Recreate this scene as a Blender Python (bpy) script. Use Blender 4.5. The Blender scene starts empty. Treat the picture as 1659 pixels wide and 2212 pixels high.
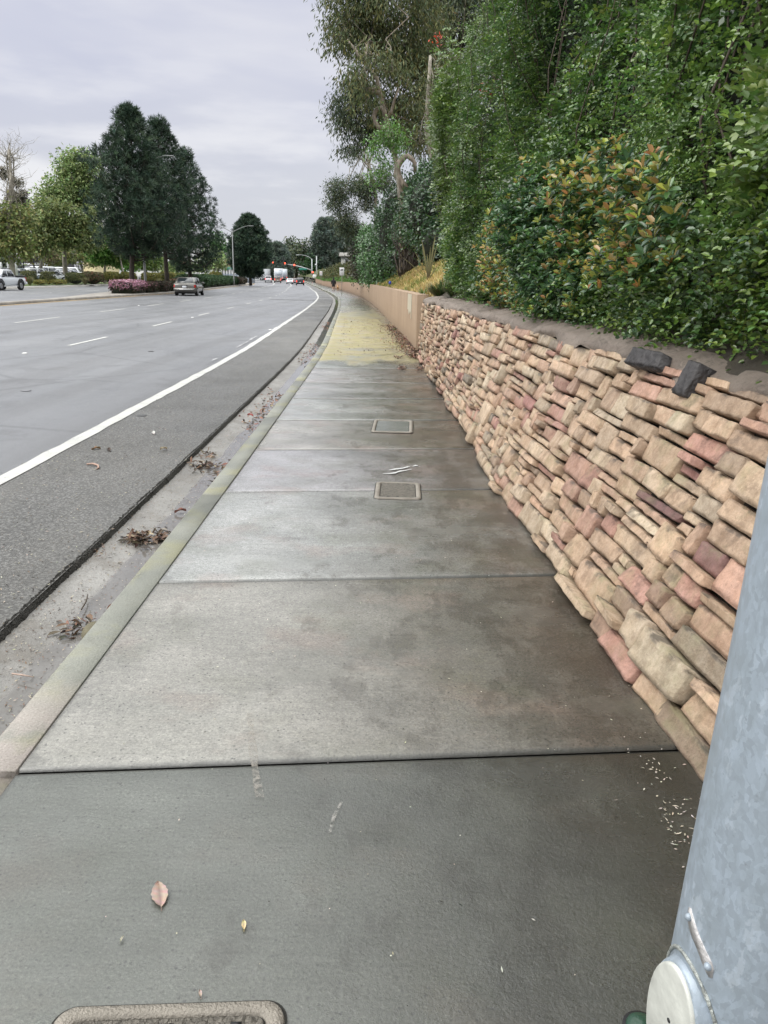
import bpy, math, random
import numpy as np
random.seed(7); rng = np.random.default_rng(11)
C = bpy.context.scene.collection
# ------------------------------------------------------------------ camera geometry (measured from the place)
F, CX, CY, H = 1674., 829.5, 1106., 1.5
_p, _r = math.radians(16.63), math.radians(1.146)
_f = np.array([0, math.cos(_p), -math.sin(_p)])
_R0 = np.array([1., 0, 0]); _U0 = np.array([0, math.sin(_p), math.cos(_p)])
_R = _R0*math.cos(_r)+_U0*math.sin(_r); _U = -_R0*math.sin(_r)+_U0*math.cos(_r)
def ground(x, y, z=0.):                       # bearing -> point on height z
    d = _f+_R*(x-CX)/F-_U*(y-CY)/F
    t = (z-H)/d[2]; return np.array([d[0]*t, d[1]*t, z])
def far(x, y, Y):                             # bearing -> point at distance Y up the road
    d = _f+_R*(x-CX)/F-_U*(y-CY)/F
    t = Y/d[1]; return np.array([d[0]*t, Y, H+d[2]*t])
def lin(c):
    return tuple((v/255./12.92 if v/255. <= .04045 else ((v/255.+.055)/1.055)**2.4) for v in c)
# ------------------------------------------------------------------ road frame: y along, t to the left of the kerb face
_K = np.array([(-1.29,-8),(-1.29,3.6),(-1.31,4.7),(-1.34,6.84),(-1.38,9.25),(-1.42,12),(-1.47,15),(-1.56,18.5),(-1.75,22.5),(-2.04,28.5),(-2.67,42),(-3.55,57.7),(-4.5,71.5),(-5.7,84),(-7.6,103),(-10.5,128),(-16.1,180),(-20.6,215),(-26,250),(-34,290),(-48,345),(-70,420)])
_ky = np.linspace(-8, 420, 4281)
_kx = np.interp(_ky, _K[:,1], _K[:,0])
for _i in range(3):
    w = np.hanning(61); w /= w.sum()
    _kx = np.convolve(np.pad(_kx, 30, mode='edge'), w, 'valid')
_kd = np.gradient(_kx, _ky)
def kx(y): return np.interp(y, _ky, _kx)
def kd(y): return np.interp(y, _ky, _kd)
def ST(y, t):
    y = np.asarray(y, float); t = np.asarray(t, float)
    d = kd(y); L = np.sqrt(1+d*d)
    return kx(y)-t/L, y+t*d/L
def rise(y):
    u = np.clip((np.asarray(y, float)-190)/100, 0, 1); return 1.2*u*u*(3-2*u)
def zroad(y, t):
    t = np.asarray(t, float)
    return np.interp(t, [.45, 5, 10, 16, 40], [-.10, -.02, .02, .02, .02])+rise(y)
# ------------------------------------------------------------------ object helpers
def tag(o, label=None, cat=None, group=None, kind=None):
    if label: o['label'] = label
    if cat: o['category'] = cat
    if group: o['group'] = group
    if kind: o['kind'] = kind
    return o
def thing(name, label, cat, loc=(0,0,0), rz=0., group=None, rot=None, sc=None):
    o = bpy.data.objects.new(name, None); C.objects.link(o)
    o.location = [float(v) for v in loc]; o.rotation_euler = rot if rot else (0,0,rz)
    if sc: o.scale = (sc,)*3
    o.empty_display_size = .3
    return tag(o, label, cat, group)
def mesh(name, V, Fc, mat, parent=None, col=None, st=None, smooth=False, loc=None):
    """V (n,3); Fc list of faces or (m,k) array; one linked mesh object"""
    V = np.asarray(V, np.float32).reshape(-1, 3)
    if loc is not None: V = V-np.asarray(loc, np.float32)
    me = bpy.data.meshes.new(name)
    if isinstance(Fc, np.ndarray):
        m, k = Fc.shape; idx = Fc.ravel().astype(np.int32)
        tot = np.full(m, k, np.int32); start = np.arange(m, dtype=np.int32)*k
    else:
        tot = np.array([len(f) for f in Fc], np.int32); m = len(Fc)
        idx = np.array([i for f in Fc for i in f], np.int32)
        start = np.concatenate([[0], np.cumsum(tot)[:-1]]).astype(np.int32) if m else tot
    me.vertices.add(len(V)); me.vertices.foreach_set('co', V.ravel())
    me.loops.add(len(idx)); me.loops.foreach_set('vertex_index', idx)
    me.polygons.add(m); me.polygons.foreach_set('loop_start', start); me.polygons.foreach_set('loop_total', tot)
    if smooth: me.polygons.foreach_set('use_smooth', np.ones(m, bool))
    if col is not None:
        a = me.attributes.new('Col', 'FLOAT_COLOR', 'POINT')
        c = np.ones((len(V), 4), np.float32); c[:, :3] = col
        a.data.foreach_set('color', c.ravel())
    if st is not None:
        a = me.attributes.new('st', 'FLOAT_VECTOR', 'POINT')
        st = np.asarray(st); s3 = np.zeros((len(V), 3), np.float32); s3[:, :st.shape[1]] = st
        a.data.foreach_set('vector', s3.ravel())
    me.update(calc_edges=True); me.validate(clean_customdata=False)
    if mat: me.materials.append(mat)
    o = bpy.data.objects.new(name, me); C.objects.link(o)
    if loc is not None: o.location = [float(v) for v in loc]
    if parent: o.parent = parent
    return o
class MB:
    def __init__(s): s.V = []; s.F = []; s.n = 0
    def add(s, V, Fc):
        V = np.asarray(V, float).reshape(-1, 3)
        s.V.append(V); s.F += [[i+s.n for i in f] for f in (Fc.tolist() if isinstance(Fc, np.ndarray) else Fc)]
        s.n += len(V); return s
    def box(s, c, d, rz=0., bev=0.):
        cx, cy, cz = c; hx, hy, hz = d[0]/2, d[1]/2, d[2]/2
        if bev <= 0:
            V = [(x, y, z) for z in (-hz, hz) for x, y in ((-hx,-hy),(hx,-hy),(hx,hy),(-hx,hy))]
            Fc = [[3,2,1,0],[4,5,6,7],[0,1,5,4],[1,2,6,5],[2,3,7,6],[3,0,4,7]]
        else:
            b = min(bev, hx*.95, hy*.95, hz*.95); V = []
            for z, k in ((-hz, b), (-hz+b, 0), (hz-b, 0), (hz, b)):
                x, y = hx-k, hy-k
                V += [(-x+b*(k==0),-y,z),(x-b*(k==0),-y,z),(x,-y+b*(k==0),z),(x,y-b*(k==0),z),(x-b*(k==0),y,z),(-x+b*(k==0),y,z),(-x,y-b*(k==0),z),(-x,-y+b*(k==0),z)]
            Fc = [list(range(7,-1,-1)), list(range(24,32))]
            for l in range(3):
                for i in range(8): Fc.append([l*8+i, l*8+(i+1)%8, l*8+8+(i+1)%8, l*8+8+i])
        V = np.array(V, float); ca, sa = math.cos(rz), math.sin(rz)
        V = np.stack([V[:,0]*ca-V[:,1]*sa+cx, V[:,0]*sa+V[:,1]*ca+cy, V[:,2]+cz], 1)
        return s.add(V, Fc)
    def tube(s, pts, rad, n=8, cap=True):
        P = np.asarray(pts, float); m = len(P)
        rad = np.broadcast_to(np.asarray(rad, float), (m,))
        T = np.gradient(P, axis=0); T /= np.linalg.norm(T, axis=1)[:,None]+1e-9
        up = np.array([0,0,1.]) if abs(T[0][2]) < .9 else np.array([1.,0,0])
        a = np.cross(T[0], up); a /= np.linalg.norm(a)
        V = []; th = np.linspace(0, 2*math.pi, n, endpoint=False)
        for i in range(m):
            a = a-T[i]*np.dot(a, T[i]); a /= np.linalg.norm(a)+1e-9; b = np.cross(T[i], a)
            V.append(P[i]+rad[i]*(np.cos(th)[:,None]*a+np.sin(th)[:,None]*b))
        V = np.concatenate(V); Fc = []
        for i in range(m-1):
            for j in range(n): Fc.append([i*n+j, i*n+(j+1)%n, (i+1)*n+(j+1)%n, (i+1)*n+j])
        if cap: Fc += [list(range(n-1,-1,-1)), list(range((m-1)*n, m*n))]
        return s.add(V, Fc)
    def cyl(s, c, r, h, n=16, axis='z', r2=None):
        c = np.array(c, float); d = {'x':(1,0,0),'y':(0,1,0),'z':(0,0,1)}[axis]
        d = np.array(d, float); return s.tube([c-d*h/2, c+d*h/2], [r, r if r2 is None else r2], n)
    def ell(s, c, r, nu=12, nv=8):
        V = []; Fc = []
        for i in range(nv+1):
            ph = math.pi*i/nv
            for j in range(nu):
                th = 2*math.pi*j/nu
                V.append((c[0]+r[0]*math.sin(ph)*math.cos(th), c[1]+r[1]*math.sin(ph)*math.sin(th), c[2]-r[2]*math.cos(ph)))
        for i in range(nv):
            for j in range(nu): Fc.append([i*nu+j, i*nu+(j+1)%nu, (i+1)*nu+(j+1)%nu, (i+1)*nu+j])
        return s.add(V, Fc)
    def loft(s, rings, close=True, caps=True):
        n = len(rings[0]); m = len(rings); V = np.concatenate([np.asarray(r, float) for r in rings]); Fc = []
        for i in range(m-1):
            for j in range(n if close else n-1): Fc.append([i*n+j, i*n+(j+1)%n, (i+1)*n+(j+1)%n, (i+1)*n+j])
        if caps: Fc += [list(range(n-1,-1,-1)), list(range((m-1)*n, m*n))]
        return s.add(V, Fc)
    def prism(s, outline, y0, y1):             # outline in (x,z), extruded along y
        n = len(outline)
        V = [(x, y0, z) for x, z in outline]+[(x, y1, z) for x, z in outline]
        Fc = [list(range(n)), list(range(2*n-1, n-1, -1))]+[[i, n+i, n+(i+1)%n, (i+1)%n] for i in range(n)]
        return s.add(V, Fc)
    def build(s, name, mat, parent=None, smooth=False, **k):
        return mesh(name, np.concatenate(s.V), s.F, mat, parent, smooth=smooth, **k)
def wav(P, f, seed, k=6):
    """cheap smooth vector noise, about -1..1"""
    g = np.random.default_rng(seed); out = np.zeros(len(P))
    for i in range(k):
        d = g.normal(size=3); d *= f*(.6+.9*g.random())/np.linalg.norm(d)
        out += np.sin(P@d+g.random()*6.28)
    return out/(k**.5*1.1)
# ------------------------------------------------------------------ materials
def newmat(name):
    m = bpy.data.materials.new(name); m.use_nodes = True
    return m, m.node_tree, m.node_tree.nodes['Principled BSDF']
def plain(name, c, rough=.5, metal=0., emit=0., spec=.5, bump=0., bscale=40., var=0., vscale=3., alpha=None):
    m, nt, b = newmat(name); N = nt.nodes; L = nt.links
    b.inputs['Base Color'].default_value = (*c, 1); b.inputs['Roughness'].default_value = rough
    b.inputs['Metallic'].default_value = metal; b.inputs['Specular IOR Level'].default_value = spec
    if emit: b.inputs['Emission Color'].default_value = (*c, 1); b.inputs['Emission Strength'].default_value = emit
    if bump or var:
        tc = N.new('ShaderNodeTexCoord')
    if var:
        n = N.new('ShaderNodeTexNoise'); n.inputs['Scale'].default_value = vscale; n.inputs['Detail'].default_value = 6
        L.new(tc.outputs['Object'], n.inputs['Vector'])
        r = N.new('ShaderNodeMapRange'); r.inputs[1].default_value = .3; r.inputs[2].default_value = .7
        r.inputs[3].default_value = 1-var; r.inputs[4].default_value = 1+var; L.new(n.outputs['Fac'], r.inputs[0])
        x = N.new('ShaderNodeVectorMath'); x.operation = 'SCALE'; x.inputs[0].default_value = c
        L.new(r.outputs[0], x.inputs['Scale']); L.new(x.outputs[0], b.inputs['Base Color'])
    if bump:
        n = N.new('ShaderNodeTexNoise'); n.inputs['Scale'].default_value = bscale; n.inputs['Detail'].default_value = 5
        L.new(tc.outputs['Object'], n.inputs['Vector'])
        k = N.new('ShaderNodeBump'); k.inputs['Strength'].default_value = bump; k.inputs['Distance'].default_value = .02
        L.new(n.outputs['Fac'], k.inputs['Height']); L.new(k.outputs[0], b.inputs['Normal'])
    return m
class G:
    """small node-graph helper"""
    def __init__(s, name):
        s.m, s.nt, s.b = newmat(name); s.N = s.nt.nodes; s.L = s.nt.links
        s.tc = s.N.new('ShaderNodeTexCoord'); s.pos = s.tc.outputs['Object']
    def lk(s, a, b): s.L.new(a, b)
    def attr(s, n):
        a = s.N.new('ShaderNodeAttribute'); a.attribute_name = n; return a
    def noise(s, scale, detail=5, rough=.55, vec=None, sc=None, dist=0.):
        n = s.N.new('ShaderNodeTexNoise'); n.inputs['Scale'].default_value = scale; n.inputs['Detail'].default_value = detail
        n.inputs['Roughness'].default_value = rough; n.inputs['Distortion'].default_value = dist
        v = vec or s.pos
        if sc:
            mp = s.N.new('ShaderNodeMapping'); mp.inputs['Scale'].default_value = sc; s.lk(v, mp.inputs[0]); v = mp.outputs[0]
        s.lk(v, n.inputs['Vector']); return n.outputs['Fac']
    def voro(s, scale, feat='F1', vec=None):
        n = s.N.new('ShaderNodeTexVoronoi'); n.inputs['Scale'].default_value = scale; n.feature = feat
        s.lk(vec or s.pos, n.inputs['Vector']); return n
    def rng(s, v, a, b, c=0., d=1., smooth=False):
        n = s.N.new('ShaderNodeMapRange'); n.inputs[1].default_value = a; n.inputs[2].default_value = b
        n.inputs[3].default_value = c; n.inputs[4].default_value = d
        if smooth: n.interpolation_type = 'SMOOTHSTEP'
        s.lk(v, n.inputs[0]); return n.outputs[0]
    def mix(s, fac, a, b, mode='MIX'):
        n = s.N.new('ShaderNodeMix'); n.data_type = 'RGBA'; n.blend_type = mode
        if hasattr(fac, 'links'): s.lk(fac, n.inputs[0])
        else: n.inputs[0].default_value = fac
        for v, i in ((a, 6), (b, 7)):
            if hasattr(v, 'links'): s.lk(v, n.inputs[i])
            else: n.inputs[i].default_value = (*v, 1)
        return n.outputs[2]
    def math(s, op, a, b=None):
        n = s.N.new('ShaderNodeMath'); n.operation = op
        for v, i in ((a, 0), (b, 1)):
            if v is None: continue
            if hasattr(v, 'links'): s.lk(v, n.inputs[i])
            else: n.inputs[i].default_value = v
        return n.outputs[0]
    def sep(s, v):
        n = s.N.new('ShaderNodeSeparateXYZ'); s.lk(v, n.inputs[0]); return n.outputs
    def bump(s, h, strength, dist=.01, prev=None):
        k = s.N.new('ShaderNodeBump'); k.inputs['Strength'].default_value = strength; k.inputs['Distance'].default_value = dist
        s.lk(h, k.inputs['Height'])
        if prev: s.lk(prev, k.inputs['Normal'])
        return k.outputs[0]
    def out(s, col=None, rough=None, normal=None):
        for v, k in ((col, 'Base Color'), (rough, 'Roughness'), (normal, 'Normal')):
            if v is None: continue
            if hasattr(v, 'links'): s.lk(v, s.b.inputs[k])
            else: s.b.inputs[k].default_value = v if k == 'Roughness' else (*v, 1)
        return s.m
def leafmat(name, rough=.45, spec=.5, trans=.25):
    g = G(name); a = g.attr('Col'); g.lk(a.outputs['Color'], g.b.inputs['Base Color'])
    g.b.inputs['Roughness'].default_value = rough; g.b.inputs['Specular IOR Level'].default_value = spec
    t = g.N.new('ShaderNodeBsdfTranslucent'); g.lk(a.outputs['Color'], t.inputs[0])
    mx = g.N.new('ShaderNodeMixShader'); mx.inputs[0].default_value = trans
    g.lk(g.b.outputs[0], mx.inputs[1]); g.lk(t.outputs[0], mx.inputs[2])
    g.lk(mx.outputs[0], g.N['Material Output'].inputs['Surface']); return g.m
M = {}
def m_concrete():
    g = G('sidewalk_concrete'); st = g.attr('st').outputs['Vector']; S = g.sep(st)      # S0 = y, S1 = across from kerb
    slab = g.attr('Col').outputs['Color']
    big = g.noise(.9, 6, .6); mid = g.noise(2.2, 7, .62, sc=(.8, 1.3, 1)); fine = g.noise(120, 5, .75); mott = g.noise(28, 6, .65)
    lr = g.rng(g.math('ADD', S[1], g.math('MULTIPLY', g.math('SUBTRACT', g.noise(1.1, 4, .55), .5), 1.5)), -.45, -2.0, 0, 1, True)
    c = g.mix(lr, g.mix(g.rng(mid, .36, .64), (.29,.298,.282), (.385,.39,.372)), g.mix(g.rng(mid, .36, .64), (.10,.097,.087), (.175,.17,.152)))  # sky sheen painted paler at the kerb, shade and stain darker at the wall
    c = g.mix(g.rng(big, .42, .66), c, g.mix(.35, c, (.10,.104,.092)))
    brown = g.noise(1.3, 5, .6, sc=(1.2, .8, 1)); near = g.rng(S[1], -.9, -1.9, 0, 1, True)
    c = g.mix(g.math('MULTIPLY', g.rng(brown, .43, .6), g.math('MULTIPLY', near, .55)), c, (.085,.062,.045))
    moss = g.noise(2.1, 5, .6)
    c = g.mix(g.math('MULTIPLY', g.rng(moss, .5, .68), .35), c, (.10,.11,.06))
    pink = g.noise(1.7, 5, .6, sc=(1, 1.3, 1))
    c = g.mix(g.math('MULTIPLY', g.rng(pink, .54, .66), .35), c, (.27,.20,.17))
    c = g.mix(1., c, slab, 'MULTIPLY')
    c = g.mix(g.rng(mott, .35, .65, 0, .25), c, (.07,.068,.06))
    c = g.mix(g.rng(fine, .52, .66, 0, .55), c, g.mix(1., c, (2.0,2.0,1.95), 'MULTIPLY')); c = g.mix(g.rng(fine, .46, .34, 0, .8), c, g.mix(1., c, (.35,.34,.33), 'MULTIPLY')); pit = g.voro(34); c = g.mix(g.rng(pit.outputs['Distance'], .16, .09, 0, .8), c, (.03,.03,.028))
    # yellow sandy stain on the slabs past the utility covers
    edge = g.noise(.8, 6, .6, sc=(1.4, .35, 1))
    ym = g.math('MULTIPLY', g.rng(g.math('ADD', S[0], g.math('MULTIPLY', edge, 5.)), 16.9, 17.8), g.rng(g.math('ADD', S[0], g.math('MULTIPLY', edge, 30.)), 62, 46))
    ym = g.math('MULTIPLY', ym, g.rng(g.math('ADD', S[1], g.math('MULTIPLY', edge, 1.2)), -1.75, -1.35))
    patch = g.rng(g.noise(1.1, 7, .65), .27, .47)
    yc = g.mix(g.rng(g.noise(2.3, 6, .6), .4, .62), (.30,.245,.115), (.28,.24,.05))
    c = g.mix(g.math('MULTIPLY', g.math('MULTIPLY', ym, patch), .84), c, g.mix(g.rng(fine, .45, .7, 0, .4), yc, (.12,.10,.05)))
    br = g.noise(9, 4, .6, sc=(.25, 9, 1)); c = g.mix(g.rng(br, .35, .65, 0, .22), c, g.mix(1., c, (.5,.49,.47), 'MULTIPLY'))
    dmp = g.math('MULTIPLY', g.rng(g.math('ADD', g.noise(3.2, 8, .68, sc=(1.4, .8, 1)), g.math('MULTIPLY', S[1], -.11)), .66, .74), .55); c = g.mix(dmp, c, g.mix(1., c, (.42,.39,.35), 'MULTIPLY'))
    jd = g.rng(g.math('ADD', S[2], g.math('MULTIPLY', g.noise(14, 5, .7), -.012)), -.004, .012, .9, 0); c = g.mix(jd, c, (.03,.03,.026))
    rough = g.rng(g.noise(1.3, 7, .6, sc=(.7, 1.3, 1)), .35, .65, .10, .30)
    rough = g.math('ADD', rough, g.math('MULTIPLY', ym, .3)); rough = g.math('ADD', rough, g.rng(S[0], 3.2, 1.8, 0, .12))
    n = g.bump(fine, .30, .004); n = g.bump(g.noise(70, 5, .7), .32, .005, n); n = g.bump(g.noise(3, 4), .25, .02, n)
    g.b.inputs['Specular IOR Level'].default_value = 1.
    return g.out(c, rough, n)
def m_kerb():
    g = G('kerb_concrete'); P = g.sep(g.pos); n1 = g.noise(2.5, 6, .6); fine = g.noise(120, 5, .75)
    c = g.mix(g.rng(n1, .35, .65), (.17,.175,.150), (.235,.238,.205))
    c = g.mix(g.rng(g.noise(1.6, 5, .6), .50, .60, 0, .65), c, (.26,.25,.14)); c = g.mix(g.rng(g.noise(7, 6, .7), .56, .66, 0, .4), c, (.12,.115,.09))
    pk = g.math('MULTIPLY', g.rng(P[1], 2.75, 2.35), g.rng(n1, .35, .5)); c = g.mix(pk, c, (.30,.265,.24))
    c = g.mix(g.rng(fine, .52, .66, 0, .5), c, g.mix(1., c, (1.9,1.9,1.85), 'MULTIPLY')); c = g.mix(g.rng(fine, .46, .34, 0, .7), c, g.mix(1., c, (.4,.39,.37), 'MULTIPLY'))
    return g.out(c, g.rng(n1, .3, .7, .25, .45), g.bump(g.noise(60, 5, .75), .5, .006))
def m_gutter():
    g = G('gutter_concrete'); st = g.sep(g.attr('st').outputs['Vector']); n1 = g.noise(3, 7, .65, sc=(1, .4, 1)); n2 = g.noise(120, 5, .7)
    c = g.mix(g.rng(n1, .35, .65), (.17,.163,.152), (.29,.28,.265)); c = g.mix(g.rng(n2, .52, .68, 0, .65), c, (.07,.06,.05)); c = g.mix(g.rng(g.noise(5, 7, .7), .48, .62, 0, .6), c, (.13,.115,.095)); c = g.mix(g.rng(g.noise(45, 5, .75), .56, .66, 0, .6), c, (.06,.055,.05))
    wet = g.rng(g.math('ADD', st[1], g.math('MULTIPLY', g.noise(2.4, 6, .6), .12)), .315, .285)
    c = g.mix(g.math('MULTIPLY', wet, .6), c, (.1,.095,.09))
    rough = g.mix(wet, (.48,)*3, (.04,)*3)
    bs = g.bump(n2, .5, .006); nn = g.N.new('ShaderNodeNewGeometry')
    vm = g.N.new('ShaderNodeMix'); vm.data_type = 'VECTOR'; g.lk(wet, vm.inputs[0]); g.lk(bs, vm.inputs[4]); g.lk(nn.outputs['Normal'], vm.inputs[5])
    return g.out(c, g.sep(rough)[0], vm.outputs[1])
def m_asphalt(kind):
    g = G('asphalt_'+kind); sh = kind == 'shoulder'
    st = g.sep(g.attr('st').outputs['Vector'])
    fine = g.noise(110 if sh else 160, 4, .75); mid = g.noise(45, 5, .7); big = g.noise(.5, 5, .6, sc=(1, .25, 1))
    if sh:
        v = g.voro(48); c = g.mix(g.rng(v.outputs['Distance'], .1, .6), (.205,.203,.198), (.055,.055,.054)); c = g.mix(g.rng(g.noise(24, 4, .8), .57, .66, 0, .7), c, (.035,.034,.032))
        c = g.mix(g.rng(fine, .55, .75, 0, .6), c, (.3,.28,.25)); c = g.mix(g.rng(mid, .4, .3, 0, .8), c, (.02,.02,.018))
        c = g.mix(g.rng(g.noise(.9, 6, .65), .45, .6, 0, .45), c, g.mix(1., c, (.55,.54,.52), 'MULTIPLY')); c = g.mix(g.rng(big, .45, .65, 0, .3), c, (.20,.19,.17))
    else:
        c = g.mix(g.rng(big, .35, .65), (.125,.128,.138), (.165,.168,.180))
        trk = g.noise(.9, 3, .5, sc=(1.6, .03, 1)); c = g.mix(g.rng(trk, .45, .62, 0, .45), c, (.085,.085,.088))
        c = g.mix(g.rng(fine, .53, .70, 0, .6), c, (.34,.34,.35)); c = g.mix(g.rng(fine, .46, .33, 0, .7), c, (.03,.03,.03)); c = g.mix(g.rng(g.noise(1.1, 6, .7), .56, .64, 0, .35), c, (.07,.07,.072))
        v = g.voro(.32, 'DISTANCE_TO_EDGE', g.N.new('ShaderNodeTexCoord').outputs['Object'])
        crk = g.math('MULTIPLY', g.rng(v.outputs['Distance'], .018, .0), g.rng(g.noise(.25, 3), .44, .52)); c = g.mix(g.math('MULTIPLY', crk, .38), c, (.03,.03,.03))
    rough = g.rng(g.noise(.8, 5, .6, sc=(1, .3, 1)), .35, .65, .34 if not sh else .42, .52 if not sh else .62)
    n = g.bump(fine, .45 if not sh else .9, .006); n = g.bump(mid, .3 if not sh else .7, .01, n)
    return g.out(c, rough, n)
def m_paint(name, c1, worn=.35):
    g = G(name); w = g.math('ADD', g.math('MULTIPLY', g.noise(70, 5, .75), .6), g.math('MULTIPLY', g.noise(9, 5, .65), .42)); w2 = g.noise(3, 5, .6)
    c = g.mix(g.rng(w2, .3, .7), c1, tuple(v*.82 for v in c1))
    c = g.mix(g.math('MULTIPLY', g.rng(w, .56, .68), worn*2), c, (.16,.16,.16))
    return g.out(c, .5, g.bump(w, .4, .005))
def m_stone():
    g = G('ledge_stone'); a = g.attr('Col').outputs['Color']
    n1 = g.noise(14, 7, .65); n2 = g.noise(120, 5, .75); n3 = g.noise(5, 5, .6)
    c = g.mix(g.rng(n1, .35, .68), a, g.mix(1., a, (.66,.60,.54), 'MULTIPLY')); c = g.mix(g.rng(n3, .5, .68, 0, .5), c, g.mix(1., a, (1.25,1.2,1.12), 'MULTIPLY'))
    gr = g.noise(60, 5, .85); c = g.mix(g.rng(gr, .54, .70, 0, .6), c, g.mix(1., a, (.38,.33,.28), 'MULTIPLY')); c = g.mix(g.rng(gr, .46, .32, 0, .55), c, g.mix(1., a, (1.5,1.45,1.4), 'MULTIPLY')); c = g.mix(g.rng(n2, .6, .72, 0, .5), c, (.09,.07,.055))
    geo = g.N.new('ShaderNodeNewGeometry'); up = g.sep(geo.outputs['Normal'])[2]
    moss = g.math('MULTIPLY', g.rng(g.noise(4.2, 6, .65), .52, .64), g.rng(up, .1, .7)); c = g.mix(g.math('MULTIPLY', moss, .5), c, (.19,.19,.09))
    lich = g.rng(g.noise(2.3, 7, .7),   .66, .72, 0, .3); c = g.mix(lich, c, (.16,.155,.08))
    dk = g.math('MULTIPLY', g.rng(g.noise(7, 5, .6), .5, .62), g.rng(up, .3, .8)); c = g.mix(g.math('MULTIPLY', dk, .7), c, (.05,.045,.04))
    nn = g.bump(n1, .35, .012); nn = g.bump(n2, .6, .005, nn); nn = g.bump(g.noise(48, 6, .75), .8, .010, nn)
    return g.out(c, g.rng(n1, .3, .7, .5, .8), nn)
def m_cap():
    g = G('mortar_cap'); n1 = g.noise(3, 7, .65); n2 = g.noise(150, 5, .7); v = g.voro(11, 'DISTANCE_TO_EDGE', None)
    mp = g.N.new('ShaderNodeMapping'); mp.inputs['Scale'].default_value = (1, .55, 1); mp.inputs['Rotation'].default_value = (0,0,.5)
    wv = g.N.new('ShaderNodeVectorMath'); wv.operation = 'ADD'; nz = g.N.new('ShaderNodeTexNoise'); nz.inputs['Scale'].default_value = 3; nz.inputs['Detail'].default_value = 6; g.lk(g.pos, nz.inputs['Vector'])
    sc = g.N.new('ShaderNodeVectorMath'); sc.operation = 'SCALE'; sc.inputs['Scale'].default_value = .8; g.lk(nz.outputs['Color'], sc.inputs[0])
    g.lk(g.pos, wv.inputs[0]); g.lk(sc.outputs[0], wv.inputs[1]); g.lk(wv.outputs[0], mp.inputs[0]); g.lk(mp.outputs[0], v.inputs['Vector'])
    crk = g.rng(v.outputs['Distance'], .0, .03, 1, 0); crk = g.math('MULTIPLY', crk, g.rng(g.noise(5, 4), .5, .6))
    c = g.mix(g.rng(n1, .35, .65), (.185,.148,.122), (.28,.232,.195)); c = g.mix(g.rng(n2, .55, .75, 0, .4), c, (.33,.29,.26)); c = g.mix(g.math('MULTIPLY', crk, .7), c, (.05,.04,.032)); c = g.mix(g.rng(g.noise(26, 6, .7), .45, .34, 0, .6), c, (.08,.065,.052))
    n = g.bump(g.math('MULTIPLY', g.rng(v.outputs['Distance'], 0, .06), g.rng(g.noise(5, 4), .45, .6)), .6, .012); n = g.bump(n2, .6, .006, n); n = g.bump(g.noise(14, 8, .8), .9, .035, n)
    return g.out(c, .6, n)
def m_block():
    g = G('tan_block_wall'); st = g.attr('st').outputs['Vector']
    br = g.N.new('ShaderNodeTexBrick'); br.inputs['Scale'].default_value = 1; br.inputs['Brick Width'].default_value = .4; br.inputs['Row Height'].default_value = .2
    br.inputs['Mortar Size'].default_value = .006; br.inputs['Mortar Smooth'].default_value = .4; g.lk(st, br.inputs['Vector'])
    n1 = g.noise(1.2, 6, .6, sc=(1, 1, .5)); n2 = g.noise(90, 4, .7); s = g.sep(st)
    c = g.mix(g.rng(n1, .35, .65), (.26,.18,.118), (.315,.225,.15)); c = g.mix(g.rng(n2, .5, .75, 0, .25), c, (.2,.14,.09))
    c = g.mix(g.math('MULTIPLY', br.outputs['Fac'], g.rng(s[0], 60, 95, .25, .8)), c, (.2,.135,.095))
    c = g.mix(g.rng(s[0], 70, 110, 0, .45), c, (.24,.145,.10))
    drip = g.math('MULTIPLY', g.rng(g.noise(3, 4, sc=(3, 1, .3), vec=st), .52, .66), g.rng(s[1], .75, 1.2)); c = g.mix(g.math('MULTIPLY', drip, .5), c, (.12,.09,.065))
    base = g.math('MULTIPLY', g.rng(s[1], .3, .0), g.rng(n1, .3, .6)); c = g.mix(g.math('MULTIPLY', base, .5), c, (.17,.12,.08))
    hh = g.math('SUBTRACT', 1., br.outputs['Fac']); n = g.bump(hh, .35, .01); n = g.bump(n2, .35, .006, n)
    return g.out(c, .75, n)
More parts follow.
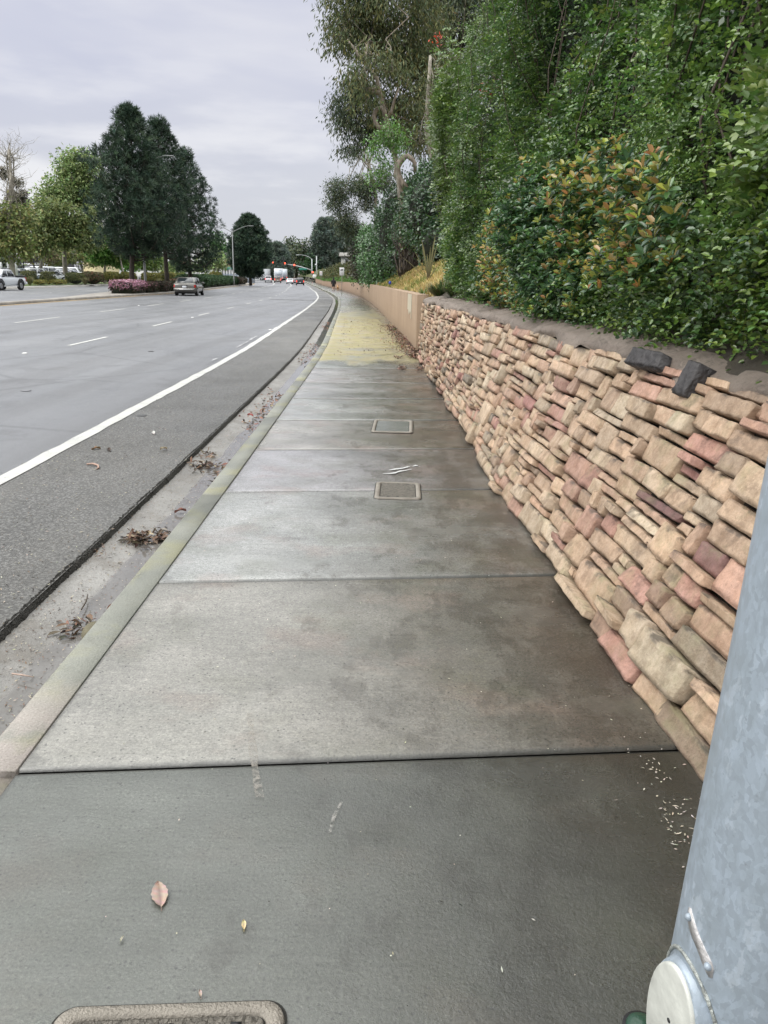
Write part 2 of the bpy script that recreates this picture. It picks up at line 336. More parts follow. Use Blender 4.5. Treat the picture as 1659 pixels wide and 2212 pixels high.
def m_galv():
    g = G('galvanised_steel'); v = g.voro(26)
    wv = g.N.new('ShaderNodeTexVoronoi'); wv.inputs['Scale'].default_value = 1
    mp = g.N.new('ShaderNodeMapping'); mp.inputs['Scale'].default_value = (120, 120, 70)
    nz = g.N.new('ShaderNodeTexNoise'); nz.inputs['Scale'].default_value = 22; nz.inputs['Detail'].default_value = 4; g.lk(g.pos, nz.inputs['Vector'])
    s2 = g.N.new('ShaderNodeVectorMath'); s2.operation = 'SCALE'; s2.inputs['Scale'].default_value = .05; g.lk(nz.outputs['Color'], s2.inputs[0])
    ad = g.N.new('ShaderNodeVectorMath'); ad.operation = 'ADD'; g.lk(g.pos, ad.inputs[0]); g.lk(s2.outputs[0], ad.inputs[1])
    g.lk(ad.outputs[0], mp.inputs[0]); g.lk(mp.outputs[0], wv.inputs['Vector'])
    cell = g.sep(wv.outputs['Color'])[0]; n1 = g.noise(22, 6, .7, sc=(1, 1, .5)); n2 = g.noise(3, 4)
    c = g.mix(g.rng(cell, 0, 1), (.275,.32,.37), (.345,.405,.475)); c = g.mix(g.rng(n1, .42, .62, 0, .5), c, (.245,.285,.315))
    blot = g.math('MULTIPLY', g.rng(g.noise(34, 5, .6, sc=(1, 1, .55)), .56, .6), g.rng(g.noise(4, 3, .5), .45, .55)); c = g.mix(g.math('MULTIPLY', blot, .22), c, (.62,.69,.78))
    c = g.mix(g.rng(g.noise(60, 5, .7), .62, .72, 0, .5), c, (.15,.16,.16))
    g.b.inputs['Metallic'].default_value = .2
    return g.out(c, g.rng(cell, 0, 1, .34, .48), g.bump(n1, .08, .01))
def m_ground(name, a, b, scale=1.5, bump=.6):
    g = G(name); n1 = g.noise(scale, 6, .65); n2 = g.noise(scale*30, 5, .75)
    c = g.mix(g.rng(n1, .35, .65), a, b); c = g.mix(g.rng(n2, .4, .7, 0, .35), c, tuple(v*.45 for v in a))
    return g.out(c, .85, g.bump(n2, bump, .03))
def m_bark(name, a, b, sc=(3, 3, .8), f=6):
    g = G(name); n1 = g.noise(f, 6, .7, sc=sc); c = g.mix(g.rng(n1, .42, .6), a, b)
    return g.out(c, .8, g.bump(n1, .6, .03))
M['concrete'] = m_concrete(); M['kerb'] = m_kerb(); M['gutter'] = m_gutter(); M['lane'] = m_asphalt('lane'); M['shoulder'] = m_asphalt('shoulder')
M['white_paint'] = m_paint('white_road_paint', (.50,.50,.475), .5); M['yellow_paint'] = m_paint('yellow_road_paint', (.60,.38,.11), .4)
M['worn_paint'] = m_paint('worn_road_paint', (.36,.36,.37), .75); M['stone'] = m_stone(); M['cap'] = m_cap(); M['block'] = m_block(); M['galv'] = m_galv()
M['joint'] = plain('dark_joint_dirt', (.018,.017,.014), .9, bump=.5)
M['tar'] = plain('dark_tar', (.065,.062,.056), .7, bump=1.6, bscale=110, var=.7, vscale=130)
M['leaf'] = leafmat('leaf', .30, .8, .28); M['leaf_dull'] = leafmat('leaf_dull', .6, .35, .25); M['needle'] = leafmat('needle', .6, .3, .1)
M['dry'] = leafmat('dry_leaf', .6, .3, .15)
M['bark_dark'] = m_bark('dark_bark', (.028,.022,.017), (.07,.055,.042)); M['bark_pale'] = m_bark('pale_bark', (.20,.18,.15), (.40,.37,.31), f=4)
M['bark_euc'] = m_bark('smooth_grey_bark', (.14,.115,.09), (.25,.21,.17), (3, 3, .5), 4); M['twig'] = plain('twig', (.06,.045,.032), .8)
M['steel'] = plain('grey_steel', (.46,.48,.49), .5, .2); M['lamp_steel'] = plain('weathered_lamp_steel', (.22,.225,.225), .6, .2); M['black'] = plain('black_plastic', (.015,.015,.016), .5)
M['rubber'] = plain('tyre_rubber', (.018,.018,.019), .8); M['rim'] = plain('alloy_rim', (.45,.46,.48), .3, .8); M['glass'] = plain('tinted_glass', (.02,.025,.03), .06, 0, 0, .8)
M['under'] = plain('foliage_shade', (.012,.016,.008), .95)  # near black, standing in for the shade inside foliage
M['red_lamp'] = plain('red_tail_lens', (.35,.015,.012), .2); M['red_lit'] = plain('lit_red_lamp', (1., .06, .04), .3, emit=1.6)
M['signal_red'] = plain('lit_red_signal', (1., .10, .05), .3, emit=3.)
M['white_body'] = plain('white_body', (.72,.74,.76), .3); M['chrome'] = plain('chrome', (.6,.6,.6), .15, .9)
M['concrete_pale'] = plain('pale_concrete', (.30,.29,.27), .7, bump=.3, bscale=60, var=.15, vscale=1.)
# ------------------------------------------------------------------ sheets of ground
def sheet(name, ys, ts, zf, mat, kind='structure', col=None, parent=None):
    Y, T = np.meshgrid(ys, ts, indexing='ij')
    if callable(ts): pass
    x, y = ST(Y.ravel(), T.ravel()); z = zf(Y.ravel(), T.ravel())
    V = np.stack([x, y, z], 1); n, m = Y.shape
    I = np.arange(n*m).reshape(n, m)
    Fc = np.stack([I[:-1,:-1], I[1:,:-1], I[1:,1:], I[:-1,1:]], -1).reshape(-1, 4)
    if ts[1] > ts[0]: Fc = Fc[:, ::-1]
    Fc = Fc[:, ::-1]
    st = np.stack([Y.ravel(), T.ravel()], 1)
    o = mesh(name, V, Fc, mat, parent, st=st, col=col)
    if kind: o['kind'] = kind
    return o
def ygrid(a, b):
    g = [a]
    while g[-1] < b: g.append(g[-1]+max(.35, abs(g[-1])*.03))
    g[-1] = b; return np.array(g)
def band(name, ys, t0, t1, dz, mat, zf=zroad, parent=None, kind='structure', jag=0.):
    """flat strip between two offsets (arrays or numbers) lying dz above the surface"""
    ys = np.asarray(ys, float); t0 = np.broadcast_to(np.asarray(t0, float), ys.shape).copy(); t1 = np.broadcast_to(np.asarray(t1, float), ys.shape).copy()
    if jag: t0 += rng.normal(size=len(ys))*jag; t1 += rng.normal(size=len(ys))*jag
    V = []; st = []
    for t in (t0, t1):
        x, y = ST(ys, t); V.append(np.stack([x, y, zf(ys, t)+dz], 1)); st.append(np.stack([ys, t], 1))
    n = len(ys); Fc = np.array([[i, i+1, n+i+1, n+i] for i in range(n-1)])
    a = V[0][0]; b = V[0][1]; c = V[1][1]
    if np.cross(b-a, c-a)[2] < 0: Fc = Fc[:, ::-1]
    o = mesh(name, np.concatenate(V), Fc, mat, parent, st=np.concatenate(st))
    if kind: o['kind'] = kind
    return o
# base ground out to the horizon, following the gentle rise
gy = np.concatenate([np.linspace(-60, 190, 12), np.linspace(200, 300, 8), np.array([500, 900, 2500, 6000])])
gx = np.array([-5000, -1500, -500, -150, -60, -20, 0, 20, 60, 200, 1000, 5000.])
Y, X = np.meshgrid(gy, gx, indexing='ij'); I = np.arange(Y.size).reshape(Y.shape)
o = mesh('ground', np.stack([X.ravel(), Y.ravel(), rise(Y.ravel())-.45], 1), np.stack([I[:-1,:-1], I[:-1,1:], I[1:,1:], I[1:,:-1]], -1).reshape(-1,4), m_ground('bare_earth', (.10,.085,.055), (.14,.13,.07), .3)); o['kind'] = 'structure'
YR = ygrid(-6., 400.)
sheet('road', YR, np.array([1.6, 3.6, 5., 7.5, 10, 12.5, 15., 18., 22., 26., 31.2]), zroad, M['lane'])
sheet('road_shoulder', ygrid(-6., 290.), np.array([.47, .9, 1.3, 1.73]), lambda y, t: zroad(y, t)+.004, M['shoulder'])
# ragged lip of the asphalt along the gutter
ye = np.concatenate([np.arange(1.5, 8, .012), np.arange(8, 14, .03), np.arange(14, 60, .25), ygrid(60, 230)])
lip = .465+.003*wav(np.stack([ye*0, ye, ye*0], 1), 5, 3)+.0035*rng.normal(size=len(ye))
V = []
for tt, zz in ((lip-.010, -.140), (lip-.002, -.116), (lip+.006, -.100), (lip+.018, -.0865)):
    x, y = ST(ye, tt); V.append(np.stack([x, y, zz+rise(y)+(.003*rng.normal(size=len(ye)) if zz > -.12 else 0)], 1))
n = len(ye); Fc = [[k*n+i, (k+1)*n+i, (k+1)*n+i+1, k*n+i+1] for k in range(3) for i in range(n-1)]
o = mesh('asphalt_edge', np.concatenate(V), Fc, M['tar']); o['kind'] = 'structure'
# gutter pan
def zgut(y, t): return np.interp(t, [0, .3, .5], [-.155, -.15, -.128])+rise(y)
sheet('gutter', ygrid(-6., 290.), np.array([-.02, .05, .15, .25, .35, .5]), zgut, M['gutter'])
# kerb: rounded bar, in lengths
def kerbbar(name, ya, yb, tk, w, ztop, zbot, mat, gap=True, seg=3.2, kind='structure'):
    mb = MB(); y0 = ya
    while y0 < yb:
        y1 = min(yb, y0+(seg if y0 < 60 else 12)); ys = np.linspace(y0+.003, y1-.003, 5 if y0 < 100 else 3)
        rings = []
        for y in ys:
            t = tk(y); r = float(rise(y)); prof = [(0, zbot), (.003, ztop-.014), (.010, ztop-.003), (.022, ztop), (w-.002, ztop), (w, ztop-.002), (w, zbot)]
            pts = []
            for a, z in prof:
                x, yy = ST(y, t-a if w > 0 else t); pts.append((float(x), float(yy), z+r))
            rings.append(pts)
        mb.loft(rings); y0 = y1
    o = mb.build(name, mat); o['kind'] = kind; return o
kerbbar('kerb', 2.09, 290, lambda y: 0., .152, .0, -.3, M['kerb'], seg=1.64*2); kerbbar('lowered_kerb', -4.6, 2.085, lambda y: 0., .150, -.018, -.3, M['kerb'], seg=1.9)
# sidewalk slabs
sw = MB(); Vs = []; Fs = []; cs = []; ss = []; nV = 0
joints = [-6.0, -2.9, 0.5-.0, 2.09, 3.68, 5.45, 6.93, 8.48, 10.12, 11.8, 13.85, 16.4]
y = 16.4
while y < 285: y += 1.7 if y < 60 else 6.; joints.append(y)
joints[2] = .35
def t_right(y): return -2.22-np.interp(y, [-6, 2.1, 3, 5, 8, 12, 15.5, 17, 30], [.35, .28, .16, .04, .0, .0, .0, .03, .0])
for i in range(len(joints)-1):
    a, b = joints[i], joints[i+1]; g = .003 if b < 3 else (.009 if b < 9 else (.014 if b < 15 else (.004 if b < 60 else 0)))
    sk = .10 if a < 5 else .04
    k = 2+int(b < 20)*6
    c0 = np.array([1., 1., 1.])*(.9+.2*rng.random())*(1+.03*rng.normal(size=3)); dz = .004*rng.normal()
    if i in (2,): c0 = np.array([.295,.312,.285])
    if i in (3,): c0 = np.array([.80,.76,.72])
    n0 = nV
    us = [0, .004, .012]+list(np.linspace(.05, .95, k))+[.988, .996, 1.]; vs = [0, .0015, .004]+list(np.linspace(.05, .95, k))+[.988, .996, 1.]
    for iu, u in enumerate(us):
        for iv, v in enumerate(vs):
            tt = -.1555+v*(t_right(a*(1-u)+b*u)+.1555); yy = a+g+(b-a-2*g)*u+.21*v*(1 if b < 60 else 0)
            e = min(min(iu, len(us)-1-iu), min(iv, len(vs)-1-iv)); z = (-.014, -.003, 0)[min(e, 2)] + (dz if b < 30 else 0)
            x, yq = ST(yy, tt); Vs.append((float(x), float(yq), z+float(rise(yy)))); ss.append((yy, tt, (min(min(u, 1-u)*(b-a), min(v, 1-v)*2.1) if b < 18 else 1.))); cs.append(c0)
    m = len(vs)
    for iu in range(len(us)-1):
        for iv in range(m-1):
            p = n0+iu*m+iv; Fs.append([p, p+m, p+m+1, p+1][::1])
    nV += len(us)*m
Fs = [f[::-1] for f in Fs] if np.cross(np.array(Vs[Fs[0][1]])-Vs[Fs[0][0]], np.array(Vs[Fs[0][2]])-Vs[Fs[0][0]])[2] < 0 else Fs
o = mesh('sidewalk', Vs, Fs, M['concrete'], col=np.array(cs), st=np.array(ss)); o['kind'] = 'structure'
sheet('sidewalk_joint_bed', ygrid(-6., 286.), np.array([-2.75, -.151]), lambda y, t: rise(y)-.022, M['joint'])
# ------------------------------------------------------------------ road markings
band('edge_line', ygrid(-6., 262.), 1.635, 1.775, .010, M['white_paint'], jag=.007)
yb = np.array(ygrid(6.5, 24)); 
for a, b in ((15.4, 16.), (18.5, 22.5)):
    ys = np.arange(a, b, .12); w = .035+.03*np.abs(wav(np.stack([ys, ys*0, ys*0], 1), 5, int(a)))
    band('worn_line', ys, 1.92, 1.92+w, .007, M['worn_paint'], jag=.012)
def dash(ya, yb, t, w=.1): band('lane_dash', np.linspace(ya, yb, 6), t-w/2, t+w/2, .006, M['white_paint'], jag=.002)
for a, b in ((17.6,20.4),(25.2,27.9),(32.8,35.3),(40.6,43.1),(48.4,51),(56,58.6),(64,66.8),(72,75),(80,83),(88,91.5),(97,101),(106,110),(115,119.5),(124,129)): dash(a, b, 5.5)
for a, b in ((10,12.8),(2.5,5.3)): dash(a, b, 5.5)
for a, b in ((25.1,29),(33.6,37.4),(41.6,45.4),(49.8,53.3),(58.4,62.3),(67,70.5),(75.5,79),(84,88),(92,96),(100,105),(110,115),(120,126)): dash(a, b, 9.7)
band('lane_line', ygrid(134, 262), 5.42, 5.58, .006, M['white_paint']); band('lane_line', ygrid(132, 262), 9.62, 9.78, .006, M['white_paint'])
for a, b in ((63.5,67.5),(72.5,77),(82,86.5),(92,97)): dash(a, b, 25.5, .14)
for a, b in ((62,65.5),(69,73),(77,81.5),(87,91.5)): dash(a, b, 23.2, .14)
# dark transverse tar line
band('tar_line', np.linspace(60.6, 61.2, 4), .5, 5.2, .008, M['tar']); 
# median
def tmi(y): return float(np.interp(y, [0, 45, 60, 75, 95, 150, 300], [15.9, 15.8, 15.4, 14.9, 14.9, 14.8, 14.5]))
def tmo(y): return float(np.interp(y, [0, 46, 50, 60, 70, 90, 300], [16.3, 16.3, 16.8, 18.2, 19.4, 20.4, 20.4]))
kerbbar('median_kerb', 14., 205, lambda y: tmi(y), -.0, .15, -.1, M['concrete_pale']) if False else None
def median():
    ys = ygrid(12, 210); rings = []
    for y in ys:
        a, b = tmi(y), tmo(y); r = float(rise(y)); ring = []
        for t, z in ((a, -.1), (a+.02, .13), (a+.05, .16), (a+.16, .165), (b-.16, .165), (b-.05, .16), (b-.02, .13), (b, -.1)):
            x, yy = ST(y, t); ring.append((float(x), float(yy), z+r))
        rings.append(ring[::-1])
    mb = MB(); mb.loft(rings); o = mb.build('median', plain('median_concrete', (.235,.215,.19), .6, bump=.5, bscale=30, var=.3, vscale=1.2)); o['kind'] = 'structure'
median()
ys = ygrid(12, 205); band('yellow_line', ys, [tmi(v)-.32 for v in ys], [tmi(v)-.17 for v in ys], .008, M['yellow_paint'], jag=.003)
# far pavement, lawn, car park
sheet('opposite_gutter', ygrid(20., 300.), np.array([31., 31.4]), lambda y, t: zroad(y, t)+.01, M['concrete_pale'])
sheet('opposite_sidewalk', ygrid(20., 300.), np.array([31.38, 31.4, 33.3]), lambda y, t: rise(y)+np.where(t < 31.39, .0, .16), M['concrete_pale'])
M['lawn'] = m_ground('lawn_grass', (.075,.115,.028), (.11,.15,.04), 2.)
sheet('lawn', ygrid(20., 300.), np.array([33.28, 35., 41.]), lambda y, t: rise(y)+.20+(t-33)*.02, M['lawn'])
sheet('car_park', ygrid(20., 300.), np.array([41.2, 60, 200.]), lambda y, t: rise(y)+.42, plain('car_park_asphalt', (.10,.10,.105), .55, bump=.4))
# ------------------------------------------------------------------ ledge-stone retaining wall
WB = np.array([(-3,1.14),(1.5,1.09),(2.1,1.06),(2.7,1.0),(3.3,.98),(4,.96),(5,.90),(5.7,.87),(7.2,.85),(9.1,.83),(12.3,.75),(16.6,.67)])
WT = np.array([(-3,1.85),(0,1.72),(2,1.60),(3.6,1.52),(4.3,1.47),(5.1,1.44),(6.1,1.39),(7.3,1.32),(8.7,1.22),(12,1.09),(16.6,.72)])
WH = 1.13
def wpt(u, v, w):                             # u along y, v up 0..WH, w outward
    u = np.asarray(u, float); b = np.interp(u, WB[:,0], WB[:,1]); t = np.interp(u, WT[:,0], WT[:,1])
    k = (t-b)/WH; L = np.sqrt(1+k*k); sag = .015*np.sin(u*1.3)
    return np.stack([b+(t-b)*(v/WH)-w/L, u, v+w*k/L+0*sag], -1)
def pal(*cs): return [lin(c) for c in cs]
STONE = pal((208,181,155),(216,199,175),(201,174,150),(198,161,143),(192,151,137),(168,124,117),(188,172,152),(200,168,144),(172,151,132),(199,180,157),(140,106,102),(150,138,124))
SW_ = np.array([6,5,6,4,4,1.2,3,2.5,2.5,5,.5,1.5]); SW_ /= SW_.sum()
def boxgrid(nx, ny, nz):
    def ax(n): return np.concatenate([[-1, -.9], np.linspace(-.9, .9, n-1)[1:-1], [.9, 1]]) if n > 3 else np.linspace(-1, 1, n+1)
    X_, Y_, Z_ = ax(nx), ax(ny), ax(nz); idx = {}; V = []; Fc = []
    def vid(i, j, k):
        if (i,j,k) not in idx: idx[(i,j,k)] = len(V); V.append((X_[i], Y_[j], Z_[k]))
        return idx[(i,j,k)]
    for k in (0, nz):
        for i in range(nx):
            for j in range(ny):
                q = [vid(i,j,k), vid(i+1,j,k), vid(i+1,j+1,k), vid(i,j+1,k)]; Fc.append(q if k else q[::-1])
    for j in (0, ny):
        for i in range(nx):
            for k in range(nz):
                q = [vid(i,j,k), vid(i+1,j,k), vid(i+1,j,k+1), vid(i,j,k+1)]; Fc.append(q[::-1] if j else q)
    for i in (0, nx):
        for j in range(ny):
            for k in range(nz):
                q = [vid(i,j,k), vid(i,j+1,k), vid(i,j+1,k+1), vid(i,j,k+1)]; Fc.append(q if i else q[::-1])
    return np.array(V), np.array(Fc)
BG = {'near': boxgrid(14, 8, 5), 'mid': boxgrid(8, 5, 4), 'far': boxgrid(4, 4, 2)}
def stone_verts(u0, u1, v0, v1, prot, seed, lod, grow=0.):
    g = np.random.default_rng(seed); P, Fc = BG[lod]
    cu, cv = (u0+u1)/2, (v0+v1)/2; hu, hv = (u1-u0)/2, (v1-v0)/2; depth = .10+prot; hd_ = depth/2
    e = np.abs(P) > .999; ne = e.sum(1); q = P.copy()
    ch = (.0035+.004*g.random())*np.where(ne > 2, 1.5, 1.)*(.6+.8*np.abs(wav(P*np.array([hu, hv, hd_]), 60, seed+2, 4)))
    for a, h in ((0, hu), (1, hv), (2, hd_)): q[:,a] = np.where((ne > 1) & e[:,a], P[:,a]*(1-ch/h), P[:,a])
    jit = g.normal(size=(8, 3))*np.array([min(.014, .09*hu), min(.005, .09*hv), .005]); out = np.zeros_like(q)
    for c in range(8):
        s_ = np.array([(c&1)*2-1, ((c>>1)&1)*2-1, ((c>>2)&1)*2-1]); out += np.prod((1+s_*P)/2, 1)[:,None]*jit[c]
    L = np.stack([q[:,0]*hu, q[:,1]*hv, q[:,2]*hd_+prot-hd_], 1)+out
    face = (P[:,2] > .5); k = np.abs(wav(L, 26, seed+5, 4)); k2 = wav(L, 85, seed+9, 5); k3 = wav(L, 190, seed+10, 5)
    L[:,2] += np.where(face, .0065*(k-.5)*g.random()+.0024*k2+.0012*k3+.002*P[:,1]*g.normal()+.0025*P[:,0]*g.normal(), 0)
    L[:,0] += .0016*wav(L, 70, seed+11, 4)+.0008*wav(L, 190, seed+13, 4); L[:,1] += .0016*wav(L, 42, seed+12, 4)+.0009*wav(L, 160, seed+14, 4)
    tl = g.normal()*.010; uu = L[:,0]; vv = L[:,1]
    return cu+uu*math.cos(tl)-vv*math.sin(tl), cv+uu*math.sin(tl)+vv*math.cos(tl), L[:,2], Fc
def build_wall():
    root = thing('stone_wall', 'battered retaining wall of stacked tan and pink ledge stones beside the sidewalk', 'wall', (0.9, 7, 0))
    cu, cv = .045, .0435; U0, U1 = -1.8, 16.35
    nu, nv = int((U1-U0)/cu), int(WH/cv); occ = np.zeros((nu, nv), bool); g = np.random.default_rng(5)
    V = []; Fc = []; col = []; n = 0
    dark = []
    for j in range(nv):
        i = 0
        while i < nu:
            if occ[i, j]: i += 1; continue
            h = int(g.choice([1, 2, 3, 4], p=[.30, .55, .14, .01])); h = min(h, nv-j)
            L = int(np.clip(g.normal((7.6, 6.8, 5.6, 5.)[h-1], 2.7), 3, 13))
            if h == 1: L = max(L, 3)
            k = 0
            while k < L and i+k < nu and not occ[i+k, j:j+h].any(): k += 1
            if k == 0: h = 1; k = 1
            if i+k < nu and not occ[i+k, j] and (i+k+1 >= nu or occ[min(i+k+1, nu-1), j]): k += 1
            occ[i:i+k, j:j+h] = True
            u0, u1, v0, v1 = U0+i*cu, U0+(i+k)*cu, j*cv, (j+h)*cv
            u0 += .003; u1 -= .003; v0 += .001; v1 -= .0085
            um = (u0+u1)/2; prot = .014+.032*g.random()**1.2+.034*(g.random() < .25)+(.03 if j < 3 else 0)*g.random()
            seed = i*57+j*13+1; lod = 'near' if um < 5.5 else ('mid' if um < 10 else 'far')
            us, vs, ws, ff = stone_verts(u0, u1, v0, v1, prot, seed, lod)
            wavy = .012*np.sin(um*1.7+1)+.01*np.sin(um*4.1)*(v0/WH)
            P = wpt(us, vs+wavy, ws)
            c = np.array(STONE[g.choice(len(STONE), p=SW_)])*(.62+.30*g.random()); c = c*.45+np.array(STONE[0])*.55*(.62+.30*g.random()) if g.random() < .5 else c
            if g.random() < .0: c = np.array([.05,.045,.045])
            V.append(P); Fc.append(ff+n); n += len(P); col.append(np.tile(c, (len(P), 1)))
            i += k
    groups = {}
    for ff in Fc: groups.setdefault(ff.shape[1], []).append(ff)
    o = mesh('stonework', np.concatenate(V), np.concatenate(Fc), M['stone'], root, col=np.concatenate(col), loc=root.location); o.location = (0,0,0)
    # recessed mortar backing, blackened for the shade in the open joints
    us = np.linspace(U0-.05, U1+.02, 120); vs = np.linspace(-.05, WH+.02, 6); U_, V_ = np.meshgrid(us, vs, indexing='ij')
    P = wpt(U_.ravel(), V_.ravel(), np.full(U_.size, -.045)); I = np.arange(U_.size).reshape(U_.shape)
    mesh('mortar_backing', P, np.stack([I[:-1,:-1], I[:-1,1:], I[1:,1:], I[1:,:-1]], -1).reshape(-1,4), plain('shade_black_mortar', (.02,.016,.012), .9, bump=.8), root, loc=root.location).location = (0,0,0)
    # sloping mortar coping
    us = np.arange(U0, U1+.12, .06); prof = [(-.02, .0), (.03, .028), (.0, .045), (.08, .06), (.2, .07), (.35, .085), (.5, .10), (.62, .09), (.70, .02)]
    prof = [(.055, -.055), (.062, -.02), (.03, .015), (-.03, .035), (-.12, .05), (-.25, .065), (-.4, .08), (-.52, .085), (-.62, .02), (-.66,-.25)]
    V = []
    for a, (d, z) in enumerate(prof):
        wid = np.interp(us, [-2, 4.7, 8, 10.5, 16.5], [.85, .80, .75, .70, .50])
        j = .018*wav(np.stack([us, us*0+a*.3, us*0], 1), 6, 31)+.02*wav(np.stack([us, us*0, us*0], 1), 23, 33)*(1 if a < 4 else .4)
        x = np.interp(us, WT[:,0], WT[:,1])-(d*wid)+ (j if a < 4 else 0)*1.; zz = WH+z+.010*wav(np.stack([us, us*0+d*3, us*0], 1), 7, 37)+.007*wav(np.stack([us, us*0+d*6, us*0], 1), 21, 39)
        zz += np.where(a < 2, .02*wav(np.stack([us, us*0, us*0], 1), 17, 35), 0)
        V.append(np.stack([x, us, zz], 1))
    P = np.concatenate(V); m = len(us); Fq = np.array([[k*m+i, (k+1)*m+i, (k+1)*m+i+1, k*m+i+1] for k in range(len(prof)-1) for i in range(m-1)])[:, ::-1]
    Fq = Fq.tolist()+[[k*m+m-1 for k in range(len(prof))]]
    mesh('coping', P, Fq, M['cap'], root, smooth=True, loc=root.location).location = (0,0,0)
    # two dark basalt blocks set into the top edge
    for (u0, u1, v0, v1, pr, s, lb) in ((4.02, 4.40, WH-.088, WH+.006, .105, 901, 'long black block on the top edge'), (3.60, 3.72, WH-.15, WH-.0, .090, 902, 'upright black block on the top edge')):
        a, b, c, ff = stone_verts(u0, u1, v0, v1, pr, s, 'near')
        o = mesh('dark_block', wpt(a, b, c), ff, plain('black_stone', (.035,.032,.033), .6, bump=1., bscale=25, var=.5, vscale=12), root, loc=root.location); o.location = (0,0,0); o['label'] = lb
build_wall()
# ------------------------------------------------------------------ tan block wall beyond it
def blockwall():
    root = thing('block_wall', 'long tan concrete block retaining wall curving away beside the sidewalk', 'wall', (.6, 18, 0))
    ys = np.concatenate([[17.75], ygrid(18., 236.)]); V = []; Fc = []; st = []; n = len(ys)
    tr = [-2.2+0*v for v in ys]
    for off, z in ((0., -.1), (0., 1.20), (.012, 1.215), (.30, 1.215), (.30, .6)):
        x, y = ST(ys, np.array(tr)-off+np.interp(ys, [17.7, 22, 40, 70, 120], [.0, .0, -.02, -.1, -.3])); z_ = z+rise(ys)
        V.append(np.stack([x, y, z_], 1)); st.append(np.stack([ys, np.full(n, z)], 1))
    for k in range(4):
        for i in range(n-1): Fc.append([k*n+i, k*n+i+1, (k+1)*n+i+1, (k+1)*n+i][::-1])
    Fc.append([0, n, 2*n, 3*n, 4*n][::-1]); Fc.append([k*n+n-1 for k in range(5)])
    Fc = [f[::-1] for f in Fc]
    mesh('wall_body', np.concatenate(V), Fc, M['block'], root, st=np.concatenate(st), loc=root.location).location = (0,0,0)
    # pale painted-out patch running over the near end
    out = [(19.6,1.19),(19.6,1.10),(19.6,.62),(19.75,.60),(19.8,.72),(19.95,.78),(20.15,.70),(20.35,.76),(20.55,.66),(20.75,.80),(21.0,.78),(21.0,1.19)]
    V = []
    for y, z in out:
        x, yy = ST(y-.0, -2.2+.006); V.append((float(x), float(yy), z))
    mesh('paint_patch', V, [list(range(len(V)))], plain('cream_paint', (.46,.42,.33), .6, bump=.2, var=.08, vscale=8), root, loc=root.location).location = (0,0,0)
    return root
blockwall()
# ------------------------------------------------------------------ hillside behind the walls
def hill_z(y, d):
    sl = np.interp(y, [0, 17, 25, 60, 120, 220], [.45, .55, .66, .60, .62, .5]); w = np.interp(y, [0, 17, 60, 120, 230], [9, 9, 9, 8, 5])
    sm = np.interp(y, [0, 16, 19], [.02, .02, -.02])
    return 1.17+sm+sl*np.minimum(d, w)+.05*np.maximum(d-w, 0)+rise(y)+.05*np.sin(y*.9+d*1.3)*np.clip(d, 0, 1)
def t_hill(y):                                # where the slope starts
    cb = np.interp(y, [-3, 4.7, 8, 10.5, 16.5], [-1.62, -1.52, -1.45, -1.30, -.98])   # cap back x, negative
    near = kx(y)+cb                           # t = kx - x
    return np.where(np.asarray(y) < 16.4, near, -2.46)
def hillsheet(name, ya, yb, mat, dmax=40.):
    ys = ygrid(ya, yb); ds = np.array([0, .3, .7, 1.2, 2, 3, 4.2, 5.5, 7, 9, 12, 20, dmax]); Yg, Dg = np.meshgrid(ys, ds, indexing='ij')
    yv, dv = Yg.ravel(), Dg.ravel(); tt = t_hill(yv)-dv; x, y = ST(yv, tt); z = hill_z(yv, dv)
    z = z-np.where(dv < .01, .06, 0)
    I = np.arange(Yg.size).reshape(Yg.shape)
    o = mesh(name, np.stack([x, y, z], 1), np.stack([I[:-1,:-1], I[:-1,1:], I[1:,1:], I[1:,:-1]], -1).reshape(-1,4)[:, ::-1], mat, smooth=True); o['kind'] = 'structure'; return o
hillsheet('planted_bank', -4., 17.3, m_ground('bank_soil', (.035,.028,.02), (.06,.05,.03), 2.))
def m_drygrass():
    g = G('dry_grass_slope'); n1 = g.noise(.55, 6, .65); n2 = g.noise(40, 5, .75, sc=(1, 1, 2)); n3 = g.noise(3, 6, .7)
    c = g.mix(g.rng(n1, .4, .62), (.36,.27,.115), (.27,.235,.07)); c = g.mix(g.rng(n3, .5, .64, 0, .55), c, (.17,.185,.045)); c = g.mix(g.rng(n3, .44, .32, 0, .6), c, (.40,.28,.15))
    c = g.mix(g.rng(n2, .5, .7, 0, .45), c, (.14,.105,.045)); return g.out(c, .9, g.bump(n2, .8, .05))
hillsheet('dry_grass_hill', 17.3, 70., m_drygrass())
hillsheet('green_hill', 70., 300., m_ground('green_slope', (.055,.075,.025), (.12,.12,.05), .5), 60.)
# ------------------------------------------------------------------ foliage engine
def unit(v): return v/(np.linalg.norm(v, axis=-1, keepdims=True)+1e-9)
def leaves(P, D, Nn, L, W, fold=False):
    n = len(P); D = unit(D); S = unit(np.cross(D, Nn)); N2 = unit(np.cross(S, D))
    L = np.broadcast_to(L, (n,))[:,None]; W = np.broadcast_to(W, (n,))[:,None]
    if not fold:
        V = np.stack([P, P+D*L*.45-S*W/2, P+D*L, P+D*L*.45+S*W/2], 1)
        return V.reshape(-1, 3), (np.arange(n)[:,None]*4+np.array([0,1,2,3])), 4
    up = N2*W*.22
    V = np.stack([P, P+D*L*.3-S*W*.46+up, P+D*L*.7-S*W*.42+up, P+D*L-N2*L*.06, P+D*L*.7+S*W*.42+up, P+D*L*.3+S*W*.46+up], 1)
    f = np.arange(n)[:,None,None]*6+np.array([[0,1,2,3],[0,3,4,5]])
    return V.reshape(-1, 3), f.reshape(-1, 4), 6
